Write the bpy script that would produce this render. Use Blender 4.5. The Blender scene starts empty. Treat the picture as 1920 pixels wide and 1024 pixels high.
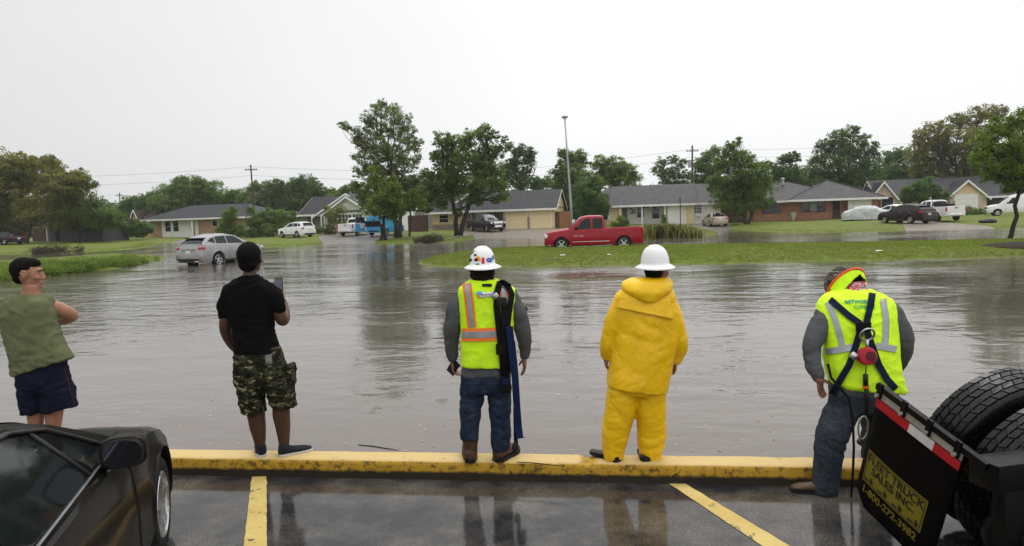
import bpy, bmesh, math, random
import numpy as np
from mathutils import Vector, Matrix, noise, Euler
from mathutils.bvhtree import BVHTree
random.seed(7); RNG = np.random.default_rng(7)
R = math.radians
scene = bpy.context.scene
COL = scene.collection
V = Vector

# ---------------------------------------------------------------- camera
CAM_H = 2.15; FPX = 1280.0; ROLL = 0.0308
PITCH = math.atan(108*math.cos(ROLL)/FPX)
CAM = V((0, 0, CAM_H))
_f = V((0, math.cos(PITCH), -math.sin(PITCH)))
_u0 = V((0, math.sin(PITCH), math.cos(PITCH))); _r0 = V((1, 0, 0))
_r = _r0*math.cos(ROLL) - _u0*math.sin(ROLL)
_u = _u0*math.cos(ROLL) + _r0*math.sin(ROLL)
def ray(px, py): return _f + _r*((px-960)/FPX) + _u*((512-py)/FPX)
def at(px, py, z=0.0):                       # pixel of the photo -> point on the level z
    d = ray(px, py); t = (z-CAM_H)/d.z
    return CAM + d*t
def atd(px, py, Y):                          # pixel -> point at world depth Y
    d = ray(px, py); return CAM + d*(Y/d.y)
def px_of(p):
    d = V(p)-CAM; z = d.dot(_f)
    return (960+FPX*d.dot(_r)/z, 512-FPX*d.dot(_u)/z)
WATER = 0.07; CURB = 0.15

def make_camera():
    cd = bpy.data.cameras.new('camera'); cd.sensor_width = 36; cd.lens = 36*FPX/1920
    cd.clip_start = 0.05; cd.clip_end = 4000
    co = bpy.data.objects.new('camera', cd); COL.objects.link(co)
    m = Matrix((( _r.x, _u.x, -_f.x), (_r.y, _u.y, -_f.y), (_r.z, _u.z, -_f.z))).to_4x4()
    m.translation = CAM; co.matrix_world = m
    scene.camera = co

# ---------------------------------------------------------------- objects
def tag(o, label=None, cat=None, group=None, kind=None):
    if label: o['label'] = label
    if cat: o['category'] = cat
    if group: o['group'] = group
    if kind: o['kind'] = kind
    return o
def empty(name, loc, rz=0, label=None, cat=None, group=None):
    o = bpy.data.objects.new(name, None); COL.objects.link(o); o.empty_display_size = .1
    o.location = loc; o.rotation_euler = (0, 0, rz)
    return tag(o, label, cat, group)
def copy_tree(o, parent=None):
    c = o.copy(); COL.objects.link(c)
    if parent: c.parent = parent; c.matrix_parent_inverse = o.matrix_parent_inverse.copy()
    for ch in list(o.children): copy_tree(ch, c)
    return c
def mesh_obj(name, verts, faces, mats, parent=None, fmat=None, smooth=False):
    me = bpy.data.meshes.new(name); me.from_pydata([tuple(v) for v in verts], [], faces)
    if not isinstance(mats, (list, tuple)): mats = [mats]
    for m in mats: me.materials.append(m)
    if fmat is not None: me.polygons.foreach_set('material_index', fmat)
    if smooth: me.polygons.foreach_set('use_smooth', [True]*len(me.polygons))
    me.update()
    o = bpy.data.objects.new(name, me); COL.objects.link(o)
    if parent: o.parent = parent
    return o
def np_mesh(name, verts, quads, mats, parent=None, fmat=None, smooth=False, n=4):
    me = bpy.data.meshes.new(name)
    verts = np.asarray(verts, np.float32); quads = np.asarray(quads, np.int32)
    me.vertices.add(len(verts)); me.vertices.foreach_set('co', verts.ravel())
    me.loops.add(quads.size); me.loops.foreach_set('vertex_index', quads.ravel())
    nf = len(quads); me.polygons.add(nf)
    me.polygons.foreach_set('loop_start', np.arange(nf, dtype=np.int32)*n)
    if not isinstance(mats, (list, tuple)): mats = [mats]
    for m in mats: me.materials.append(m)
    if fmat is not None: me.polygons.foreach_set('material_index', np.asarray(fmat, np.int32))
    if smooth: me.polygons.foreach_set('use_smooth', np.ones(nf, bool))
    me.update(calc_edges=True); me.validate()
    o = bpy.data.objects.new(name, me); COL.objects.link(o)
    if parent: o.parent = parent
    return o

class MB:
    def __init__(s): s.v = []; s.f = []; s.m = []; s.mi = 0
    def add(s, verts, faces):
        b = len(s.v); s.v += [V(v) for v in verts]
        s.f += [tuple(b+i for i in f) for f in faces]; s.m += [s.mi]*len(faces); return s
    def box(s, c, d, rz=0, M=None):
        x, y, z = d[0]/2, d[1]/2, d[2]/2
        vs = [V((a, b, e)) for e in (-z, z) for a, b in ((-x, -y), (x, -y), (x, y), (-x, y))]
        q = M if M is not None else Matrix.Rotation(rz, 3, 'Z')
        vs = [q@v + V(c) for v in vs]
        return s.add(vs, [(3,2,1,0),(4,5,6,7),(0,1,5,4),(1,2,6,5),(2,3,7,6),(3,0,4,7)])
    def bx(s, x0, x1, y0, y1, z0, z1): return s.box(((x0+x1)/2, (y0+y1)/2, (z0+z1)/2), (x1-x0, y1-y0, z1-z0))
    def rings(s, rings, cap=True, closed=True):
        n = len(rings[0]); vs = [p for r in rings for p in r]; fs = []
        for k in range(len(rings)-1):
            for i in range(n if closed else n-1):
                j = (i+1) % n
                fs.append((k*n+i, k*n+j, (k+1)*n+j, (k+1)*n+i))
        if cap and closed:
            fs.append(tuple(range(n-1, -1, -1))); fs.append(tuple((len(rings)-1)*n+i for i in range(n)))
        return s.add(vs, fs)
    def tube(s, pts, rad, n=8, cap=True, flat=None, up=None):
        pts = [V(p) for p in pts]
        if not isinstance(rad, list): rad = [rad]*len(pts)
        rs = []; a = None
        for k, p in enumerate(pts):
            t = (pts[min(k+1, len(pts)-1)] - pts[max(k-1, 0)])
            t = t.normalized() if t.length > 1e-9 else V((0,0,1))
            if a is None:
                a = V(up) if up else (V((1,0,0)) if abs(t.x) < .8 else V((0,1,0)))
            a = (a - t*a.dot(t)).normalized(); b = t.cross(a)
            r = rad[k]; ra, rb = (r, r) if not isinstance(r, (tuple, list)) else r
            rs.append([p + a*(ra*math.cos(2*math.pi*i/n)) + b*(rb*math.sin(2*math.pi*i/n)) for i in range(n)])
        return s.rings(rs, cap)
    def ell(s, c, r, n=12, m=8, M=None):
        rs = []
        for k in range(m+1):
            ph = -math.pi/2 + math.pi*(k+.0)/m
            cp = max(math.cos(ph), .02)
            ring = []
            for i in range(n):
                t = 2*math.pi*i/n
                v = V((r[0]*cp*math.cos(t), r[1]*cp*math.sin(t), r[2]*math.sin(ph)))
                if M is not None: v = M@v
                ring.append(v+V(c))
            rs.append(ring)
        return s.rings(rs)
    def lathe(s, prof, c=(0,0,0), n=24, M=None, cap=False):
        rs = []
        for r, z in prof:
            ring = [V((r*math.cos(2*math.pi*i/n), r*math.sin(2*math.pi*i/n), z)) for i in range(n)]
            if M is not None: ring = [M@v for v in ring]
            rs.append([v+V(c) for v in ring])
        return s.rings(rs, cap)
    def prism(s, poly, fn, t0, t1):            # poly of (a,b); fn(a,b,t)->point
        n = len(poly); vs = [fn(a, b, t0) for a, b in poly] + [fn(a, b, t1) for a, b in poly]
        fs = [tuple(range(n-1, -1, -1)), tuple(n+i for i in range(n))]
        fs += [(i, (i+1) % n, n+(i+1) % n, n+i) for i in range(n)]
        return s.add(vs, fs)
    def quad(s, a, b, c, d): return s.add([a, b, c, d], [(0, 1, 2, 3)])
    def build(s, name, mats, parent=None, smooth=False):
        o = mesh_obj(name, s.v, s.f, mats, parent, s.m, smooth)
        bm = bmesh.new(); bm.from_mesh(o.data); bmesh.ops.recalc_face_normals(bm, faces=bm.faces); bm.to_mesh(o.data); bm.free()
        return o
def auto_smooth(o, ang=40):
    me = o.data; bm = bmesh.new(); bm.from_mesh(me)
    for f in bm.faces: f.smooth = True
    for e in bm.edges: e.smooth = not (len(e.link_faces) == 2 and e.calc_face_angle(0) > R(ang))
    bm.to_mesh(me); bm.free(); return o
def bevel(o, w=.02, seg=2):
    bm = bmesh.new(); bm.from_mesh(o.data)
    es = [e for e in bm.edges if len(e.link_faces) == 2 and e.calc_face_angle(0) > R(35)]
    bmesh.ops.bevel(bm, geom=es, offset=w, segments=seg, profile=.6, affect='EDGES', clamp_overlap=True)
    bm.to_mesh(o.data); bm.free(); return auto_smooth(o)

# voxel union of everything in a builder, smoothed and wrinkled: cloth and bodies as one skin
def remesh(mb, name, mats, parent=None, vox=.012, smooth=4, disp=None, sf=.5):
    o = mb.build(name, mats, None)
    md = o.modifiers.new('r', 'REMESH'); md.mode = 'VOXEL'; md.voxel_size = vox; md.use_smooth_shade = True
    if smooth: ms = o.modifiers.new('s', 'SMOOTH'); ms.iterations = smooth; ms.factor = sf
    dg = bpy.context.evaluated_depsgraph_get()
    me = bpy.data.meshes.new_from_object(o.evaluated_get(dg)); me.name = name
    old = o.data; o.modifiers.clear(); o.data = me; bpy.data.meshes.remove(old)
    if disp:
        n = len(me.vertices); co = np.empty(n*3); me.vertices.foreach_get('co', co); co = co.reshape(-1, 3)
        no = np.empty(n*3); me.vertices.foreach_get('normal', no); no = no.reshape(-1, 3)
        d = np.array([disp(V(c)) for c in co])
        co = co + no*d[:, None]; me.vertices.foreach_set('co', co.ravel()); me.update()
    me.polygons.foreach_set('use_smooth', [True]*len(me.polygons))
    if not me.materials:
        for m in (mats if isinstance(mats, (list, tuple)) else [mats]): me.materials.append(m)
    if parent: o.parent = parent; o.matrix_parent_inverse = parent_inv(parent)
    return o
def parent_inv(p):
    return (Matrix.Translation(p.location) @ p.rotation_euler.to_matrix().to_4x4()).inverted()
def wparent(o, p): o.parent = p; o.matrix_parent_inverse = parent_inv(p); return o
def bvh_of(*objs):
    vs = []; fs = []
    for o in objs:
        b = len(vs); vs += [v.co.copy() for v in o.data.vertices]
        fs += [tuple(b+i for i in p.vertices) for p in o.data.polygons]
    return BVHTree.FromPolygons(vs, fs)

# ---------------------------------------------------------------- materials
class NT:
    def __init__(s, name):
        s.mat = bpy.data.materials.new(name); s.mat.use_nodes = True
        s.nt = s.mat.node_tree; s.n = s.nt.nodes; s.l = s.nt.links
        s.b = s.n['Principled BSDF']; s.tc = s.n.new('ShaderNodeTexCoord')
    def node(s, t, **kw):
        nd = s.n.new(t)
        for k, v in kw.items():
            if k.startswith('i_'): s.set(nd.inputs[k[2:].replace('_', ' ')], v)
            else: setattr(nd, k, v)
        return nd
    def set(s, inp, v):
        if hasattr(v, 'is_output') or isinstance(v, bpy.types.NodeSocket): s.l.new(v, inp)
        else: inp.default_value = v
    def mapping(s, scale=(1,1,1), rot=(0,0,0), src='Object'):
        m = s.node('ShaderNodeMapping'); s.l.new(s.tc.outputs[src], m.inputs[0])
        m.inputs['Scale'].default_value = scale; m.inputs['Rotation'].default_value = rot
        return m.outputs[0]
    def noise(s, scale, detail=3, vec=None, rough=.5, dist=0):
        nd = s.node('ShaderNodeTexNoise'); nd.inputs['Scale'].default_value = scale; nd.inputs['Detail'].default_value = detail
        nd.inputs['Roughness'].default_value = rough; nd.inputs['Distortion'].default_value = dist
        s.l.new(vec if vec is not None else s.tc.outputs['Object'], nd.inputs['Vector']); return nd.outputs['Fac']
    def ramp(s, fac, stops, interp='LINEAR'):
        nd = s.node('ShaderNodeValToRGB'); s.l.new(fac, nd.inputs[0]); cr = nd.color_ramp; cr.interpolation = interp
        while len(cr.elements) < len(stops): cr.elements.new(.5)
        for e, (p, c) in zip(cr.elements, stops):
            e.position = p; e.color = (c, c, c, 1) if isinstance(c, (int, float)) else (*c[:3], 1)
        return nd.outputs[0]
    def mix(s, fac, a, b, mode='MIX'):
        nd = s.node('ShaderNodeMix', data_type='RGBA', blend_type=mode)
        for i, v in ((0, fac), (6, a), (7, b)):
            if isinstance(v, tuple): nd.inputs[i].default_value = (*v[:3], 1)
            else: s.set(nd.inputs[i], v)
        return nd.outputs[2]
    def math(s, op, a, b=0.0, c=None):
        nd = s.node('ShaderNodeMath', operation=op); s.set(nd.inputs[0], a); s.set(nd.inputs[1], b)
        if c is not None: s.set(nd.inputs[2], c)
        return nd.outputs[0]
    def bump(s, h, strength=.3, dist=.01, nrm=None):
        nd = s.node('ShaderNodeBump'); nd.inputs['Strength'].default_value = strength; nd.inputs['Distance'].default_value = dist
        s.l.new(h, nd.inputs['Height'])
        if nrm is not None: s.l.new(nrm, nd.inputs['Normal'])
        return nd.outputs[0]
    def out(s, color=None, rough=None, normal=None, metal=None, spec=None, **kw):
        b = s.b
        if color is not None:
            if isinstance(color, tuple): b.inputs['Base Color'].default_value = (*color[:3], 1)
            else: s.l.new(color, b.inputs['Base Color'])
        if rough is not None: s.set(b.inputs['Roughness'], rough)
        if metal is not None: s.set(b.inputs['Metallic'], metal)
        if normal is not None: s.l.new(normal, b.inputs['Normal'])
        if spec is not None: s.set(b.inputs['Specular IOR Level'], spec)
        for k, v in kw.items(): s.set(b.inputs[k.replace('_', ' ')], v)
        return s.mat
MATS = {}
def M(name, c, rough=.6, metal=0, var=.15, vs=3.0, bs=40, bump=.15, bd=.003, spec=.22, coat=None):
    if name in MATS: return MATS[name]
    t = NT(name)
    f = t.noise(vs, 4, rough=.6)
    k = t.ramp(f, [(.25, 1-var), (.75, 1+var*.6)])
    col = t.mix(1.0, tuple(c), k, 'MULTIPLY')
    rr = t.ramp(t.noise(vs*4, 3), [(.3, max(0, rough-.06)), (.7, min(1, rough+.06))])
    nb = t.bump(t.noise(bs, 3), bump, bd) if bump else None
    kw = {}
    if coat: kw = dict(Coat_Weight=coat, Coat_Roughness=.04)
    MATS[name] = t.out(col, rr, nb, metal, spec, **kw); return MATS[name]
# ---------------------------------------------------------------- sky and light
SUN_EL, SUN_AZ = 58, 20
def make_world():
    w = bpy.data.worlds.new('World'); scene.world = w; w.use_nodes = True
    nt = w.node_tree; n = nt.nodes; l = nt.links; bg = n['Background']
    sky = n.new('ShaderNodeTexSky'); sky.sky_type = 'NISHITA'; sky.sun_disc = False
    sky.sun_elevation = R(SUN_EL); sky.sun_rotation = R(SUN_AZ); sky.dust_density = 6; sky.air_density = 2
    hs = n.new('ShaderNodeHueSaturation'); hs.inputs['Saturation'].default_value = .12; hs.inputs['Value'].default_value = .4
    l.new(sky.outputs[0], hs.inputs['Color'])
    tc = n.new('ShaderNodeTexCoord'); sx = n.new('ShaderNodeSeparateXYZ'); l.new(tc.outputs['Generated'], sx.inputs[0])
    cr = n.new('ShaderNodeValToRGB'); l.new(sx.outputs['Z'], cr.inputs[0]); e = cr.color_ramp.elements
    e[0].position = 0; e[0].color = (.97, .98, .985, 1); e[1].position = 1; e[1].color = (2.1, 2.12, 2.16, 1)
    a = e.new(.12); a.color = (1.05, 1.055, 1.06, 1); a = e.new(.42); a.color = (1.08, 1.085, 1.09, 1)
    # soft cloud cover, a shade darker to the west
    nz = n.new('ShaderNodeTexNoise'); nz.inputs['Scale'].default_value = 1.6; nz.inputs['Detail'].default_value = 4
    l.new(tc.outputs['Generated'], nz.inputs['Vector'])
    nr = n.new('ShaderNodeMapRange'); l.new(nz.outputs['Fac'], nr.inputs[0]); nr.inputs[1].default_value = .3; nr.inputs[2].default_value = .7
    nr.inputs[3].default_value = .96; nr.inputs[4].default_value = 1.04
    wr = n.new('ShaderNodeMapRange'); l.new(sx.outputs['X'], wr.inputs[0]); wr.inputs[1].default_value = -.7; wr.inputs[2].default_value = .1
    wr.inputs[3].default_value = .76; wr.inputs[4].default_value = 1.02
    m1 = n.new('ShaderNodeMath'); m1.operation = 'MULTIPLY'; l.new(nr.outputs[0], m1.inputs[0]); l.new(wr.outputs[0], m1.inputs[1])
    vm = n.new('ShaderNodeVectorMath'); vm.operation = 'SCALE'; l.new(cr.outputs[0], vm.inputs[0]); l.new(m1.outputs[0], vm.inputs['Scale'])
    v10 = n.new('ShaderNodeVectorMath'); v10.operation = 'SCALE'; l.new(vm.outputs[0], v10.inputs[0]); v10.inputs['Scale'].default_value = 10
    mx = n.new('ShaderNodeMix'); mx.data_type = 'RGBA'; mx.inputs[0].default_value = .94
    l.new(hs.outputs[0], mx.inputs[6]); l.new(v10.outputs[0], mx.inputs[7])
    l.new(mx.outputs[2], bg.inputs['Color']); bg.inputs['Strength'].default_value = .1
    sd = bpy.data.lights.new('sun', 'SUN'); sd.energy = .8; sd.angle = R(25); sd.color = (1, .97, .92)
    so = bpy.data.objects.new('sun', sd); COL.objects.link(so)
    d = V((math.sin(R(SUN_AZ))*math.cos(R(SUN_EL)), math.cos(R(SUN_AZ))*math.cos(R(SUN_EL)), math.sin(R(SUN_EL))))
    so.rotation_euler = d.to_track_quat('Z', 'Y').to_euler()
    vs = scene.view_settings; vs.view_transform = 'Standard'; vs.look = 'None'; vs.exposure = 0; vs.gamma = 1

# ---------------------------------------------------------------- land outlines (read off the water's edge)
def poly_at(pts, z=WATER): return [at(x, y, z).xy for x, y in pts]
FAR = poly_at([(-500,500),(0,478),(60,476),(130,474),(200,470),(255,467),(285,461),(300,456),(345,455),(400,461),(500,464),(560,462),
  (612,459),(640,457),(690,457),(760,456),(860,453),(890,449),(910,447),(1050,446),(1110,447),(1180,446),(1270,443),(1345,440),
  (1362,431),(1378,430),(1400,433),(1450,436),(1560,436),(1680,433),(1760,431),(1800,431),(1860,429),(1920,427),(2400,415)])
FAR = [V((-260, FAR[0].y+20))] + FAR + [V((260, FAR[-1].y)), V((400, 900)), V((-400, 900))]
MED = poly_at([(786,491),(790,496),(830,500),(900,501),(1000,500.5),(1200,497),(1400,493.5),(1600,489),(1760,486),(1920,482),(2400,468),
  (2400,440),(1920,452.5),(1700,456),(1500,459),(1350,461.5),(1200,463),(1000,466),(921,468),(860,474),(812,482)])
BANK = poly_at([(-400,548),(0,528),(60,520),(140,512),(220,503.5),(250,497),(280,490),(303,487),(300,481),(230,480),(160,485),(90,490),(0,495),(-400,512)])
def sdist(P, poly):                               # signed distance, + inside
    P = np.asarray(P, float); x = P[:, 0]; y = P[:, 1]; ins = np.zeros(len(P), bool); dm = np.full(len(P), 1e9)
    n = len(poly)
    for i in range(n):
        ax, ay = poly[i]; bx, by = poly[(i+1) % n]
        dx, dy = bx-ax, by-ay
        t = np.clip(((x-ax)*dx+(y-ay)*dy)/(dx*dx+dy*dy+1e-12), 0, 1)
        dm = np.minimum(dm, (x-ax-t*dx)**2+(y-ay-t*dy)**2)
        if dy != 0:
            c = ((ay > y) != (by > y)) & (x < (bx-ax)*(y-ay)/(dy)+ax); ins ^= c
    d = np.sqrt(dm); return np.where(ins, d, -d)
def wob(x, y, s, a): return a*(np.sin(x*s+1.3*np.sin(y*s*.7))+np.sin(y*s*1.31+1.7*np.cos(x*s*.53)))*.5
def heights(P):
    P = np.asarray(P, float); x, y = P[:, 0], P[:, 1]
    def prof(d, top, edge, slope):
        w = wob(x, y, 1.9, .16)+wob(x, y, 4.1, .08)
        d = d+w
        return np.where(d < 0, np.maximum(-.3, d*.12), edge*(1-np.exp(-np.maximum(d, 0)/.5))+np.minimum(np.maximum(d, 0)*slope, top-edge))
    h = np.maximum(prof(sdist(P, FAR), .55, .10, .026), prof(sdist(P, MED), .24, .13, .035))
    h = np.maximum(h, prof(sdist(P, BANK), .30, .16, .08))
    return WATER + h + np.where(h > .1, wob(x, y, .55, .03), 0)
def H(x, y): return float(heights([(x, y)])[0])
def on_ground(px, py):                            # pixel -> point on the terrain
    z = .3
    for _ in range(12):
        p = at(px, py, z); z = .5*z+.5*max(H(p.x, p.y), WATER)
    p = at(px, py, z); return V((p.x, p.y, z))

def grass_mat():
    t = NT('lawn grass')
    a = t.noise(.22, 5, rough=.65); b = t.noise(2.2, 5, rough=.7); c = t.noise(28, 3, rough=.7)
    g = t.ramp(b, [(.3, (.095,.135,.016)), (.5, (.140,.190,.024)), (.72, (.20,.25,.040))])
    y = t.mix(t.ramp(a, [(.42, 0.), (.62, .75)]), g, (.16,.16,.05))
    d = t.mix(t.ramp(t.noise(.9, 6, rough=.8), [(.56, 0.), (.70, .8)]), y, (.075,.062,.03))
    e = t.mix(1., d, t.ramp(c, [(.3, .62), (.7, 1.25)]), 'MULTIPLY')
    return t.out(e, .75, t.bump(c, .9, .05), spec=.10)
def muddy_water():
    t = NT('flood water')
    g = t.node('ShaderNodeNewGeometry'); mp = t.node('ShaderNodeMapping'); t.l.new(g.outputs['Position'], mp.inputs[0])
    mp.inputs['Rotation'].default_value = (0, 0, R(9))
    mp2 = t.node('ShaderNodeMapping'); t.l.new(mp.outputs[0], mp2.inputs[0]); mp2.inputs['Scale'].default_value = (.62, 1.15, 1)
    mp3 = t.node('ShaderNodeMapping'); t.l.new(g.outputs['Position'], mp3.inputs[0]); mp3.inputs['Rotation'].default_value = (0, 0, R(-24)); 
    mp4 = t.node('ShaderNodeMapping'); t.l.new(mp3.outputs[0], mp4.inputs[0]); mp4.inputs['Scale'].default_value = (.5, 1.3, 1)
    swell = t.noise(1.3, 2, mp2.outputs[0], dist=.4); rip = t.noise(3.4, 3, mp2.outputs[0], .55, dist=.6); rip2 = t.noise(7.5, 2, mp4.outputs[0], .5, dist=.3)
    # calm sheltered patches against wind-ruffled ones
    calm = t.ramp(t.noise(.16, 2, mp2.outputs[0]), [(.40, .25), (.60, 1.)])
    sy = t.node('ShaderNodeSeparateXYZ'); t.l.new(g.outputs['Position'], sy.inputs[0])
    near = t.node('ShaderNodeMapRange'); t.l.new(sy.outputs['Y'], near.inputs[0]); near.inputs[1].default_value = 6; near.inputs[2].default_value = 24; near.inputs[3].default_value = .3; near.inputs[4].default_value = .62
    k = t.math('MULTIPLY', calm, near.outputs[0])
    hgt = t.math('ADD', t.math('MULTIPLY', swell, 1.1), t.math('ADD', t.math('MULTIPLY', rip, .42), t.math('MULTIPLY', rip2, .14)))
    hgt = t.math('MULTIPLY', hgt, k)
    # rings where drops fell
    for (px, py, r0, amp) in ((742, 740, .22, .10), (830, 752, .13, .06), (700, 770, .2, .04), (250, 640, .2, .04), (560, 610, .14, .04)):
        c = at(px, py, WATER)
        dn = t.node('ShaderNodeVectorMath', operation='DISTANCE'); t.l.new(g.outputs['Position'], dn.inputs[0]); dn.inputs[1].default_value = c
        d = dn.outputs['Value']
        wv = t.math('SINE', t.math('MULTIPLY', d, 95.0 if r0 > .15 else 120.))
        en = t.math('SUBTRACT', 1.0, t.math('DIVIDE', d, r0)); en = t.math('MAXIMUM', en, 0.)
        hgt = t.math('ADD', hgt, t.math('MULTIPLY', t.math('MULTIPLY', wv, en), amp*.5))
    col = t.ramp(t.noise(.35, 4, mp2.outputs[0]), [(.3, (.078,.066,.053)), (.7, (.108,.092,.076))])
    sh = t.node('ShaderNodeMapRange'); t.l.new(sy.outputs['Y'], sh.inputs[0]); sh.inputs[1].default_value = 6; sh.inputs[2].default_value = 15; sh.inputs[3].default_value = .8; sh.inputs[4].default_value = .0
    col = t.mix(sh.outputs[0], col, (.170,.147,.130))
    nb = t.bump(hgt, 1.0, .085)
    return t.out(col, .045, nb, spec=.5, IOR=1.333)
def asphalt():
    t = NT('wet asphalt')
    g = t.noise(135, 2, rough=.75); g2 = t.noise(60, 3, rough=.8); big = t.noise(.95, 5, rough=.66); mid = t.noise(5, 5, rough=.75)
    bare = t.ramp(t.math('ADD', t.math('MULTIPLY', big, .75), t.math('MULTIPLY', mid, .25)), [(.42, .06), (.50, .40), (.61, 1.)])     # where the stones show through the film
    st = t.ramp(g, [(.45, 0.), (.57, 1.)]); st = t.math('MULTIPLY', st, t.ramp(g2, [(.35, .35), (.6, 1.)]))
    col = t.mix(t.math('MULTIPLY', st, bare), t.mix(bare, (.016,.017,.020), (.034,.031,.029)), (.26,.23,.19))
    cr = t.node('ShaderNodeTexVoronoi', feature='DISTANCE_TO_EDGE'); cr.inputs['Scale'].default_value = .55; t.l.new(t.mapping((1,1,1)), cr.inputs['Vector'])
    b1 = t.bump(g, .35, .003); b2 = t.bump(mid, .22, .006, t.bump(g, .10, .0012))
    t.out(col, .7, b1, spec=.0, Coat_Weight=1., Coat_Roughness=.035, Coat_IOR=1.34)
    t.l.new(b2, t.b.inputs['Coat Normal']); return t.mat
def yellow_paint(name, worn=.5, z=None):
    t = NT(name)
    n1 = t.noise(7, 6, rough=.75); n2 = t.noise(38, 4, rough=.7)
    c = t.ramp(t.noise(2.5, 3), [(.3, (.50,.36,.10)), (.7, (.62,.48,.18))])
    c = t.mix(t.ramp(n2, [(.56, 0.), (.68, .45)]), c, (.25,.16,.04))
    c = t.mix(t.ramp(n1, [(worn, 0.), (worn+.05, .85)]), c, (.05,.045,.04))
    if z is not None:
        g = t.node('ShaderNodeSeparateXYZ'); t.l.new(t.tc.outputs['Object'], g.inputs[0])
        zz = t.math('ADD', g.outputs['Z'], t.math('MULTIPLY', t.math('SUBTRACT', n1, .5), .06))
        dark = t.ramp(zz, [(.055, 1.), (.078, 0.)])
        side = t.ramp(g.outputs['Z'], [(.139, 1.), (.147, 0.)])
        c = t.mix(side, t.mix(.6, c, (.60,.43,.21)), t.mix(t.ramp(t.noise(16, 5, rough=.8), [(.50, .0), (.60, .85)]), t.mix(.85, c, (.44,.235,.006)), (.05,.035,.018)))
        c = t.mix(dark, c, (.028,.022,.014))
    return t.out(c, .6, t.bump(n2, .5, .004), spec=.12)

def make_ground():
    # the terrain, one sheet out to the horizon
    xs = np.concatenate([-np.geomspace(1600, 76, 14), np.arange(-75, 75, .6), np.geomspace(76, 1600, 14)])
    ys = np.concatenate([np.arange(8.5, 30, .7), np.arange(30, 62, .32), np.arange(62, 92, .8), np.geomspace(93, 2500, 22)])
    X, Y = np.meshgrid(xs, ys); P = np.stack([X.ravel(), Y.ravel()], 1); Z = heights(P)
    vs = np.column_stack([P, Z]); nx, ny = len(xs), len(ys)
    i, j = np.meshgrid(np.arange(nx-1), np.arange(ny-1)); a = (j*nx+i).ravel()
    q = np.column_stack([a, a+1, a+nx+1, a+nx])
    gr = grass_mat()
    tag(np_mesh('ground', vs, q, gr, smooth=True), kind='structure')
    # road bed below the flood, and the water
    A, B = at(320, 842, CURB), at(1500, 857, CURB); d = (B-A).normalized(); d.z = 0; d.normalize()
    nrm = V((-d.y, d.x, 0)); P0 = V((0, A.y - A.x*d.y/d.x, 0))
    def cv(s, t, z): return P0 + d*s + nrm*t + V((0, 0, z))
    W = []; F = []
    ss = [-1500, -300, -60, 60, 300, 1500]; ts = [-.05, 10, 60, 300, 2400]
    for t_ in ts:
        for s_ in ss: p = cv(s_, t_, 0); W.append((p.x, p.y, WATER))
    for b in range(len(ts)-1):
        for a_ in range(len(ss)-1): k = b*len(ss)+a_; F.append((k, k+1, k+len(ss)+1, k+len(ss)))
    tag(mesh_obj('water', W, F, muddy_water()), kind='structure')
    # parking lot
    m = MB(); m.add([cv(-40, -.12, 0), cv(40, -.12, 0), cv(40, -16, 0), cv(-40, -16, 0)], [(3, 2, 1, 0)])
    tag(m.build('parking_lot', asphalt()), kind='structure')
    # kerb: rounded front, long cast segments
    prof = [(0, -.2), (0, .146), (-.012, .152), (-.15, .152), (-.196, .149), (-.212, .140), (-.218, .115), (-.228, .0), (-.232, -.02)]
    seg = []; m = MB(); ns = 520; L = 26.0
    for k in range(ns+1):
        s_ = -L + 2*L*k/ns
        j = min(abs(((s_-.62) % 3.05)), 3.05-abs(((s_-.62) % 3.05)))
        gap = -.022 if j < .028 else 0
        ring = []
        for (t_, z_) in prof:
            nz = noise.noise(V((s_*3, t_*14, z_*14)))*.007 + noise.noise(V((s_*14, t_*30, z_*30)))*.005
            if noise.noise(V((s_*1.7, 5, 0))) > .42 and z_ > .1 and t_ < -.16: nz -= .014
            p = cv(s_, t_+(nz*.8 if t_ < -.1 else 0), z_+(gap if z_ > .05 else 0)+(nz*.5 if z_ > .1 else 0)); ring.append(p)
        seg.append(ring)
    m.rings(seg, cap=False, closed=False)
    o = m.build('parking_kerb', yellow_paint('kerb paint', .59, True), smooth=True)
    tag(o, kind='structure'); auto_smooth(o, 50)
    # bay lines
    ym = yellow_paint('line paint', .58)
    for k, (a, b, c, e) in enumerate((((472,894),(500,893),(500,1024),(457,1024)), ((1243,899),(1270,898),(1482,1024),(1430,1024)))):
        A0, B0, C0, D0 = [at(*p, .004) for p in (a, b, c, e)]
        D0 = A0+(D0-A0)*2.2; C0 = B0+(C0-B0)*2.2
        m = MB(); n = 60; L1 = []; L2 = []
        for i_ in range(n+1):
            f = i_/n; j1 = noise.noise(V((f*30, k, 0)))*.008; j2 = noise.noise(V((f*30, k, 9)))*.008
            p = A0.lerp(D0, f); q_ = B0.lerp(C0, f); w = (q_-p).normalized()
            L1.append(p+w*j1); L2.append(q_+w*j2)
        m.rings([[a_, b_] for a_, b_ in zip(L1, L2)], cap=False, closed=False)
        tag(m.build('bay_line', ym), kind='structure')
    return cv

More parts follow.
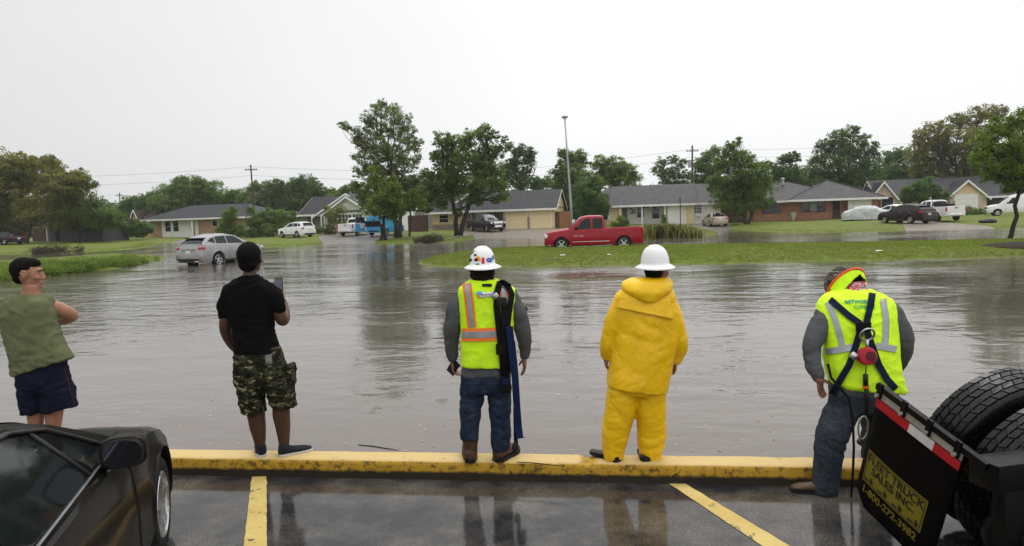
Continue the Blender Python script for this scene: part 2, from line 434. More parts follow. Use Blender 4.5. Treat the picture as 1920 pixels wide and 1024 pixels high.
# driveways lie on the terrain and run out under the water
DRIVES = []
def draped(name, pts, mat, lift=.012, res=.5):
    poly = [on_ground(*p).xy for p in pts]
    DRIVES.append(poly)
    x0, x1 = min(p.x for p in poly), max(p.x for p in poly); y0, y1 = min(p.y for p in poly), max(p.y for p in poly)
    bm = bmesh.new(); f = bm.faces.new([bm.verts.new((p.x, p.y, 0)) for p in poly])
    g = x0+res
    while g < x1:
        bmesh.ops.bisect_plane(bm, geom=bm.verts[:]+bm.edges[:]+bm.faces[:], plane_co=(g, 0, 0), plane_no=(1, 0, 0)); g += res
    g = y0+res
    while g < y1:
        bmesh.ops.bisect_plane(bm, geom=bm.verts[:]+bm.edges[:]+bm.faces[:], plane_co=(0, g, 0), plane_no=(0, 1, 0)); g += res
    hs = heights([(v.co.x, v.co.y) for v in bm.verts])
    for v, h in zip(bm.verts, hs): v.co.z = h+lift
    me = bpy.data.meshes.new(name); bm.to_mesh(me); bm.free(); me.materials.append(mat)
    o = bpy.data.objects.new(name, me); COL.objects.link(o)
    for p in me.polygons: p.use_smooth = True
    return tag(o, kind='structure')

def grass_tufts(name, pts, hgt, mat, label=None, spread=.04, nb=5):
    pts = np.asarray(pts); n = len(pts); vs = []; 
    base = np.repeat(pts, nb, 0); m = len(base)
    ang = RNG.uniform(0, 2*np.pi, m); off = RNG.normal(0, spread, (m, 2))
    h = hgt*RNG.uniform(.45, 1.25, m); w = .009+.010*RNG.random(m) if hgt < .3 else .02+.02*RNG.random(m)
    lean = RNG.normal(0, .45, (m, 2))*h[:, None]
    bx = base[:, 0]+off[:, 0]; by = base[:, 1]+off[:, 1]; bz = base[:, 2]-.01
    dx = np.cos(ang)*w; dy = np.sin(ang)*w
    v = np.stack([np.stack([bx-dx, by-dy, bz], 1), np.stack([bx+dx, by+dy, bz], 1), np.stack([bx+lean[:, 0], by+lean[:, 1], bz+h], 1)], 1).reshape(-1, 3)
    return np_mesh(name, v, np.arange(m*3).reshape(-1, 3), mat, n=3)

def make_haze():
    m = MB(); m.bx(-400, 400, -30, 420, -2.2, 40); t = NT('haze air'); t.n.remove(t.b)
    v = t.node('ShaderNodeVolumePrincipled'); v.inputs['Density'].default_value = .0003; v.inputs['Color'].default_value = (1,1,1,1); v.inputs['Anisotropy'].default_value = 0.
    t.l.new(v.outputs[0], t.n['Material Output'].inputs['Volume']); tag(m.build('haze', t.mat), kind='stuff')
# ---------------------------------------------------------------- trees and plants
def leaf_mat(name, dark, light, tr=.6, sc=.5):
    t = NT(name)
    g = t.node('ShaderNodeNewGeometry')
    n1 = t.noise(sc, 3, g.outputs['Position'], .6); n2 = t.node('ShaderNodeTexWhiteNoise'); 
    rnd = g.outputs['Random Per Island']
    f = t.math('ADD', t.math('MULTIPLY', n1, .75), t.math('MULTIPLY', rnd, .4))
    c = t.ramp(f, [(.33, dark), (.82, light)])
    t.out(c, .6, spec=.10)
    ts = t.node('ShaderNodeBsdfTranslucent'); t.l.new(c, ts.inputs[0])
    mx = t.node('ShaderNodeMixShader'); mx.inputs[0].default_value = tr
    t.l.new(t.b.outputs[0], mx.inputs[1]); t.l.new(ts.outputs[0], mx.inputs[2])
    t.l.new(mx.outputs[0], t.n['Material Output'].inputs[0]); return t.mat
LEAF = {}
def init_leaf():
    LEAF.update(
      mid=leaf_mat('foliage mid', (0.060, 0.107, 0.031), (0.240, 0.352, 0.079)),
      dark=leaf_mat('foliage dark', (0.051, 0.091, 0.034), (0.182, 0.294, 0.081)),
      olive=leaf_mat('foliage olive', (0.096, 0.115, 0.032), (0.353, 0.340, 0.092)),
      fresh=leaf_mat('foliage fresh', (0.069, 0.119, 0.024), (0.283, 0.391, 0.065)),
      pine=leaf_mat('foliage pine', (0.084, 0.133, 0.046), (0.305, 0.403, 0.129)),
      grey=leaf_mat('foliage grey', (0.078, 0.110, 0.049), (0.215, 0.266, 0.116)),
      brown=leaf_mat('dead leaves', (.04,.028,.016), (.12,.105,.045), .1),
      bark=M('bark', (.075,.06,.048), .9, var=.35, vs=6, bs=14, bump=.9, bd=.03),
      barkd=M('bark dark', (.03,.025,.022), .9, var=.3, vs=6, bs=14, bump=.9, bd=.03))
def leaf_cloud(blobs, size, n_per_m2=5.0, gap=.42, clump=.33, flat=.0, aspect=.5, up=.25, seed=0):
    rng = np.random.default_rng(seed+11); out = []
    for (c, r, sq) in blobs:
        c = np.array(c); area = math.pi*r*r*sq
        n = int(n_per_m2*2.9*area/(size*size*aspect))
        k = max(12, int(95*(r/2.0)**1.25*.33/clump))
        u = rng.normal(size=(k, 3)); u /= np.linalg.norm(u, axis=1)[:, None]
        rad = rng.random(k)**.42*r; cc = c + u*rad[:, None]*np.array([1, 1, sq])
        cc += rng.normal(0, r*.05, cc.shape)
        keep = np.array([noise.noise(V(p)*(1.15/r*1.6)+V((seed*3.1, 0, 0))) > gap-.86 for p in cc])
        cc = cc[keep] if keep.sum() > 3 else cc
        cs = clump*(r*.62+.55)*rng.uniform(.5, 1.35, len(cc))
        idx = rng.integers(0, len(cc), n)
        g = rng.normal(size=(n, 3)); g /= np.linalg.norm(g, axis=1)[:, None]
        p = cc[idx] + g*(cs[idx]*rng.random(n)**.45)[:, None]*np.array([1, 1, .7])
        out.append(p)
    p = np.concatenate(out); n = len(p)
    nrm = rng.normal(size=(n, 3)); nrm[:, 2] = np.abs(nrm[:, 2])+up; nrm /= np.linalg.norm(nrm, axis=1)[:, None]
    a = np.cross(nrm, rng.normal(size=(n, 3))); a /= np.linalg.norm(a, axis=1)[:, None]; b = np.cross(nrm, a)
    s = size*rng.uniform(.6, 1.35, n)[:, None]
    v = np.stack([p-a*s*.5, p+b*s*aspect*.5, p+a*s*.5, p-b*s*aspect*.5], 1).reshape(-1, 3)
    return v, np.arange(n*4).reshape(-1, 4)
def limb(m, a, b, r0, r1, rng, n=6, bend=.12, seg=5):
    a, b = V(a), V(b); L = (b-a).length; pts = []; rs = []
    k = V((rng.normal(), rng.normal(), rng.normal()*.4))*L*bend
    for i in range(seg+1):
        f = i/seg; p = a.lerp(b, f)+k*math.sin(math.pi*f)+V((rng.normal(), rng.normal(), 0))*L*.015*(0 < i < seg)
        pts.append(p); rs.append(r0+(r1-r0)*f)
    m.tube(pts, rs, n); return pts
TREE_N = [0]
def tree(base, Y, blobs, label, mat='mid', leaf=.22, r=.22, group=None, name='tree', cat='tree', dens=5.0, gap=.42, clump=.33,
         trunks=None, sq=.85, aspect=.5, depth=.8, bark='bark', twigs=True, fork=.35, up=.25):
    """base: photo pixel of the foot; Y: its distance; blobs (px,py,radius px[,dY]) outline the crown at that distance."""
    TREE_N[0] += 1; sd = TREE_N[0]; rng = np.random.default_rng(sd)
    b = atd(base[0], base[1], Y); b.z = H(b.x, b.y) if Y > 20 else b.z
    root = empty(name, b, 0, label, cat, group)
    B = []
    for q in blobs:
        dy = q[3] if len(q) > 3 else rng.uniform(-1, 1)*q[2]/FPX*Y*depth
        c = atd(q[0], q[1], Y+dy); B.append((c, q[2]/FPX*Y, sq))
    L = [((c-b), rr, s) for c, rr, s in B]
    v, f = leaf_cloud(L, leaf, dens, gap, clump, aspect=aspect, seed=sd, up=up)
    np_mesh('crown', v, f, LEAF[mat], root)
    m = MB(); zt = min(c.z-rr*.3 for c, rr, s in L)
    tops = trunks or [(base[0], base[1], .5*sum(q[0] for q in blobs)/len(blobs)+.5*base[0], max(q[1] for q in blobs))]
    ends = []
    for (x0, y0, x1, y1) in tops:
        p0 = atd(x0, y0, Y)-b; p0.z = -.15; p1 = atd(x1, y1, Y)-b
        pts = limb(m, p0, p1, r, r*.62, rng, 9, .03, 6); ends.append(pts)
        m.tube([p0+V((0,0,.0)), p0+V((0,0,.25))], [r*1.5, r*1.0], 9)
    if twigs:
        for c, rr, s in L:
            e = min(ends, key=lambda pts: (pts[-1]-c).length); a = e[-1] if rng.random() > fork else e[-2]
            pts = limb(m, a, c, r*.42, r*.12, rng, 6, .10)
            for k in range(5):
                u = V(rng.normal(size=3)); u.z = abs(u.z)*.8+.1; u = u.normalized()*rr*rng.uniform(.6, .95)
                limb(m, pts[rng.integers(2, 5)], c+u, r*.14, r*.03, rng, 4, .12, 3)
    o = m.build('trunk', LEAF[bark], root, smooth=True)
    return root
def bush(base, Y, blobs, label, mat='mid', leaf=.14, cat='shrub', name='shrub', group=None, dens=6., **kw):
    return tree(base, Y, blobs, label, mat, leaf, .05, group, name, cat, dens, gap=kw.pop('gap', .2), clump=kw.pop('clump', .4), **kw)

def make_trees():
    BG = 'trees behind the houses'
    # far left
    tree((48,452), 84, [(15,345,50),(70,330,45),(118,345,40),(20,400,52),(85,390,50),(-20,320,50),(40,310,30),(95,312,24),(140,370,34),(150,335,22),(0,428,26)],
         'spreading olive-green tree at the left edge in front of the dark grey house', 'olive', .24, .3, gap=.5, clump=.26, dens=4.6)
    tree((150,446), 86, [(160,395,34),(192,405,32),(135,405,30),(210,415,20),(172,418,24),(168,352,9),(176,345,7)],
         'dark green tree with thin paired trunks right of the dark grey house', 'mid', .22, .13, trunks=[(148,449,150,415),(155,447,162,415)])
    tree((262,400), 135, [(245,384,18),(232,390,14),(270,382,20),(285,372,16)], 'small dark tree beyond the brown gabled roof', 'dark', .28, group=BG)
    tree((350,395), 122, [(320,365,28),(355,358,34),(392,362,30),(300,380,22),(415,375,18),(340,343,14),(372,345,16),(335,385,30),(385,385,28)],
         'rounded dense tree rising behind the long hip roof at left', 'mid', .3, .3, group=BG)
    tree((460,400), 124, [(445,378,24),(470,362,22),(490,350,16),(468,388,30),(434,365,12)], 'loose tree beside the left utility pole', 'mid', .28, group=BG, gap=.5)
    tree((515,400), 118, [(505,372,28),(528,385,28),(520,352,18),(490,386,26),(540,365,18)], 'mid-green tree just right of the left utility pole', 'grey', .28, group=BG)
    tree((565,395), 120, [(560,345,22),(578,350,24),(552,362,24),(592,358,18),(575,375,30),(604,372,16)], 'darker taller tree left of the white gable', 'dark', .28, .3, group=BG)
    tree((630,395), 120, [(625,370,20),(645,366,20),(612,380,20),(655,358,14),(640,385,22),(668,352,13)], 'pale leafy tree behind the white gable', 'mid', .26, group=BG, gap=.5)
    # the tall pine and its low neighbour
    tree((741,440), 66, [(715,205,20),(738,212,22),(690,222,16),(760,225,17),(672,250,16),(700,245,24),(730,248,26),(764,250,20),(650,238,10),(640,232,8),(683,272,22),
         (712,278,26),(745,282,26),(775,275,16),(788,268,9),(672,296,14),(700,308,24),(735,312,26),(765,308,20),(784,298,10),(680,325,20),(715,338,26),(750,345,28),(780,335,16),
         (668,262,12),(716,193,10),(770,345,20),(760,375,24),(735,372,24),(790,360,16)],
         'tall loose-crowned pine, the highest tree on the street', 'pine', .21, .2, name='pine_tree', gap=.58, clump=.25, dens=2.6, trunks=[(741,440,733,300),(748,440,742,320)], aspect=.32)
    tree((722,442), 63, [(705,345,26),(735,350,24),(690,370,22),(720,380,28),(752,385,20),(700,395,22),(735,400,22),(668,345,10),(775,362,12),(785,380,16),(705,322,16)],
         'short yellow-green tree leaning over the blue van', 'fresh', .2, .17, dens=3.6, gap=.45, trunks=[(723,444,720,400),(714,446,716,420)], bark='barkd')
    tree((767,434), 68, [(770,385,16),(785,370,18),(796,390,16),(778,350,16),(800,350,14),(800,372,14)], 'slim dark trees right of the tall pine', 'dark', .22, .12, trunks=[(767,434,769,390),(753,436,755,380)])
    # double-trunked tree
    tree((858,430), 69, [(830,262,20),(850,275,26),(880,262,24),(905,248,18),(925,256,14),(945,262,8),(835,300,28),(870,300,30),(905,290,26),(930,285,18),(820,335,26),(855,335,30),
         (893,335,30),(925,325,22),(812,365,22),(880,362,24),(915,352,18),(938,345,14),(840,362,20),(800,330,16),(932,375,12),(895,375,14),(908,238,8),(815,290,12),(802,355,20),(826,382,17),(860,393,13),(945,368,15),(905,312,26),(842,330,24)],
         'broad dark tree with forked twin trunks before the cream garage house', 'mid', .22, .26, dens=3.6, gap=.46, clump=.28, trunks=[(856,430,846,360),(862,430,886,372)], bark='barkd')
    tree((975,400), 98, [(975,285,17),(992,300,16),(965,305,16),(995,285,10),(955,275,10),(950,320,20),(975,340,20),(1000,345,16),(940,340,20),(985,322,12)],
         'dark open-branched tree rising behind the cream garage roof', 'dark', .26, .26, group=BG, gap=.5)
    tree((1020,400), 112, [(1012,350,17),(1030,340,14),(1018,372,20),(1040,365,20),(1035,392,20)], 'small tree left of the street lamp', 'mid', .26, group=BG)
    tree((1090,395), 100, [(1062,300,20),(1085,300,22),(1050,325,20),(1080,330,28),(1048,350,22),(1080,360,30),(1058,385,26),(1055,285,9),(1105,350,22),(1045,405,18)],
         'bushy tree directly behind the street lamp', 'mid', .25, .28, group=BG)
    tree((1150,395), 104, [(1125,308,20),(1150,312,24),(1175,318,20),(1190,335,14),(1140,335,26),(1170,340,22),(1120,340,20)], 'rounded brighter tree above the white porch house', 'fresh', .25, .28, group=BG, dens=4.2)
    tree((1108,420), 82, [(1100,350,24),(1115,375,28),(1095,385,24),(1122,400,20),(1098,405,20),(1118,345,16),(1130,385,14)],
         'dark reddish-green tree between the wooden fence and the white porch house', 'dark', .2, .12)
    tree((1255,400), 116, [(1240,305,12),(1262,300,12),(1280,308,12),(1235,322,14),(1262,325,16),(1285,330,14),(1250,340,20),(1280,345,18)],
         'sparse feathery tree standing clear of its neighbours', 'dark', .26, group=BG, gap=.55, dens=3.6)
    tree((1320,400), 112, [(1325,295,16),(1340,285,13),(1310,310,16),(1335,315,22),(1318,335,22),(1345,335,22)], 'tree beside the dark central utility pole', 'mid', .27, group=BG)
    tree((1398,416), 76, [(1372,275,14),(1358,300,20),(1385,295,20),(1410,305,18),(1375,325,26),(1405,330,26),(1430,320,18),(1345,345,22),(1372,355,28),(1405,358,28),(1435,350,22),
         (1352,375,22),(1385,382,24),(1420,378,20),(1440,380,14),(1338,335,12),(1385,266,9),(1362,286,10)],
         'bushy green tree between the white house and the red brick house', 'mid', .21, .22, dens=3.9, gap=.44, trunks=[(1398,417,1400,372),(1402,417,1415,368)])
    tree((1475,395), 115, [(1470,300,14),(1488,295,14),(1455,325,20),(1480,325,22),(1500,325,16),(1470,340,24),(1440,310,12),(1502,342,20)],
         'spiky-topped dark tree behind the brick roof', 'dark', .27, group=BG, gap=.5)
    tree((1580,395), 104, [(1570,258,16),(1595,248,16),(1615,262,16),(1545,275,18),(1575,280,24),(1605,285,24),(1635,285,14),(1535,300,20),(1565,308,26),(1600,315,28),(1630,312,20),
         (1525,325,20),(1555,335,26),(1595,340,28),(1635,335,24),(1642,272,8)],
         'large dark oak behind the red brick house', 'dark', .25, .35, group=BG, gap=.48, dens=3.8)
    tree((1680,395), 122, [(1665,300,20),(1690,292,18),(1670,322,24),(1700,315,22),(1650,330,20),(1715,335,24),(1690,345,20)], 'lower dark tree right of the large oak', 'dark', .3, group=BG)
    tree((1790,390), 100, [(1730,262,22),(1760,245,24),(1800,230,24),(1840,215,22),(1870,210,18),(1725,290,26),(1765,280,30),(1810,268,32),(1850,255,30),(1740,315,26),(1785,312,32),
         (1830,305,32),(1870,295,28),(1895,240,24),(1890,320,26),(1720,325,18),(1905,290,26),(1935,260,40),(1935,320,40)],
         'massive olive-green tree spreading over the right-hand houses', 'olive', .25, .45, group=BG, gap=.48, dens=3.8)
    tree((1735,405), 79, [(1705,362,16),(1725,350,16),(1748,358,16),(1768,365,14),(1725,370,18),(1752,378,14),(1698,375,10),(1738,342,10)],
         'small round-headed tree before the beige gabled house', 'dark', .17, .1, trunks=[(1733,405,1732,372)])
    tree((1890,461), 34.5, [(1850,262,24),(1880,235,26),(1915,225,26),(1838,295,20),(1870,290,30),(1905,280,30),(1940,260,36),(1830,310,12),(1862,320,24),(1895,325,28),(1930,320,34),
         (1905,350,18),(1940,350,28),(1960,290,40),(1850,335,12),(1885,358,10)],
         'nearest street tree with leaning dark trunk on the grass median at the right edge', 'fresh', .15, .12, dens=3.0, gap=.52, clump=.26, trunks=[(1888,462,1916,345)], bark='barkd')
    # distant belt that closes the view between and under the crowns
    rng = np.random.default_rng(5); L = []
    for x in np.arange(-120, 2060, 17):
        hz = 404-.0308*(x-960)
        y = hz-20-rng.uniform(0, 24); L.append((atd(x, y, 150+rng.uniform(-8, 8)), 22/FPX*150, .8)); L.append((atd(x+8, hz-2, 150), 22/FPX*150, .8))
    v, f = leaf_cloud(L, .5, 4.0, .3, .36, seed=3)
    tag(np_mesh('distant_woods', v, f, LEAF['grey']), 'far-off belt of woods filling the gaps between the houses', 'woods', kind='stuff')
    # shrubs
    bush((230,442), 92, [(200,432,14),(220,430,15),(240,432,14),(260,428,15),(275,426,12),(250,418,10),(180,436,14),(195,440,12),(210,438,13),(232,438,13),(262,437,12),(280,432,9)], 'dark ivy hedge running up to the orange brick corner', 'dark', name='hedge', cat='hedge')
    bush((432,444), 86, [(430,405,14),(424,425,16),(442,430,16),(436,395,8),(415,435,12),(450,438,12)], 'bushy shrub with a taller tip in front of the left ranch house', 'mid')
    bush((500,444), 86, [(478,415,16),(495,405,18),(520,408,18),(485,435,16),(510,432,18),(535,428,16),(550,420,14),(470,395,8),(545,405,10),(470,438,10)], 'large spreading shrub right behind the white SUV', 'mid')
    bush((628,436), 82, [(622,400,12),(640,395,10),(630,415,12),(618,428,10),(640,430,10),(650,415,7),(612,388,7)], 'thin ragged shrub climbing before the white gable porch', 'olive', gap=.45, dens=3.5)
    bush((602,440), 83, [(598,432,8),(610,434,8),(622,436,7),(648,436,7),(660,436,6)], 'low dark shrubs along the grey porch wall', 'dark')
    bush((1597,414), 74, [(1597,404,9),(1590,410,8),(1605,410,8)], 'rounded spiky clump growing in front of the covered car', 'fresh', .25, aspect=.12, dens=8, twigs=False)
    bush((1760,408), 76, [(1745,403,9),(1760,398,11),(1778,400,10),(1795,398,11),(1815,398,12),(1835,400,10),(1848,404,7)], 'clipped dark hedge beneath the pale garage front', 'mid', name='hedge', cat='hedge')
    bush((1765,396), 78, [(1765,388,8),(1775,392,8),(1756,394,7)], 'bright leafy shrub behind the white utility pickup', 'fresh')
    bush((1165,432), 76, [(1152,420,8),(1162,412,9),(1172,420,8),(1160,428,8),(1180,428,7)], 'young broad-leaved plant at the left end of the porch', 'fresh', .25)
    bush((1335,428), 74, [(1382,423,4),(1374,424,3)], 'small leafy plant on the lawn beside the tan car', 'fresh')
    bush((1258,420), 77, [(1243,405,3.5),(1245,411,4),(1246,417,4),(1250,421,3)], 'narrow potted evergreen on the white porch', 'dark', .1, name='potted_plant', cat='plant')
    # brush piles
    def pile(px, py, w, h, label, mat, n=90):
        b = on_ground(px, py); Y = b.y; W_ = w/FPX*Y/2; Hh = h/FPX*Y
        root = empty('brush_pile', b, 0, label, 'brush pile'); m = MB(); rng = np.random.default_rng(int(px))
        for k in range(n):
            x = rng.normal()*W_*.45; y = rng.normal()*W_*.3; z = max(.03, Hh*(1-abs(x/W_))*rng.random())
            d = V((rng.normal(), rng.normal()*.6, rng.normal()*.35)).normalized()*rng.uniform(.4, 1.3)*W_*.45
            m.tube([V((x, y, z))-d*.5, V((x, y, z+.05)), V((x, y, z))+d*.5+V((0, 0, -.05))], [.018, .014, .006], 4)
        m.build('branches', LEAF['bark'], root)
        L = [((rng.normal()*W_*.4, rng.normal()*W_*.25, Hh*.35*rng.random()), Hh*.55, .6) for k in range(9)]
        v, f = leaf_cloud(L, .13, 2.4, .3, .4, seed=int(px)); np_mesh('leaves', v, f, LEAF[mat], root)
    pile(810, 453, 72, 18, 'pile of cut branches on the lawn beside the black pickup driveway', 'brown')
    pile(95, 474, 110, 20, 'low brown brush pile at the water edge before the dark grey house', 'brown')
    # strappy leaves behind the red truck
    b = on_ground(1245, 446); root = empty('flax_clump', b, 0, 'wide clump of strappy green and rusty leaves behind the red truck tail', 'plant')
    rng = np.random.default_rng(9); vs = []; fs = []
    W_ = 70/FPX*b.y
    for k in range(2600):
        x = rng.uniform(-1, 1)*W_; y = rng.normal()*.9+.8; h = (1.55-.8*abs(x/W_)**2.2)*rng.uniform(.35, 1)
        a = rng.uniform(0, 6.28); ln = rng.uniform(.35, 1.2)*h; w = .03; p = V((x, y, 0)); t = V((math.cos(a), math.sin(a), 0)); q = V((-t.y, t.x, 0))*w
        p1 = p+V((0, 0, h*.7))+t*ln*.35; p2 = p+V((0, 0, h*rng.uniform(.30, .95)))+t*ln
        i = len(vs); vs += [p-q, p+q, p1+q, p1-q, p2]; fs += [(i, i+1, i+2, i+3), (i+3, i+2, i+4)]
    fm = [0 if rng.random() > .25 else 1 for k in range(len(fs)//2) for _ in (0, 1)]
    mesh_obj('leaves', vs, fs, [LEAF['olive'], LEAF['brown']], root, fm)

def make_tufts():
    gm = leaf_mat('grass blades', (.14,.19,.024), (.26,.31,.055), .45, .5)
    def sample(poly, n, x0, x1, y0, y1, mind=.03, maxd=99):
        P = np.column_stack([RNG.uniform(x0, x1, n), RNG.uniform(y0, y1, n)]); d = sdist(P, poly)
        z = heights(P); k = (d > mind) & (d < maxd) & (z > WATER+.02)
        for dp in DRIVES: k &= sdist(P, dp) < -.1
        k = k & (np.abs(P[:, 0]/P[:, 1]) < .85)
        return np.column_stack([P[k], z[k]])
    a = sample(MED, 80000, -8, 33, 22, 44)
    b = sample(BANK, 16000, -36, -8, 22, 36)
    c = sample(FAR, 120000, -60, 55, 38, 84, .02, 1.8)
    tag(grass_tufts('grass', np.concatenate([a, c]), .055, gm), 'short wet lawn grass on the median and the far gardens', 'grass', kind='stuff')
    # rank weeds of the left bank, mounded
    w = LEAF['fresh']; L = []
    for k in range(210):
        f = RNG.random(); 
        px = -60+360*f; top = 494-12*min(1, max(0, px/240)); bot = 524-28*min(1, max(0, px/240))
        py = top+(bot-top)*RNG.random()**.6; p = on_ground(px, py)
        if p.z < WATER+.02: continue
        L.append((V((p.x, p.y, p.z)), RNG.uniform(.25, .5)*(1.0 if py > top+8 else .6), .5))
    v, f = leaf_cloud(L, .07, 3.5, .1, .5, seed=4)
    tag(np_mesh('weeds', v, f, w), 'thick low weeds heaped along the near left bank', 'weeds', kind='stuff')

def make_litter():
    m = MB(); rng = np.random.default_rng(31)
    for k in range(420):
        px, py = rng.uniform(150, 1915), 848-280*rng.random()**1.7; p = at(px, py, WATER+.004); a = rng.uniform(0, 6.28); s_ = rng.uniform(.006, .020); q = V((math.cos(a), math.sin(a), 0)); r_ = V((-q.y, q.x, 0))*rng.uniform(.25, .7)
        m.add([p-q*s_, p-r_*s_, p+q*s_, p+r_*s_+V((0,0,.003))], [(0,1,2,3)])
    tag(m.build('leaf_litter', M('pale litter', (.50,.42,.28), .8, var=.5, vs=2)), 'pale leaf flecks drifting on the flood water near the kerb', 'litter', kind='stuff')
    for (x0, y0, x1, y1), lab in (((672,834,748,844), 'thin dark twig floating on the water between the filming man and the vested worker'), ((968,866.5,1060,874), 'dark strip added for the scuff along the kerb edge right of the vested worker')):
        z = WATER+.004 if y0 < 850 else .158
        a, b = at(x0, y0, z), at(x1, y1, z); m = MB(); m.tube([a-a, (b-a)*.35+V((0,.012,0)), (b-a)*.7, b-a], [.0035, .0045, .004, .002], 6); o = m.build('twig', LEAF['barkd'], None); o.location = a; tag(o, lab, 'twig')  # the second strip is added to stand for a dark scuff on the kerb
    rng = np.random.default_rng(8); L = []
    for px in list(rng.uniform(1225, 1260, 5))+list(rng.uniform(1300, 1345, 8))+list(rng.uniform(1500, 1530, 6)):
        p = at(px, 893, .0)+V((0, .05, .01)); L.append(p)
    pts = np.repeat(np.array([[p.x, p.y, .0] for p in L]), 9, 0)+np.random.default_rng(3).normal(0, .014, (len(L)*9, 3))*[1.6,.6,0]
    tag(grass_tufts('weeds', pts, .06, LEAF['fresh'], spread=.02), 'small green weeds sprouting at the foot of the yellow kerb', 'weeds', kind='stuff')
    # litter on the median
    for (px, py, w, h, lab) in ((1055, 480, .22, .10, 'white scrap of litter on the median in front of the red truck'), (1142, 479, .15, .1, 'small white scrap of litter on the median behind the white helmet'), (1649, 472, .3, .08, 'pale scrap of litter on the median at right')):
        b = on_ground(px, py); m = MB(); rs = []
        m.add([V((x*w/2, y*.1, z)) for x, y, z in ((-1,-1,.03),(-.2,-1,.05),(1,-.6,.03),(.8,1,.05),(.1,.8,.06),(-.9,.7,.05))], [(0,1,4,5),(1,2,3,4)]); m.add([V((x*w/2, y*.1, z-.006)) for x, y, z in ((-1,-1,.03),(-.2,-1,.05),(1,-.6,.03),(.8,1,.05),(.1,.8,.06),(-.9,.7,.05))], [(0,5,4,1),(1,4,3,2)])
        o = m.build('litter_scrap', HM['white'], None); o.location = b; tag(o, lab, 'litter')
    a, b = on_ground(1024, 488.5), on_ground(1060, 487); m = MB(); m.box((0,0,.03), ((b-a).length, .07, .03)); o = m.build('plank', HM['concp'], None); o.location = (a+b)/2; o.rotation_euler = (0,0,math.atan2(b.y-a.y,b.x-a.x)); tag(o, 'pale thin plank lying in the grass of the median', 'plank')
# ---------------------------------------------------------------- houses, fences, poles
ST = R(-13)                                        # the street runs 13 degrees off the picture plane
def brick_mat(name, c1, c2, mortar, sx=4.6, sz=13.5):
    t = NT(name); g = t.node('ShaderNodeSeparateXYZ'); t.l.new(t.tc.outputs['Object'], g.inputs[0])
    cb = t.node('ShaderNodeCombineXYZ'); t.l.new(t.math('ADD', g.outputs[0], g.outputs[1]), cb.inputs[0]); t.l.new(g.outputs[2], cb.inputs[1])
    b = t.node('ShaderNodeTexBrick'); t.l.new(cb.outputs[0], b.inputs[0]); b.inputs['Scale'].default_value = 1
    b.inputs['Brick Width'].default_value = .22; b.inputs['Row Height'].default_value = .075; b.inputs['Mortar Size'].default_value = .008
    b.inputs['Color1'].default_value = (*c1, 1); b.inputs['Color2'].default_value = (*c2, 1); b.inputs['Mortar'].default_value = (*mortar, 1)
    c = t.mix(1., b.outputs['Color'], t.ramp(t.noise(.8, 5, rough=.7), [(.3, .75), (.7, 1.12)]), 'MULTIPLY')
    return t.out(c, .85, t.bump(b.outputs['Fac'], .4, -.01), spec=.2)
def shingle_mat(name, c):
    t = NT(name); g = t.node('ShaderNodeSeparateXYZ'); t.l.new(t.tc.outputs['Object'], g.inputs[0])
    cb = t.node('ShaderNodeCombineXYZ'); t.l.new(g.outputs[0], cb.inputs[0]); t.l.new(t.math('ADD', t.math('MULTIPLY', g.outputs[2], 2.2), g.outputs[1]), cb.inputs[1])
    b = t.node('ShaderNodeTexBrick'); t.l.new(cb.outputs[0], b.inputs[0]); b.inputs['Scale'].default_value = 1
    b.inputs['Brick Width'].default_value = .34; b.inputs['Row Height'].default_value = .16; b.inputs['Mortar Size'].default_value = .012
    b.inputs['Color1'].default_value = (*c, 1); b.inputs['Color2'].default_value = (*[x*1.5 for x in c], 1); b.inputs['Mortar'].default_value = (*[x*.6 for x in c], 1)
    k = t.ramp(t.noise(.6, 5, rough=.7), [(.3, .72), (.7, 1.25)]); st = t.ramp(t.noise(1.4, 3, t.mapping((2.5, .4, .3)), .6), [(.4, .85), (.65, 1.12)])
    c = t.mix(1., t.mix(1., b.outputs['Color'], k, 'MULTIPLY'), st, 'MULTIPLY')
    return t.out(c, .62, t.bump(t.noise(30, 3), .5, .02), spec=.25)
def siding_mat(name, c, vert=False, step=.2):
    t = NT(name); g = t.node('ShaderNodeSeparateXYZ'); t.l.new(t.tc.outputs['Object'], g.inputs[0])
    s = t.math('ADD', g.outputs[0], g.outputs[1]) if vert else g.outputs[2]
    fr = t.math('FRACT', t.math('DIVIDE', s, step)); ln = t.ramp(fr, [(.0, .45), (.07, 1.), (.95, 1.), (1., .55)])
    k = t.ramp(t.noise(1.1, 5, rough=.7), [(.3, .86), (.7, 1.06)])
    return t.out(t.mix(1., t.mix(1., tuple(c), ln, 'MULTIPLY'), k, 'MULTIPLY'), .6, t.bump(fr, .4, .015), spec=.3)
HM = {}
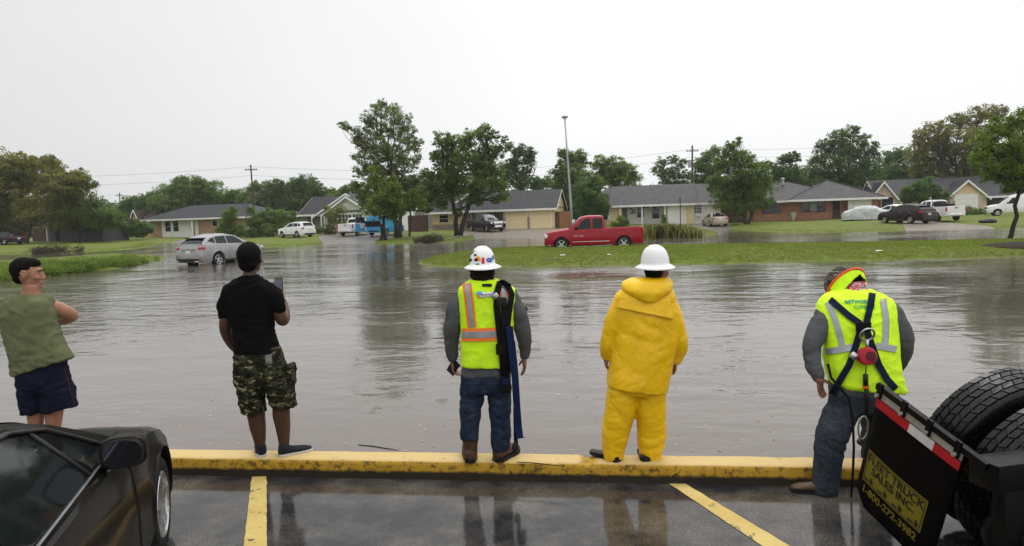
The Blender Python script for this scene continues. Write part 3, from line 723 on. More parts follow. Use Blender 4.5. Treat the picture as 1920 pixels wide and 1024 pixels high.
def init_house_mats():
    HM.update(orange=brick_mat('orange brick', (.50,.27,.15), (.62,.36,.22), (.42,.34,.27)), red=brick_mat('red brick', (.36,.125,.065), (.50,.21,.12), (.42,.32,.25)),
      beige=brick_mat('beige brick', (.56,.43,.32), (.66,.52,.40), (.50,.43,.36)), pinkb=brick_mat('pale brown brick', (.30,.21,.17), (.40,.30,.25), (.36,.31,.27)),
      roofd=shingle_mat('dark shingles', (.020,.021,.025)), roofg=shingle_mat('grey shingles', (.040,.036,.038)), roofb=shingle_mat('brown shingles', (.06,.042,.036)),
      white=M('white paint', (.86,.85,.82), .5, var=.08), trim=M('white trim', (.80,.79,.76), .5, var=.1), cream=M('cream garage paint', (.88,.72,.43), .5, var=.06),
      creamw=siding_mat('cream boards', (.82,.64,.34), True, .35), sage=siding_mat('pale green boards', (.56,.60,.52)), greyw=siding_mat('grey boards', (.20,.195,.185), True, .3),
      dkgrey=siding_mat('dark grey boards', (.075,.078,.088)), whitew=siding_mat('white boards', (.90,.88,.85), True, .3), tan=siding_mat('tan boards', (.78,.58,.38), False, .18),
      glass=M('window glass', (.018,.022,.026), .06, var=.4, bump=0, spec=.6), curt=M('curtain', (.34,.36,.36), .7, var=.3, vs=9), dark=M('dark opening', (.02,.02,.022), .6),
      wood=siding_mat('cedar fence', (.30,.13,.055), True, .14), woodd=siding_mat('old dark fence', (.085,.05,.034), True, .14), woodg=siding_mat('red-brown boards', (.10,.035,.022), True, .14),
      metal=M('galvanised metal', (.38,.39,.40), .45, .6), pole=M('creosoted pole', (.07,.055,.045), .85), blk=M('black metal', (.02,.02,.02), .5), conc=M('driveway concrete', (.11,.09,.072), .38, var=.35, vs=1.2, spec=.5),
      concp=M('pale concrete', (.19,.155,.12), .4, var=.35, vs=.9), green=M('green plastic', (.01,.06,.035), .5), terr=M('terracotta', (.35,.12,.05), .8), wire=M('wire', (.10,.10,.10), .6), stone=M('white stone urn', (.62,.60,.55), .7, var=.25, vs=8))
class House:
    """Local frame: x along the street (picture left to right), y away from it, z up; origin on the ground at the front wall line."""
    def __init__(s, px, py, label, z=None, rz=ST, name='house', Y=None):
        p = on_ground(px, py) if Y is None else atd(px, py, Y)
        if Y is not None: p.z = H(p.x, p.y)
        if z is not None: p = at(px, py, z)
        s.o = p; s.root = empty(name, p, rz, label, 'house'); s.q = Matrix.Rotation(rz, 3, 'Z'); s.qi = s.q.inverted()
    def lx(s, px, y=0.0):                          # local x of a photo column on the wall plane y
        d = ray(px, 400); a = s.qi@(CAM-s.o); b = s.qi@d; t = (y-a.y)/b.y; return a.x+b.x*t
    def lz(s, px, py, y=0.0):
        d = ray(px, py); a = s.qi@(CAM-s.o); b = s.qi@d; t = (y-a.y)/b.y; return a.z+b.z*t
    def wall(s, x0, x1, y0, y1, h, mat, z0=-.6, name='wall'): m = MB(); m.bx(x0, x1, y0, y1, z0, h); return m.build(name, mat, s.root)
    def part(s, name, mat, *boxes, par=None):
        m = MB()
        for b in boxes: m.bx(*b)
        return m.build(name, mat, par or s.root)
    def gable(s, x0, x1, y0, y1, ze, zr, mat, ov=.5, th=.12, trim='trim', fascia=True, end_trim=True, name='roof', wm=None):
        """ridge parallel to the street"""
        ym = (y0+y1)/2; k = (zr-ze)/(ym-y0); a0, a1 = y0-ov, y1+ov; zl = ze-k*ov; m = MB()
        P = [(a0, zl), (ym, zr), (a1, zl), (a1, zl-th), (ym, zr-th), (a0, zl-th)]
        m.prism(P, lambda a, b, t: V((t, a, b)), x0-.25, x1+.25); r = m.build(name, mat, s.root)
        if fascia: s.part('fascia', HM[trim], (x0-.25, x1+.25, a0-.06, a0-.003, zl-th-.10, zl+.015), par=r)
        m = MB()
        for x in (x0-.0, x1-.02):
            m.prism([(y0, ze-.12), (ym, zr-th-.04), (y1, ze-.12)], lambda a, b, t: V((t, a, b)), x+.002, x+.016)
            m.build('gable_end', wm or HM['trim'], s.root); m = MB()
        if end_trim:
            m2 = MB()
            for xx in (x0-.275, x1+.253):
                m2.prism([(a0, zl+.01), (ym, zr+.01), (a1, zl+.01), (a1, zl-.18), (ym, zr-.18), (a0, zl-.18)], lambda a, b, t: V((t, a, b)), xx, xx+.02)
            m2.build('verge_board', HM[trim], r)
        return r
    def front_gable(s, x0, x1, y0, y1, ze, zr, mat, wallmat, ov=.35, th=.12, trim='trim', xm=None, name='roof'):
        """ridge pointing at the street"""
        xm = (x0+x1)/2 if xm is None else xm; kl = (zr-ze)/(xm-x0); kr = (zr-ze)/(x1-xm); m = MB()
        P = [(x0-ov, ze-kl*ov), (xm, zr), (x1+ov, ze-kr*ov), (x1+ov, ze-kr*ov-th), (xm, zr-th), (x0-ov, ze-kl*ov-th)]
        m.prism(P, lambda a, b, t: V((a, t, b)), y0-.4, y1); r = m.build(name, mat, s.root)
        m = MB(); m.prism([(x0, ze-.15), (xm, zr-th-.05), (x1, ze-.15)], lambda a, b, t: V((a, t, b)), y0-.01, y0+.1); m.build('gable_wall', wallmat, s.root)
        m = MB(); P = [(x0-ov, ze-kl*ov+.02), (xm, zr+.02), (x1+ov, ze-kr*ov+.02), (x1+ov, ze-kr*ov-.24), (xm, zr-.26), (x0-ov, ze-kl*ov-.24)]
        m.prism(P, lambda a, b, t: V((a, t, b)), y0-.46, y0-.403); m.build('barge_board', HM[trim], r)
        return r
    def hip(s, x0, x1, y0, y1, ze, zr, mat, ov=.55, hl=None, hr=None, trim='trim'):
        a0, a1, b0, b1 = x0-ov, x1+ov, y0-ov, y1+ov; ym = (b0+b1)/2; w = (b1-b0)/2
        xl = a0+(w if hl is None else hl); xr = a1-(w if hr is None else hr); m = MB()
        m.add([(a0,b0,ze),(a1,b0,ze),(a1,b1,ze),(a0,b1,ze),(xl,ym,zr),(xr,ym,zr),(a0,b0,ze-.1),(a1,b0,ze-.1),(a1,b1,ze-.1),(a0,b1,ze-.1)],
              [(0,1,5,4),(1,2,5),(2,3,4,5),(3,0,4),(0,6,7,1),(1,7,8,2),(2,8,9,3),(3,9,6,0),(9,8,7,6)])
        r = m.build('roof', mat, s.root)
        m = MB(); m.bx(a0-.03, a1+.03, b0-.05, b0-.003, ze-.2, ze+.02); m.bx(a0-.05, a0-.003, b0, b1, ze-.2, ze+.02); m.bx(a1+.003, a1+.05, b0, b1, ze-.2, ze+.02)
        m.build('fascia', HM[trim], r)
        m = MB(); m.tube([(a0,b0,ze+.02),(xl,ym,zr+.03),(xr,ym,zr+.03),(a1,b0,ze+.02)], .05, 5); m.build('ridge_cap', mat, r)
        return r
    def window(s, x0, x1, z0, z1, y=0, nx=2, nz=2, frame='trim', curtain=False, fw=.06, name='window'):
        m = MB(); t = -.05; 
        m.bx(x0-fw, x0, y+t, y+.02, z0-fw, z1+fw); m.bx(x1, x1+fw, y+t, y+.02, z0-fw, z1+fw); m.bx(x0, x1, y+t, y+.02, z1, z1+fw); m.bx(x0, x1, y+t-.03, y+.02, z0-fw, z0)
        for i in range(1, nx): xx = x0+(x1-x0)*i/nx; m.bx(xx-.02, xx+.02, y+t+.01, y-.015, z0, z1)
        for i in range(1, nz): zz = z0+(z1-z0)*i/nz; m.bx(x0, x1, y+t+.013, y-.018, zz-.02, zz+.02)
        w = m.build(name, HM[frame], s.root); s.part('pane', HM['glass'], (x0, x1, y-.012, y-.003, z0, z1), par=w)
        if curtain: 
            a = x0+(x1-x0)*.34; b = x0+(x1-x0)*.66
            s.part('curtain', HM['curt'], (a, b, y-.0145, y-.0125, z0, z1), par=w)
        return w
    def door(s, x0, x1, h, mat, y=0, z0=0, name='door'):
        m = MB(); m.bx(x0, x1, y-.05, y-.003, z0, h)
        for i in (0, 1):
            for j in (0, 1, 2):
                a = x0+(x1-x0)*(.12+.44*i); z = z0+(h-z0)*(.06+.31*j); m.bx(a, a+(x1-x0)*.32, y-.06, y-.0505, z, z+(h-z0)*.24)
        d = m.build(name, mat, s.root); s.part('frame', HM['trim'], (x0-.08, x0-.002, y-.07, y, z0, h+.08), (x1+.002, x1+.08, y-.07, y, z0, h+.08), (x0-.002, x1+.002, y-.07, y, h+.002, h+.08), par=d)
        m = MB(); m.ell((x1-.1, y-.08, z0+1.0), (.03, .03, .03), 8, 6); m.build('handle', HM['metal'], d); return d
    def garage(s, x0, x1, h, mat, y=0, rows=4):
        m = MB(); hh = h/rows
        for i in range(rows): m.bx(x0, x1, y-.05, y-.004, i*hh+.012, (i+1)*hh-.006)
        d = m.build('garage_door', mat, s.root); s.part('frame', HM['trim'], (x0-.1, x0-.003, y-.075, y, 0, h+.1), (x1+.003, x1+.1, y-.075, y, 0, h+.1), (x0-.003, x1+.003, y-.075, y, h+.003, h+.1), par=d); return d
    def fill(s, m0): pass

def make_houses():
    # --- dark grey house, far left
    h = House(100, 452, 'low dark grey gabled house half hidden by trees at far left', rz=R(-24)); X = h.lx
    x0, x1 = X(62), X(190); zt = 2.3
    h.wall(x0, x1, 0, 3.2, zt, HM['dkgrey']); r = h.front_gable(X(93), X(192), -.5, 3.4, zt-.1, 3.9, HM['roofg'], HM['dkgrey'], trim='blk' if False else 'trim')
    h.gable(x0-1.5, X(93), -.3, 4, 2.5, 3.9, HM['roofg'], trim='pole', end_trim=False)
    h.part('garage_door', HM['woodg'], (X(58), X(85), -.08, -.01, 0, 1.75)); h.part('beam', HM['trim'], (X(56), X(86), -.12, -.02, 1.8, 2.15))
    h.part('post', HM['trim'], (X(95)-.12, X(95)+.12, -.75, -.53, -.2, 2.2))
    h.part('screen', HM['dark'], (X(101), X(108), -.06, -.01, 0, 1.8)); h.part('panel', HM['dkgrey'], (X(116), X(146), -.08, -.01, 0, 1.7))
    # --- brown gabled house behind
    h = House(255, 418, 'distant house with brown gabled roof left of the long hip roof', Y=118); X = h.lx
    h.wall(X(244), X(300), 0, 8, 2.8, HM['orange']); h.front_gable(X(244), X(262), 0, 9, 2.6, 4.5, HM['roofb'], HM['orange'], trim='trim')
    h.gable(X(262), X(305), .5, 8, 2.8, 4.4, HM['roofb']); h.window(X(250), X(256), 1.2, 2.2)
    # --- long orange brick house with white window wall
    h = House(300, 444, 'long low house with orange brick ends, white window wall and dark hip roof'); X = h.lx; Z = h.lz
    x0 = X(279); x1 = X(482); ze = Z(300, 412)
    h.wall(x0, x1, 0, 8.5, ze, HM['orange']); h.hip(x0-.2, x1, -.3, 8.5, ze+.02, ze+2.05, HM['roofd'], ov=.9)
    h.wall(X(302), X(346), -.06, 0, ze-.05, HM['whitew'], name='window_wall')
    for a, b in ((309, 319), (324, 334)): h.window(X(a), X(b), .75, 2.15, -.06, 1, 2)
    h.wall(X(346), X(370), -.04, 0, ze-.05, HM['white'], name='entry_wall'); h.door(X(358), X(364), 2.05, HM['greyw'], -.04)
    h.part('porch_post', HM['trim'], (X(367)-.1, X(367)+.1, -1.0, -.8, 0, ze)); h.window(X(397), X(406), 1.3, 2.1, 0, 1, 1)
    h.window(X(466), X(472), .8, 2.0, 0, 1, 2)
    h.part('skylight_flashing', HM['metal'], (X(385), X(385)+.08, .5, .6, ze+.4, ze+.9))
    # --- white gable house
    h = House(600, 437, 'house with twin pale gables, white trim and a dark shingle roof'); X = h.lx; Z = h.lz; ze = Z(560, 404)
    h.wall(X(553), X(770), 1.5, 10, ze, HM['greyw']); h.gable(X(553), X(770), 1.5, 9.5, ze+.35, ze+2.6, HM['roofd'])
    h.wall(X(625), X(699), -.5, 1.5, ze, HM['sage'], name='front_wall'); h.front_gable(X(612), X(699), -.5, 6, ze+.15, ze+2.3, HM['roofd'], HM['sage'], xm=X(655))
    h.front_gable(X(584), X(705), 1.0, 6, ze-.1, ze+2.75, HM['roofd'], HM['sage'], xm=X(645))
    h.part('brick_base', HM['red'], (X(630), X(700), -.62, -.5, -.3, .75)); h.window(X(638), X(662), .95, 2.35, -.5, 4, 3); h.window(X(664), X(682), .95, 2.35, -.5, 3, 3)
    h.part('awning_beam', HM['blk'], (X(634), X(679), -.62, -.5, 2.72, 2.88))
    for x in (600, 606, 610): h.part('porch_post', HM['trim'], (X(x)-.08, X(x)+.08, .2, .36, 0, ze))
    h.part('porch_post', HM['trim'], (X(578)-.08, X(578)+.08, .8, .96, 0, ze)); h.part('entry', HM['dark'], (X(567), X(577), 1.45, 1.5, 0, 2.1))
    h.wall(X(742), X(770), .0, 1.5, ze, HM['white'], name='side_wall'); h.part('gable_vent', HM['trim'], (X(651), X(657), -.54, -.51, ze+1.2, ze+1.35))
    m = MB(); m.tube([(X(634), 4, ze+2.3), (X(634), 4, ze+3.1)], .1, 8); m.build('roof_vent', HM['metal'], h.root)
    # --- cream house with double garage
    h = House(990, 429, 'cream house with two closed garage doors side by side and dark gabled roof'); X = h.lx; Z = h.lz; ze = Z(1000, 389)
    xg0, xg1 = X(943), X(1040); xl = X(800)
    h.wall(xg0, xg1, 0, 7, ze, HM['creamw']); h.gable(X(870), xg1+.1, 0, 7.2, ze+.15, Z(1040, 355, 3.6), HM['roofd'], ov=.55, wm=HM['creamw'])
    h.garage(X(950), X(988), 2.15, HM['cream'], 0); h.garage(X(994), X(1033), 2.15, HM['cream'], 0)
    h.part('brick_pier', HM['pinkb'], (X(991)-.14, X(991)+.14, -.12, -.078, 0, 1.35), (X(946)-.2, X(946)+.16, -.12, -.078, 0, 1.35))
    h.wall(xl, X(905), 2, 9, ze, HM['creamw']); h.wall(xl-.02, X(905), 1.85, 2, .75, HM['pinkb'], name='brick_base')
    h.gable(xl-.3, X(872), 1.6, 9.2, ze+.1, ze+2.0, HM['roofd'], ov=.6); h.front_gable(X(838, 2), X(938, 2), 3.6, 8, ze+.6, ze+2.65, HM['roofd'], HM['creamw'], xm=X(893, 2))
    h.window(X(824, 2), X(840, 2), 1.0, 2.3, 2, 1, 3); h.part('entry', HM['pinkb'], (X(869, 2), X(882, 2), 1.95, 1.99, 0, 2.3)); h.door(X(884, 2), X(892, 2), 2.1, HM['greyw'], 2)
    h.wall(X(905), xg0, 2.5, 7, ze, HM['pinkb'], name='recess_wall')
    # --- white and cream house with porch
    h = House(1230, 421, 'white house with a pillared porch, cream panels and grey shingle roof'); X = h.lx; Z = h.lz; ze = Z(1230, 382)
    x0, x1 = X(1124), X(1352)
    h.wall(x0, X(1166), 0, 9, ze, HM['creamw']); h.wall(X(1166), X(1252), 1.6, 9, ze, HM['whitew'], name='porch_wall'); h.wall(X(1252), X(1300), 0, 9, ze, HM['whitew'], name='front_wall'); h.wall(X(1300), x1, .5, 9, ze, HM['whitew'], name='side_wall')
    h.gable(X(1146), X(1302), -.2, 9, ze+.15, Z(1225, 347, 4.4), HM['roofg'], ov=.5, end_trim=False); h.gable(X(1128), X(1146)-.3, .6, 8.4, ze+.05, ze+2.0, HM['roofg'], ov=.4)
    h.gable(X(1301)+.5, x1, .5, 9, ze+.12, ze+2.3, HM['roofg'], ov=.4)
    for x in (1163, 1204, 1247): h.part('porch_post', HM['trim'], (X(x)-.09, X(x)+.09, -.4, -.22, 0, ze))
    h.window(X(1126), X(1139), .75, 2.3, 0, 1, 2); h.part('shutter', HM['white'], (X(1140), X(1146), -.05, -.003, .7, 2.3))
    h.part('screen_door', HM['greyw'], (X(1165, 1.6), X(1176, 1.6), 1.52, 1.59, 0, 2.2))
    h.window(X(1195, 1.6), X(1207, 1.6), .9, 2.3, 1.6, 1, 2); h.window(X(1223, 1.6), X(1236, 1.6), .7, 2.3, 1.6, 1, 2)
    for k in range(4): h.part('house_number', HM['blk'], (X(1179.5+k*3.1, 1.6), X(1181.6+k*3.1, 1.6), 1.55, 1.59, 2.05-.2*k, 2.27-.2*k))
    h.part('letter_box', HM['blk'], (X(1182, 1.6), X(1188, 1.6), 1.45, 1.59, 1.35, 1.52))
    for x in (1209, 1215, 1227, 1240):
        m = MB(); m.ell((X(x), -.25, ze-.4), (.16, .16, .14), 8, 6); m.tube([(X(x), -.25, ze-.3), (X(x), -.25, ze)], .01, 4); m.build('hanging_basket', HM['blk'], h.root)
    h.garage(X(1253), X(1280), 2.25, HM['white'], 0); h.part('cream_panel', HM['creamw'], (X(1287), X(1299), -.06, -.003, 0, ze)); h.window(X(1302, .5), X(1315, .5), 1.2, 2.2, .5, 3, 3)
    h.part('air_conditioner', HM['trim'], (X(1304, .5), X(1314, .5), .15, .49, .85, 1.12)); h.part('cream_panel', HM['creamw'], (X(1341, .5), X(1346, .5), .44, .497, 0, ze)); h.door(X(1323, .5), X(1336, .5), 2.15, HM['whitew'], .5)
    # --- red brick house
    h = House(1500, 413, 'red brick ranch house with wide grey hip roof and white garage door'); X = h.lx; Z = h.lz; ze = Z(1500, 376)
    x0, x1 = X(1404), X(1641)
    h.wall(x0, X(1590), 0, 9, ze, HM['red']); h.wall(X(1590), x1, -.8, 9, ze, HM['red'], name='garage_wall')
    h.hip(x0, X(1600), -.2, 10, ze+.02, ze+2.35, HM['roofg'], ov=.8, hl=4.5, hr=7); h.hip(X(1486), x1, -.9, 9.6, ze+.06, ze+2.42, HM['roofg'], ov=.8, hl=5.5, hr=5.2)
    h.window(X(1430), X(1462), .95, 2.2, 0, 3, 1, 'blk'); h.window(X(1504), X(1546), 1.0, 2.5, 0, 3, 1, 'blk', curtain=True)
    h.part('entry', HM['dark'], (X(1561), X(1575), -.02, -.004, .0, 2.4)); h.part('entry_screen', HM['woodd'], (X(1562), X(1574), -.05, -.022, .0, 1.2)); h.garage(X(1588), X(1628), 2.35, HM['white'], -.8)
    m = MB(); m.tube([(X(1478), 4, ze+2.0), (X(1478), 4, ze+2.75)], .16, 8); m.ell((X(1478), 4, ze+2.75), (.26, .26, .12), 8, 6); m.build('roof_vent', HM['metal'], h.root)
    # --- beige gabled house
    h = House(1700, 403, 'beige brick house with two front gables and dark roof at right', rz=R(-15)); X = h.lx; Z = h.lz; ze = Z(1800, 369)
    h.wall(X(1628), X(1692), 0, 9, ze, HM['beige']); h.front_gable(X(1628), X(1684), 0, 10, ze-.1, ze+2.35, HM['roofd'], HM['beige'], trim='trim')
    h.wall(X(1692), X(1768), .8, 9, ze-.1, HM['beige'], name='middle_wall'); h.gable(X(1650), X(1918), 1.2, 11, ze+.3, ze+2.7, HM['roofd'])
    h.wall(X(1768), X(1846), -.6, 6, ze, HM['beige'], name='garage_wall'); h.front_gable(X(1772), X(1846), -.6, 8, ze+.0, ze+2.1, HM['roofd'], HM['tan'])
    h.garage(X(1786), X(1828), 2.4, HM['trim'], -.6); h.wall(X(1846), X(1935), 1, 9, ze, HM['dkgrey'], name='right_wall'); h.gable(X(1846), X(1940), -.2, 9, ze+.1, ze+1.6, HM['roofd'])
    h.window(X(1654), X(1673), .6, 2.3, 0, 2, 2, 'blk'); h.part('dark_porch', HM['dark'], (X(1694, .8), X(1710, .8), .7, .797, 0, 2.4)); h.part('wood_gate', HM['woodg'], (X(1641), X(1651), -.1, -.02, 0, 2.1))
    h.part('porch_post', HM['trim'], (X(1880)-.08, X(1880)+.08, -.6, -.45, 0, ze))
    # --- fences
    def fence(pa, pb, Y, hgt, mat, label, rz=0):
        a, b = atd(*pa, Y), atd(*pb, Y-(pb[0]-pa[0])/FPX*Y*math.tan(R(13))); a.z = H(a.x, a.y); b.z = H(b.x, b.y); d = b-a; L = V((d.x, d.y, 0)).length
        root = empty('wooden_fence', a, math.atan2(d.y, d.x), label, 'fence'); n = max(2, int(L/.15)); m = MB(); rng = np.random.default_rng(int(pa[0]))
        for k in range(n):
            x = L*(k+.5)/n; e = rng.normal()*.015; m.bx(x-L/n*.47, x+L/n*.47, -.012+rng.uniform(-.003, .003), .012, 0, hgt+e)
        m.build('boards', mat, root); m = MB(); m.bx(0, L, .0135, .05, .3, .4); m.bx(0, L, .0135, .05, hgt-.4, hgt-.3); m.build('rails', mat, root)
        for x in np.arange(0, L+.1, max(1.2, L/max(1, round(L/2.4)))): m = MB(); m.bx(x-.05, x+.05, .052, .14, -.2, hgt); m.build('post', mat, root)
    fence((1049,427), (1072,426), 77, 1.9, HM['wood'], 'orange cedar fence panel right of the cream double garage')
    fence((1040,427), (1049,427), 78, 1.85, HM['woodd'], 'narrow dark fence panel at the corner of the cream garage')
    fence((1352,418), (1400,416), 80, 2.3, HM['woodd'], 'tall dark fence between the white house and the red brick house')
    fence((766,434), (802,432), 80, 1.9, HM['woodd'], 'dark fence left of the cream house behind the pine trunks')
    fence((1072,424), (1125,422), 84, 1.6, HM['woodd'], 'old dark fence behind the street lamp pole')
    # --- street lamp
    b = on_ground(1074, 436); b = atd(1074, 430, 60); b.z = H(b.x, b.y); t = atd(1059, 222, 60)
    root = empty('street_lamp', b, 0, 'tall slender grey street lamp leaning left behind the red truck', 'street lamp')
    d = t-b; m = MB(); m.tube([(0,0,-.3), d*.3, d*.7, d], [.13, .11, .075, .055], 10); m.build('pole', HM['metal'], root, smooth=True)
    m = MB(); m.lathe([(.02, 0), (.16, .05), (.3, .14), (.3, .2), (.12, .3), (.03, .34)], d+V((0,0,-.05)), 12, cap=True); lh = m.build('lamp_head', HM['metal'], root, smooth=True)
    m = MB(); m.lathe([(.02, -.02), (.13, 0), (.14, .05)], d+V((0,0,-.07)), 12, cap=True); m.build('lens', HM['trim'], lh, smooth=True)
    m = MB(); m.box(d*.11+V((.13, -.13, 0)), (.26, .03, .6)); m.build('notice_plate', HM['white'], root)
    m = MB(); m.box((0,0,.05), (.5,.5,.25)); m.build('base', HM['conc'], root)
    # --- utility poles and wires
    def upole(px, pt, pb, Y, r, label, lean=0):
        b = atd(px+lean, pb, Y); b.z = .3; t = atd(px, pt, Y)
        root = empty('utility_pole', b, 0, label, 'utility pole', 'utility poles behind the houses'); d = t-b; m = MB(); m.tube([(0,0,-.5), d], [r*1.2, r], 8); m.build('pole', HM['pole'], root)
        m = MB(); m.box(d*.93, (1.8, .1, .12)); m.build('crossarm', HM['pole'], root)
        for k in (-.75, -.3, .3, .75): m = MB(); m.lathe([(.04, 0), (.07, .05), (.05, .1), (.06, .14), (.02, .18)], d*.93+V((k, 0, .06)), 8, cap=True); m.build('insulator', HM['metal'], root)
        return t
    a = upole(142, 328, 440, 100, .10, 'thin pole poking out of the olive tree at far left', 7)
    c = upole(224, 361, 420, 150, .11, 'small distant pole above the dark hedge', 2)
    e = upole(470, 309, 430, 100, .11, 'leaning pole behind the leafy trees left of the white gable', 9)
    f = upole(1298, 273, 420, 100, .12, 'dark upright pole with transformer behind the white porch house')
    g = upole(1714, 262, 400, 104, .11, 'pole partly hidden by the massive tree at right', -2)
    m = MB(); tp = atd(1293, 300, 99.6); m.tube([tp, tp+V((0,0,-1.1))], .25, 10); m.tube([tp+V((0,.0,-.3)), tp+V((.45,.3,-.3))], .05, 6)
    o = m.build('transformer', HM['metal'], None); tag(o, 'grey can transformer hung on the dark central pole', 'transformer')
    def wires(name, label, pts, dz, n=20):
        root = empty(name, pts[0], 0, label, 'wires')
        for k, (oy, oz) in enumerate(dz):
            m = MB()
            for a_, b_ in zip(pts[:-1], pts[1:]):
                L = (b_-a_).length; P = [a_.lerp(b_, i/n)-pts[0]+V((0, oy, oz-.0009*L*L*4*(i/n)*(1-i/n)*.35)) for i in range(n+1)]; m.tube(P, .014, 4, cap=False)
            m.build('wire', HM['wire'], root)
    wires('power_lines', 'power lines sagging behind the left and middle trees between the poles', [atd(-60, 334, 96), a, e, atd(800, 318, 100)], [(0, -.25), (.5, -1.5)])
    wires('power_lines', 'power lines running right from the tree tops to the central and right poles', [atd(960, 312, 100), f, g, atd(1960, 235, 104)], [(0, -.5), (.5, -1.6)])
    wires('power_lines', 'short far lines at the small distant pole above the hedge', [atd(150, 362, 150), c, atd(330, 372, 150)], [(0, -.5)])
    # --- small things in the gardens
    def cart(px, py, hgt, mat, label):
        b = on_ground(px, py); root = empty('wheelie_bin', b, ST, label, 'bin'); m = MB()
        rs = [[V((sx*w, sy*w*1.1, z)) for sx, sy in ((-1,-1),(1,-1),(1,1),(-1,1))] for w, z in ((.24, .08), (.3, hgt-.1))]; m.rings(rs); m.build('body', mat, root)
        m = MB(); m.rings([[V((sx*w, sy*w*1.1, z)) for sx, sy in ((-1,-1),(1,-1),(1,1),(-1,1))] for w, z in ((.33, hgt-.098), (.33, hgt-.04), (.2, hgt))]); m.build('lid', mat, root)
        for s_ in (-1, 1): m = MB(); m.tube([(s_*.26, .3, .1), (s_*.32, .3, .1)], .1, 10); m.build('wheel', HM['blk'], root)
    cart(1366, 416, 1.1, HM['green'], 'green wheeled bin beside the tan car'); cart(780, 431, 1.1, HM['green'], 'green wheeled bin in front of the dark fence by the pines')
    b = on_ground(1487, 413.5); m = MB(); m.lathe([(.16, 0), (.22, .06), (.14, .14), (.26, .4), (.38, .75), (.36, .95), (.24, 1.05), (.22, 1.0)], (0,0,0), 16, cap=True); o = m.build('garden_urn', HM['stone'], None, smooth=True); o.location = b
    tag(o, 'large pale garden urn standing before the red brick wall', 'urn')
    b = on_ground(1269, 419); root = empty('wheelbarrow', b, ST, 'dark wheelbarrow by the white garage door', 'wheelbarrow'); m = MB()
    m.rings([[V((x*w, y*w*.7, z)) for x, y in ((-1,-1),(1,-1),(1,1),(-1,1))] for w, z in ((.35, .35), (.6, .65))]); m.build('tray', HM['blk'], root); m = MB(); m.tube([(-.7,-.05,.2), (-.7,.05,.2)], .2, 14); m.build('wheel', HM['blk'], root)
    for s_ in (-1, 1): m = MB(); m.tube([(-.7, s_*.1, .2), (.2, s_*.3, .35), (1.0, s_*.32, .6)], .03, 6); m.tube([(.3, s_*.28, .38), (.4, s_*.28, 0)], .03, 6); m.build('handle', HM['blk'], root)
    b = on_ground(1232, 447); m = MB(); m.tube([(0,0,-.2), (0,0,1.9)], .035, 6); m.lathe([(.035, 1.9), (.05, 1.93), (.0, 1.97)], (0,0,0), 6); o = m.build('metal_stake', HM['blk'], None); b = on_ground(1276, 446); o.location = b
    s_ = (2.15-1.0)/1.97; o.scale = (1, 1, 1.55); tag(o, 'thin dark metal stake standing at the water edge beside the strappy plants', 'stake')
    b = on_ground(1852, 418); m = MB(); m.ell((0,0,.12), (.75,.4,.22), 14, 8); m.ell((.4,.1,.15), (.4,.3,.2), 12, 8); o = remesh(m, 'rubbish_bag', HM['blk'], None, .05, 2, lambda c: noise.noise(c*4)*.05); o.location = b; tag(o, 'black rubbish bag lying on the lawn left of the nearest tree', 'bag')
    # mulch ring at the near tree
    b = at(1918, 461, .3); b.z = H(b.x, b.y); m = MB(); m.lathe([(1.55, -.05), (1.4, .04), (.9, .12), (.2, .18)], (0,0,0), 40, cap=True); o = m.build('mulch', M('mulch', (.035,.024,.018), .95, var=.5, vs=5, bs=12, bump=1, bd=.05), None, smooth=True); o.location = b
    tag(o, 'dark mulch ring round the foot of the nearest street tree', 'mulch', kind='stuff')
def make_drives():
    c, cp = HM['conc'], HM['concp']
    draped('driveway', [(610,462),(700,462),(705,450),(740,444),(745,438),(600,438),(597,446)], c)
    draped('driveway', [(840,448),(885,440),(905,462),(1075,462),(1060,436),(1040,428),(943,430),(870,434)], cp)
    draped('driveway', [(1290,421),(1352,419),(1368,424),(1400,445),(1355,445),(1340,434)], c)
    draped('driveway', [(1690,420),(1700,434),(1830,436),(1880,430),(1850,424),(1800,420),(1745,414),(1700,414)], cp)
    draped('driveway', [(283,466),(345,468),(400,470),(400,452),(340,450),(292,459)], c)
# ---------------------------------------------------------------- vehicles
def paint(name, c, rough=.32, metal=0, dirt=.15, coat=.3, spec=.2, drops=0):
    t = NT(name)
    n = t.noise(1.6, 4, rough=.7); g = t.node('ShaderNodeSeparateXYZ'); t.l.new(t.tc.outputs['Object'], g.inputs[0])
    mud = t.ramp(t.math('ADD', g.outputs['Z'], t.math('MULTIPLY', n, .35)), [(.30, .7), (.62, 0.)])
    col = t.mix(t.math('MULTIPLY', mud, dirt*2), tuple(c), (.12,.095,.07))
    nb = t.bump(t.noise(160, 2), .10, .0015)
    if drops:
        vo = t.node('ShaderNodeTexVoronoi'); vo.inputs['Scale'].default_value = 95; t.l.new(t.tc.outputs['Object'], vo.inputs['Vector'])
        up = t.node('ShaderNodeNewGeometry'); nz = t.node('ShaderNodeSeparateXYZ'); t.l.new(up.outputs['Normal'], nz.inputs[0])
        dr = t.math('MULTIPLY', t.ramp(vo.outputs['Distance'], [(.0, 1.), (.42, 0.)]), t.ramp(nz.outputs['Z'], [(.15, .15), (.5, 1.)])); nb = t.bump(dr, .8, .003)
    return t.out(col, t.math('ADD', rough, t.math('MULTIPLY', mud, .3)), nb, metal, spec, Coat_Weight=coat, Coat_Roughness=.08)
CM = {}
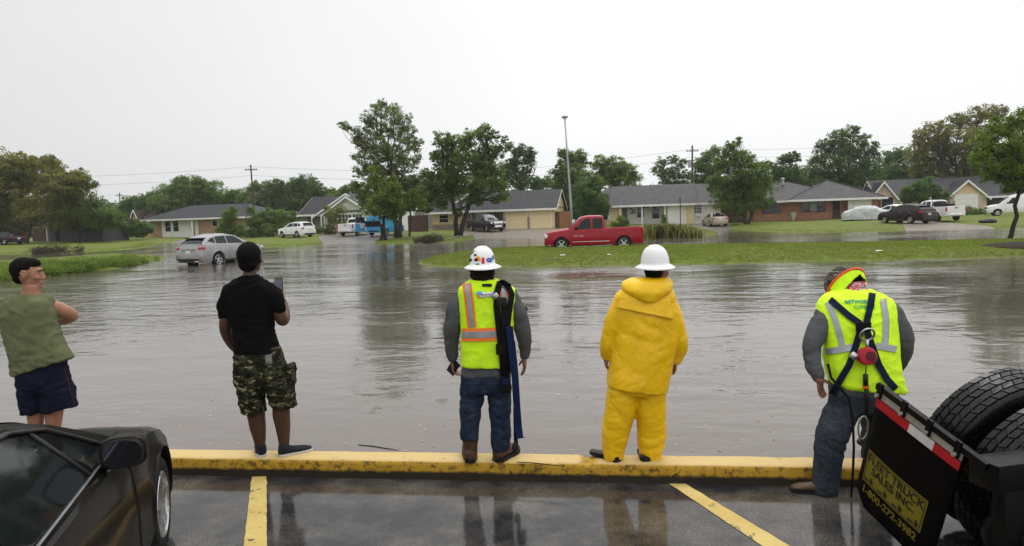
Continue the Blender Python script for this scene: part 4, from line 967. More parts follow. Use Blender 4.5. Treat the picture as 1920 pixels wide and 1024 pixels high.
def init_car_mats():
    CM.update(red=paint('red paint', (.30,.003,.014), .35), silver=paint('silver paint', (.31,.31,.305), .34, .5, coat=.5), white=paint('white car paint', (.78,.78,.77)), black=paint('black paint', (.005,.005,.006), .4, coat=.15),
      blue=paint('blue paint', (.035,.33,.62), .35), tan=paint('tan paint', (.36,.31,.25), .33, .5), maroon=paint('dark maroon paint', (.018,.005,.007), .4, coat=.2), grey=paint('dark brown-grey paint', (.0085,.0070,.0062), .4, .0, .05, coat=.22, spec=.03, drops=1),
      glass=M('car glass', (.008,.011,.012), .04, bump=0, spec=.3), tyre=M('tyre rubber', (.018,.018,.018), .75, bs=60, bump=.4, spec=.1), rim=M('alloy rim', (.62,.62,.63), .25, .9, bump=0), chrome=M('chrome', (.70,.70,.72), .14, 1, bump=0),
      trim=M('black plastic trim', (.022,.022,.023), .55), tail=M('tail lamp red', (.45,.012,.015), .15, bump=0, coat=1), head=M('headlamp clear', (.72,.74,.76), .12, bump=0, coat=1), plate=M('number plate', (.68,.68,.66), .5),
      amber=M('amber lens', (.7,.25,.03), .2, bump=0), under=M('underbody', (.012,.012,.012), .9), dkrim=M('hub dark', (.015,.015,.016), .6), seat=M('seat cloth', (.05,.05,.055), .85), cloth=M('silver car cover', (.52,.53,.54), .45, var=.12),
      dimchrome=M('dull moulding', (.30,.30,.31), .35, .8, bump=0),
      mirror=M('mirror glass', (.13,.14,.16), .03, 1, bump=0, var=.02))
def interp(pts, x):
    if x <= pts[0][0]: return pts[0][1]
    for (a, za), (b, zb) in zip(pts[:-1], pts[1:]):
        if x <= b: 
            f = (x-a)/(b-a+1e-9); return za+(zb-za)*f
    return pts[-1][1]
def smooth_i(pts, x, w=.06):
    return (interp(pts, x-w)+interp(pts, x+w)+2*interp(pts, x)+interp(pts, x-w*.5)+interp(pts, x+w*.5))/6
class Car:
    """x measured back from the front bumper (xf); local +X is forward."""
    def __init__(s, name, label, cat, p, rz, L, W, top, cabin, mat, wheels, r=.34, sill=.26, belt=None, tumble=.42, step=.04, bed=None, group=None, wb=.90, corner=.45, crown=.05, arch=1.17, clad=None, drop=0):
        s.L, s.W, s.r = L, W, r; s.top, s.cabin, s.mat = top, cabin, mat; s.wb = wb; s.tum = tumble; s.belt = belt or top
        s.root = empty(name, V(p)-V((0, 0, drop)), rz, label, cat, group); s.rz = rz
        hw = W/2; m = MB(); R_ = []; n = int(L/step); s.wheels = wheels; s.bed = bed
        def halfw(x):
            e = min(x, L-x); k = corner
            return hw*(1 if e > k else (.80+.20*math.sqrt(max(0, 1-(1-e/k)**2))))
        s.halfw = halfw
        xs = sorted(set([round(L*i/n, 4) for i in range(n+1)]+([bed[0], bed[0]+.01, bed[1], bed[1]-.01] if bed else [])))
        for x in xs:
            w = halfw(x); zt = smooth_i(top, x); e = min(x, L-x)
            zb = sill + (.06*(1-e/.3) if e < .3 else 0); za = zb
            for wx in wheels:
                d = abs(x-wx); ra = r*arch
                if d < ra: za = max(za, r+math.sqrt(ra*ra-d*d)*.98)
            H_ = zt-sill; z4 = max(za+.012, sill+.16*H_); z5 = max(z4+.012, sill+.55*H_); z6 = max(z5+.01, sill+.84*H_)
            flare = .012 if za > zb+.02 else 0
            ring = [(0, sill-.0), (.62*w, sill-.0), (.62*w, za), (.965*w+flare, za), (w+flare, z4), (w, z5), (.975*w, z6), (.935*w, zt-.025), (.86*w, zt+.004), (.5*w, zt+crown*.75), (0, zt+crown)]
            if bed and bed[0] <= x <= bed[1]:
                ins = bed[0]+.005 < x < bed[1]-.005
                ring[7:] = [(.965*w, zt-.01), (.87*w, zt), (.865*w, zt-(.42 if ins else .0)), (0, zt-(.42 if ins else .0))]
            pts = [(y, z) for y, z in ring]; full = [V((L/2-x, y, z)) for y, z in pts] + [V((L/2-x, -y, z)) for y, z in pts[-2:0:-1]]
            R_.append(full)
        m.rings(R_); s.body = m.build('body', [mat], s.root); auto_smooth(s.body, 32)
        # cabin
        m = MB(); R_ = []; x0, x1 = cabin[0][0], cabin[-1][0]; n = int((x1-x0)/step)
        for i in range(n+1):
            x = x0+(x1-x0)*i/n; R_.append(s.cab_ring(x))
        m.rings(R_); s.cab = m.build('cabin', [mat], s.root); auto_smooth(s.cab, 32)
        for wx in wheels:
            for sd in (1, -1): s.wheel(wx, sd)
    def cy(s, x, z): b = interp(s.belt, x); return s.W/2*s.wb - s.tum*(z-b)
    def cab_ring(s, x):
        b = interp(s.belt, x)-.03; zt = max(smooth_i(s.cabin, x, .05), b+.012); h = zt-b
        y = lambda z: s.cy(x, z)
        rr = min(.07, h*.35)
        pts = [(y(b), b), (y(b+h*.5), b+h*.5), (y(zt-rr), zt-rr), (y(zt-rr)-rr*.55, zt-rr*.28), (y(zt)-rr*1.7, zt), (y(zt)*.5, zt+min(.035, h*.1)), (0, zt+min(.045, h*.13))]
        return [V((s.L/2-x, yy, z)) for yy, z in pts]+[V((s.L/2-x, -yy, z)) for yy, z in pts[-2::-1]]
    def side_glass(s, poly, name='side_window', off=.004, mat=None, sides=(1, -1)):
        for sd in sides:
            m = MB(); m.prism(poly, lambda a, b, t: V((s.L/2-a, sd*(s.cy(a, b)+t), b)), -.002, off); o = m.build(name, mat or CM['glass'], s.root)
    def top_glass(s, xa, xb, name, k=.82, n=8, lo=0.03):
        m = MB(); rows = []
        for i in range(n+1):
            x = xa+(xb-xa)*i/n; ring = s.cab_ring(x); zt = max(p.z for p in ring); ym = ring[4].y
            row = []
            for j in range(9):
                f = -1+j/4; y = ym*f*.99+0; c = ring[6].z-(ring[6].z-ring[4].z)*abs(f)**1.6
                row.append(V((s.L/2-x, y, c)))
            rows.append(row)
        sg = 1 if xb > xa else -1
        nn = []
        for i, row in enumerate(rows):
            a = rows[max(i-1, 0)][4]; b = rows[min(i+1, n)][4]; t = (b-a).normalized(); nr = V((t.z, 0, -t.x)); nr = nr if nr.z > 0 else -nr
            nn.append([p+nr*.006 for p in row])
        m.rings(nn, cap=False, closed=False); return m.build(name, CM['glass'], s.root, smooth=True)
    def wheel(s, wx, sd, spokes=5):
        r = s.r; w = .22; y = sd*(s.W/2-.015); m = MB(); Q = Matrix.Rotation(-math.pi/2*sd, 3, 'X')
        pos = V((s.L/2-wx, y, r)); ins = -w
        m.lathe([(r*.62, 0-.01), (r*.70, .008), (r*.90, .004), (r*.985, -.02), (r, -.05), (r, -w+.05), (r*.97, -w+.01), (r*.62, -w)], (0,0,0), 32, M=Q); o = m.build('wheel', CM['tyre'], s.root, smooth=True); o.location = pos
        m = MB(); m.lathe([(r*.66, .0), (r*.64, .008), (r*.60, -.002), (r*.59, -.03)], (0,0,0), 28, M=Q)
        k = getattr(s, 'spk', 5)
        for i in range(k):
            a = 2*math.pi*i/k+.3; rad = V((math.cos(a), math.sin(a), 0)); tn = V((-rad.y, rad.x, 0))
            wd = r*.10 if k < 7 else r*.055
            P = [rad*r*.10-tn*wd*1.2, rad*r*.10+tn*wd*1.2, rad*r*.62+tn*wd*.8, rad*r*.62-tn*wd*.8]
            m.add([Q@(p+V((0,0,z))) for z in (-.04, .0) for p in P], [(3,2,1,0),(4,5,6,7),(0,1,5,4),(1,2,6,5),(2,3,7,6),(3,0,4,7)])
        m.lathe([(r*.17, -.04), (r*.16, -.004), (r*.08, .002), (.002, .003)], (0,0,0), 14, M=Q); q = m.build('rim', CM['rim'], o); 
        m = MB(); m.lathe([(r*.59, -.031), (r*.575, -.10), (.01, -.11)], (0,0,0), 20, M=Q); m.build('brake_disc', CM['dkrim'], o)
    def box(s, name, mat, x, y, z, dx, dy, dz, bev=.02, sides=(1, -1), rz=0, ry=0, par=None):
        for sd in sides:
            m = MB(); m.box((0,0,0), (dx, dy, dz)); o = m.build(name, mat, par or s.root); o.location = (s.L/2-x, sd*y, z); o.rotation_euler = (0, ry, rz*sd)
            if bev: bevel(o, min(bev, min(dx, dy, dz)*.45), 2)
    def mirror(s, x, z, mat=None, size=(.12,.2,.15)):
        for sd in (1, -1):
            m = MB(); m.ell((0,0,0), (size[0]/2+.02, size[1]/2, size[2]/2), 12, 8); m.box((-.0, -sd*.11, -.05), (.04, .12, .03)); o = m.build('wing_mirror', mat or s.mat, s.root, smooth=True); o.location = (s.L/2-x, sd*(s.cy(x, z)+.15), z)
    def handles(s, xs, z, mat): 
        for x in xs: s.box('door_handle', mat, x, s.W/2*.985+.004, z, .18, .03, .03, .008)
    def seams(s, xs, z0, z1):
        for x in xs:
            for sd in (1, -1):
                m = MB(); P = []
                for i in range(9):
                    z = z0+(z1-z0)*i/8; H_ = smooth_i(s.top, x)-.26; w = s.halfw(x); f = (z-.26)/H_
                    y = w*(1 if f < .55 else 1-.025*(f-.55)/.29 if f < .84 else .975-.04*(f-.84)/.16); P.append(V((s.L/2-x, sd*(y+.0), z)))
                m.tube(P, .006, 4); m.build('door_seam', CM['under'], s.root)
    def bumper(s, front, z0, z1, mat, out=.03, name='bumper', wf=.97):
        m = MB(); rs = []; N = 14
        for i in range(N+1):
            f = -1+2*i/N; y = f*s.W/2*wf; bk = .30*abs(f)**3.0
            x = (-out+bk) if front else (s.L+out-bk); sx = 1 if front else -1
            X = s.L/2-x
            rs.append([V((X, y, z0)), V((X-.16*sx, y*.98, z0)), V((X-.16*sx, y*.98, z1)), V((X-.01*sx, y, z1)), V((X+.015*sx, y, (z0+z1)/2))])
        m.rings(rs); return auto_smooth(m.build(name, mat, s.root), 40)
def facing(px_rear, px_front): pass

def make_cars():
    def pos(px, py, z=None, lift=0):
        p = on_ground(px, py) if z is None else at(px, py, z); p.z += lift; return p
    # ---- red crew-cab pickup, driving left through the water
    top = [(0, .82), (.06, 1.06), (.35, 1.16), (1.4, 1.30), (2.0, 1.25), (3.6, 1.25), (3.63, 1.29), (5.7, 1.33), (5.8, 1.30)]
    p = at(1112, 468.5, WATER); p.z = WATER-.10
    cab = [(1.35, 1.26), (1.75, 1.58), (2.12, 1.88), (2.5, 1.97), (3.3, 1.97), (3.5, 1.93), (3.60, 1.30)]
    c = Car('pickup_truck', 'red crew cab pickup driving through floodwater with spoked alloy wheels', 'pickup truck', p, ST+math.pi*1.0+R(11), 5.8, 2.0, top, cab, CM['red'], (.98, 4.63), .43, .42, belt=[(0,1.24),(6,1.24)], tumble=.27, bed=(3.66, 5.72), arch=1.14, corner=.5)
    c.side_glass([(1.86,1.27),(2.72,1.27),(2.72,1.84),(2.46,1.84),(2.16,1.68)]); c.side_glass([(2.83,1.27),(3.42,1.29),(3.40,1.83),(2.83,1.85)])
    c.top_glass(1.42, 2.14, 'windscreen'); c.top_glass(3.59, 3.5, 'rear_window')
    c.bumper(True, .42, .66, CM['chrome'], .03); c.bumper(False, .50, .70, CM['chrome'], .05, wf=.9)
    c.box('headlight', CM['head'], .16, .80, .93, .34, .26, .2, .05); c.box('grille', CM['chrome'], .03, 0, .92, .12, 1.1, .30, .04, (1,)); c.box('tail_light', CM['tail'], 5.76, .93, 1.08, .09, .1, .34, .02)
    c.mirror(1.86, 1.36, CM['trim'], (.14, .24, .22)); c.handles((2.6, 3.35), 1.12, CM['trim']); c.seams((1.62, 2.76, 3.58), .45, 1.22)
    c.box('side_moulding', CM['chrome'], 2.7, 1.0, .60, 2.2, .018, .035, .006); c.box('door_step', CM['chrome'], 2.7, .90, .34, 2.1, .12, .05, .02)
    c.root.scale = (.94, .95, 1.02)
    for sd in (1, -1):
        t = bpy.data.curves.new('badge', 'FONT'); t.body = 'RAM 1500'; t.size = .13; t.extrude = .003; to = bpy.data.objects.new('badge', t); COL.objects.link(to)
        dg = bpy.context.evaluated_depsgraph_get(); me = bpy.data.meshes.new_from_object(to.evaluated_get(dg)); bpy.data.objects.remove(to)
        o = bpy.data.objects.new('badge', me); COL.objects.link(o); me.materials.clear(); me.materials.append(CM['chrome']); o.parent = c.root
        o.matrix_local = Matrix.Translation((c.L/2-(1.70 if sd > 0 else 2.35), sd*1.003, .88)) @ Matrix.Rotation(R(90), 4, 'X') if sd < 0 else Matrix.Translation((c.L/2-1.70, 1.003, .88)) @ Matrix.Rotation(math.pi, 4, 'Z') @ Matrix.Rotation(R(90), 4, 'X')
    # ---- silver crossover, seen from behind right
    def suv(label, p, rz, L, W, Hh, mat, name='suv', r=.36, wb0=.93, wb1=2.79, cat='SUV', tail='std', drop=0, fast=False, spk=5, group=None):
        k = Hh/1.69; q = L/4.89; f = lambda a: [(x*q, z*k) for x, z in a]
        top = f([(0,.62),(.06,.86),(.28,.99),(1.3,1.10),(1.6,1.13),(4.3,1.20),(4.7,1.18),(4.80,.98),(4.86,.80),(4.89,.70)])
        cab = f([(1.18,1.07),(1.6,1.35),(2.1,1.585),(2.7,1.67),(3.4,1.67),(3.95,1.58),(4.3,1.48),(4.72,1.18)]) if fast else f([(1.18,1.07),(1.6,1.35),(2.05,1.59),(2.6,1.67),(3.6,1.68),(4.2,1.64),(4.42,1.58),(4.74,1.18)])
        c = Car(name, label, cat, p, rz, L, W, top, cab, mat, (wb0*q, (wb0+wb1)*q), r, .27, belt=f([(0,1.08),(1.4,1.10),(4.3,1.17),(5,1.17)]), tumble=.46, corner=.62, drop=drop, group=group, arch=1.2)
        sg = f([(1.62,1.15),(2.85,1.18),(2.85,1.58),(2.25,1.555),(1.98,1.44)]) ; c.side_glass(sg)
        sg = f([(2.92,1.18),(3.7,1.21),(3.7,1.555),(2.92,1.585)]); c.side_glass(sg)
        sg = f([(3.78,1.22),(4.30,1.33),(4.05,1.47),(3.78,1.535)] if fast else [(3.78,1.22),(4.28,1.25),(4.12,1.50),(3.78,1.55)]); c.side_glass(sg, 'quarter_window')
        c.top_glass(1.26*q, 2.02*q, 'windscreen'); c.top_glass((4.68 if fast else 4.70)*q, (4.34 if fast else 4.46)*q, 'rear_window')
        c.box('spoiler', mat if not fast else CM['trim'], (4.30 if fast else 4.45)*q, 0, (1.50 if fast else 1.60)*k, .30, 1.22, .05, .02, (1,))
        c.box('tail_light', CM['tail'], 4.66*q, .76*W/1.9, 1.0*k, .32, .34, .15, .05, rz=R(-28)); c.box('headlight', CM['head'], .26*q, .72*W/1.9, .86*k, .42, .3, .14, .05, rz=R(28)); c.box('grille', CM['trim'], .05, 0, .72*k, .12, .8, .3, .05, (1,))
        c.box('lower_valance', CM['trim'], 4.82*q, 0, .38, .2, W*.78, .2, .05, (1,)); c.box('number_plate', CM['plate'], 4.88*q, 0, .80*k, .03, .32, .16, .006, (1,)); c.box('plate_recess', mat, 4.84*q, 0, .80*k, .07, .9, .26, .03, (1,))
        c.box('chrome_strip', CM['chrome'], 4.86*q, 0, .97*k, .04, .9, .03, .01, (1,)); c.mirror(1.72*q, 1.17*k, None, (.13, .22, .16)); c.handles((2.72*q, 3.62*q), .99*k, CM['chrome']); c.seams((1.62*q, 2.88*q, 3.78*q if not fast else 3.55*q), .42, 1.08*k)
        c.box('sill_trim', CM['trim'], (wb0+wb1/2)*q, W/2-.015, .31, wb1*q-.9, .05, .12, .02)
        m = MB()
        return c
    p = at(417, 492, WATER); p.z = WATER-.12
    c = suv('silver crossover SUV wading away through the flood with a lit-red wraparound tail lamp', p, R(70), 4.75, 1.9, 1.70, CM['silver'], fast=True, r=.375)
    for i in range(2): c.box('bumper_reflector', CM['tail'], 4.72, .80, .50, .05, .03, .16, .008, rz=R(-30)) if i == 0 else c.box('exhaust_tip', CM['chrome'], 4.80, .62, .33, .14, .2, .07, .02)
    # ---- the parked ones in front of the houses
    p = pos(557, 445); suv('white SUV parked on the lawn facing left, dark tinted side windows', p, R(143), 4.85, 1.9, 1.72, CM['white'])
    p = pos(1699, 419); suv('dark maroon SUV parked on the right-hand driveway in front of a white pickup', p, R(106), 4.8, 1.88, 1.70, CM['maroon'], fast=True)
    p = pos(10, 459); suv('black car parked under the olive tree at the left edge', p, math.pi-R(20), 4.7, 1.85, 1.45, CM['black'], cat='car', name='parked_car')
    p = pos(1620, 411); 
    # tan sedan
    top = [(0,.5),(.06,.68),(.5,.82),(1.4,.92),(1.8,.95),(3.9,1.0),(4.6,1.02),(4.75,.98),(4.8,.6)]
    cabs = [(1.3,.9),(1.8,1.18),(2.2,1.39),(2.8,1.46),(3.4,1.42),(3.9,1.2),(4.25,1.0)]
    def sedan(label, p, rz, mat, name='parked_car', **k):
        c = Car(name, label, 'car', p, rz, 4.8, 1.82, top, cabs, mat, (.93, 3.70), .33, .24, belt=[(0,.92),(1.5,.93),(4.3,.99),(5,1)], tumble=.5, corner=.55, **k)
        c.side_glass([(1.72,.97),(2.8,.98),(2.8,1.36),(2.35,1.34),(2.05,1.2)]); c.side_glass([(2.87,.98),(3.7,1.0),(3.45,1.28),(2.87,1.36)]); c.top_glass(1.36, 2.2, 'windscreen'); c.top_glass(4.2, 3.5, 'rear_window')
        c.box('tail_light', CM['tail'], 4.66, .68, .86, .26, .36, .16, .04, rz=R(-20)); c.box('headlight', CM['head'], .2, .68, .66, .4, .3, .14, .05, rz=R(25)); c.box('number_plate', CM['plate'], 4.80, 0, .78, .03, .32, .15, .005, (1,))
        c.mirror(1.8, 1.0); c.handles((2.65, 3.5), .86, mat); c.seams((1.6, 2.84, 3.72), .36, .88); c.bumper(False, .32, .56, mat, .03); c.bumper(True, .28, .5, mat, .03); c.box('grille', CM['trim'], .03, 0, .55, .1, .8, .14, .03, (1,)); return c
    sedan('tan sedan seen from behind on the drive of the white porch house', pos(1340, 424), R(88), CM['tan'])
    # white windscreen-visible car between cover and maroon SUV
    sedan('white sedan mostly hidden between the covered car and the maroon SUV', pos(1672, 411), R(112), CM['white'])
    # ---- pickups
    def pickup(label, p, rz, mat, L=5.6, W=1.98, Hh=1.88, name='pickup_truck', back='dark', bumper='chrome', rimk=5):
        top = [(0,.84),(.06,1.06),(.4,1.13),(1.4,1.20),(2.0,1.22),(3.45,1.22),(3.5,1.26),(L-.1,1.28),(L,1.26)]
        cab = [(1.35,1.2),(1.72,1.5),(2.08,1.78),(2.5,Hh),(3.15,Hh),(3.34,Hh-.04),(3.44,1.28)]
        c = Car(name, label, 'pickup truck', p, rz, L, W, top, cab, mat, (.95, L-1.15), .39, .42, belt=[(0,1.2),(6,1.2)], tumble=.36, bed=(3.52, L-.08), arch=1.16, corner=.4)
        c.side_glass([(1.86,1.23),(2.60,1.23),(2.60,1.74),(2.38,1.74),(2.14,1.60)]); c.side_glass([(2.70,1.23),(3.28,1.25),(3.26,1.73),(2.70,1.75)]); c.top_glass(1.42, 2.1, 'windscreen'); c.top_glass(3.435, 3.35, 'rear_window')
        c.bumper(True, .44, .66, CM[bumper], .03); c.bumper(False, .46, .66, CM[bumper], .08, wf=.92); c.box('headlight', CM['head'], .14, .80, .95, .28, .26, .2, .04); c.box('grille', CM['chrome'], .02, 0, .92, .12, 1.15, .36, .04, (1,))
        c.box('tail_light', CM['tail'], L-.02, .90, 1.05, .1, .13, .38, .02); c.box('number_plate', CM['plate'], L+.09, 0, .56, .02, .32, .14, .004, (1,)); c.box('tailgate_handle', CM['trim'], L+.005, 0, 1.14, .03, .26, .08, .01, (1,))
        c.mirror(1.84, 1.34, CM['trim'], (.14,.24,.22)); c.handles((2.5, 3.2), 1.10, CM['chrome']); c.seams((1.6, 2.65, 3.4), .45, 1.18)
        return c
    pickup('white extended cab pickup parked tail-out beside the blue van', pos(670, 441), R(75), CM['white'], L=5.4)
    c = pickup('black pickup with big chrome grille parked facing right in the cream house drive', pos(911, 434), R(-58), CM['black'])
    c = pickup('white utility pickup with tools piled behind the cab, parked behind the maroon SUV', pos(1752, 414), R(94), CM['white'], L=5.5, Hh=1.86)
    m = MB(); rng = np.random.default_rng(2)
    for k in range(16): m.tube([(rng.uniform(-2.2,-.9), rng.uniform(-.6,.6), 1.0), (rng.uniform(-2.3,-.9), rng.uniform(-.6,.6), rng.uniform(1.5, 1.85))], .035, 5)
    m.bx(-1.6, -.95, -.75, .75, .95, 1.5); m.tube([(-.8,-.8,1.2),(-.8,-.8,1.9),(-.8,.8,1.9),(-.8,.8,1.2)], .03, 6)
    o = m.build('tool_load', CM['trim'], None); wp = c.root; o.location = wp.location; o.rotation_euler = wp.rotation_euler; tag(o, 'dark jumble of tools and rack standing in the white utility pickup bed', 'tools')
    # ---- blue van with open rear doors
    def van(label, p, rz, mat, L=5.0, W=1.95, Hh=2.05, hood=1.15):
        top = [(0,.7),(.06,.95),(.5,1.08),(hood,1.14),(1.6,1.15),(L-.02,1.15),(L,1.1)]
        cab = [(hood-.25,1.12),(hood+.3,1.55),(hood+.75,1.92),(hood+1.3,Hh),(L-.3,Hh),(L-.08,Hh-.06),(L-.01,1.2)]
        c = Car('van', label, 'van', p, rz, L, W, top, cab, mat, (.9, L-1.05), .35, .34, belt=[(0,1.12),(9,1.12)], tumble=.16, corner=.4, wb=.95)
        c.side_glass([(hood+.5,1.2),(hood+1.3,1.2),(hood+1.3,1.78),(hood+.95,1.78)]); c.top_glass(hood-.18, hood+.8, 'windscreen'); c.box('tail_light', CM['tail'], L-.01, .9, 1.1, .06, .1, .4, .01); c.box('headlight', CM['head'], .12, .76, .86, .25, .28, .2, .04)
        c.mirror(hood+.55, 1.3, CM['trim']); c.bumper(False, .42, .58, CM['trim'], .06); c.bumper(True, .4, .6, CM['trim'], .04); c.seams((hood+.4, hood+1.4, 3.3), .4, 1.1); c.handles((hood+1.25,), 1.0, CM['trim']); c.box('grille', CM['trim'], .02, 0, .82, .1, .9, .2, .03, (1,)); return c
    c = van('sky blue van parked under the trees with its rear door swung open', pos(724, 441), R(70), CM['blue'])
    m = MB(); m.bx(-.03, .03, 0, 1.0, 0, .85); d = m.build('rear_door', CM['blue'], c.root); d.location = (-2.52, .95, .5); d.rotation_euler = (0, 0, R(38))
    m = MB(); m.bx(-.028, .028, .03, .97, .88, 1.45); m.build('window', CM['glass'], d); m = MB(); m.bx(-.035, -.031, .12, .5, .38, .82); m.build('notice', CM['plate'], d)
    m = MB(); m.lathe([(.001, 0), (.05, 0)], (-.037, .22, .6), 10, M=Matrix.Rotation(R(90), 3, 'Y')); m.lathe([(.001, 0), (.05, 0)], (-.037, .38, .6), 10, M=Matrix.Rotation(R(90), 3, 'Y')); m.build('notice_mark', CM['tail'], d)
    m = MB(); m.bx(-.02, .02, -.95, .95, .5, 1.1); o = m.build('cargo_bay', CM['under'], c.root); o.location = (-2.505, 0, .45); o.scale = (1, .9, 1)
    van('white panel van parked at the far right edge behind the leaning tree', pos(1908, 404), R(153), CM['white'], L=5.4, Hh=2.1)
    # ---- covered car
    b = pos(1626, 412.5); m = MB(); rs = []
    P = [(-2.35,.5),(-2.2,.95),(-1.6,1.05),(-1.0,1.38),(.0,1.46),(.7,1.40),(1.3,1.1),(2.1,.95),(2.35,.55)]
    for i in range(60):
        x = -2.35+4.7*i/59; z = smooth_i(P, x, .12); w = .93*(1-max(0, abs(x)-1.9)**2*1.1)
        rs.append([V((x, w*sx, zz)) for sx, zz in ((-1.03,.02),(-1,.5),(-.9,z*.82),(-.62,z*.985),(0,z+.02),(.62,z*.985),(.9,z*.82),(1,.5),(1.03,.02))])
    m.rings(rs, cap=True); o = remesh(m, 'covered_car', CM['cloth'], None, .06, 2, lambda c: (noise.noise(V((c.x*5, c.y*2, c.z*3)))*.05+noise.noise(c*1.5)*.06)); o.location = b; o.rotation_euler = (0, 0, R(-30)); tag(o, 'car wrapped in a silver-grey cloth cover beside the red brick garage', 'covered car')

def make_near_car():
    th = R(90+18.3); u = V((math.cos(th), math.sin(th), 0)); nl = V((-u.y, u.x, 0))
    wheel = V((-2.365, 4.36, 0)); L, W = 4.7, 1.80; fo = .86
    center = wheel + nl*(W/2-.03) - u*(L/2-fo)
    top = [(0,.44),(.05,.60),(.30,.70),(.8,.83),(1.25,.90),(1.6,.945),(2.2,.95),(3.9,1.01),(4.5,1.03),(4.65,.98),(4.7,.6)]
    cab = [(1.30,.90),(1.7,1.10),(2.1,1.27),(2.45,1.36),(2.9,1.41),(3.3,1.38),(3.9,1.18),(4.3,1.0)]
    c = Car('parked_car', 'dark brown-grey car in the near left corner, nose at the yellow kerb', 'car', center, th, L, W, top, cab, CM['grey'], (fo, fo+2.7), .325, .20, belt=[(0,.92),(1.5,.93),(4.3,.99),(5,1)], tumble=.50, step=.022, corner=.75, arch=1.14, crown=.055, wb=.90)
    # glass one can see into
    t = NT('tinted side glass'); t.out((.004,.007,.006), .03, spec=.05, Alpha=.88, IOR=1.15); g = t.mat
    c.side_glass([(1.98,.962),(2.30,.966),(2.30,1.27),(2.16,1.235),(2.02,1.16)] if False else [(1.74,.960),(2.04,.964),(2.30,1.262),(2.14,1.21),(1.92,1.10)], 'quarter_window', .003)
    c.side_glass([(2.09,.964),(3.02,.975),(3.02,1.325),(2.62,1.315),(2.36,1.275)], 'side_window', .003)
    c.side_glass([(3.08,.976),(3.75,1.0),(3.55,1.20),(3.3,1.29),(3.08,1.325)], 'side_window', .003)
    c.top_glass(1.40, 2.40, 'windscreen', n=16); c.top_glass(4.2, 3.4, 'rear_window')
    for sd in (1, -1):
        m = MB(); m.tube([V((L/2-x, sd*(c.cy(x, .955)+.004), interp(c.belt, x)+.026)) for x in np.linspace(1.62, 3.8, 20)], (.007, .004), 6); m.build('belt_moulding', CM['dimchrome'] , c.root)
        P = [(1.60,.955),(1.92,1.115),(2.2,1.25),(2.5,1.325),(2.9,1.352),(3.3,1.325),(3.7,1.16)]
        m = MB(); m.tube([V((L/2-x, sd*(c.cy(x, z)+.002), z)) for x, z in P], (.020, .010), 6); m.build('window_surround', CM['trim'], c.root, smooth=True)
        m = MB(); m.tube([V((L/2-x, sd*(c.cy(x, z)+.003), z)) for x, z in [(2.06,.96),(2.33,1.275)]], (.016, .007), 6); m.build('pillar_trim', CM['trim'], c.root, smooth=True)
    # door mirror: shell, inset glass, arm
    for sd in (1, -1):
        x, z = 1.93, 1.035; Y = c.cy(x, .98)+.135
        m = MB(); rs = []
        prof = [(-.055, .97), (-.05, 1.0), (-.02, 1.02), (.03, .93), (.07, .72), (.10, .38), (.108, .08)]
        for px_, k in prof:
            ring = []
            for i in range(28):
                a = 2*math.pi*i/28; ca, sa = math.cos(a), math.sin(a)
                yy = math.copysign(abs(ca)**.62, ca)*.106*k; zz = math.copysign(abs(sa)**.62, sa)*.078*k
                zz += .012*(yy/.118)*(-1)*0
                ring.append(V((px_, yy*sd, zz)))
            rs.append(ring)
        m.rings(rs); o = m.build('wing_mirror', CM['grey'], c.root); o.location = (L/2-x, sd*Y, z); auto_smooth(o, 45)
        m = MB(); rs = []
        for px_, k in ((-.0565, .90), (-.0620, .87)):
            rs.append([V((px_, math.copysign(abs(math.cos(a))**.62, math.cos(a))*.106*k*sd, math.copysign(abs(math.sin(a))**.62, math.sin(a))*.078*k)) for a in [2*math.pi*i/28 for i in range(28)]])
        m.rings(rs); m.build('mirror_frame', CM['trim'], o)
        m = MB(); m.rings([[V((px_, math.copysign(abs(math.cos(a))**.62, math.cos(a))*.106*k*sd, math.copysign(abs(math.sin(a))**.62, math.sin(a))*.078*k)) for a in [2*math.pi*i/28 for i in range(28)]] for px_, k in ((-.0622, .80), (-.0635, .79))]); m.build('mirror_glass', CM['mirror'], o)
        m = MB(); m.tube([(.02, -.02*sd, -.06), (.03, -.08*sd, -.075), (.035, -.155*sd, -.085)], [.03, .026, .034], 10); m.build('mirror_arm', CM['trim'], o, smooth=True)
    c.box('headlight', CM['head'], .42, .735, .60, .30, .10, .10, .04, rz=R(24)); c.seams((1.62, 3.04), .30, .90)
    c.handles((2.9,), .86, CM['grey'])
    # bonnet shut lines
    for sd in (1, -1):
        m = MB(); m.tube([V((L/2-x, sd*W/2*k, smooth_i(top, x)+.055*z+.0)) for x, k, z in ((1.33,.78,.30),(1.0,.76,.32),(.6,.70,.36),(.36,.6,.5))], .004, 4); m.build('bonnet_seam', CM['under'], c.root)
    m = MB(); m.tube([V((L/2-1.33, W/2*.78, .93)), V((L/2-1.27, 0, .965)), V((L/2-1.33, -W/2*.78, .93))], .012, 5); m.build('wiper_cowl', CM['trim'], c.root)

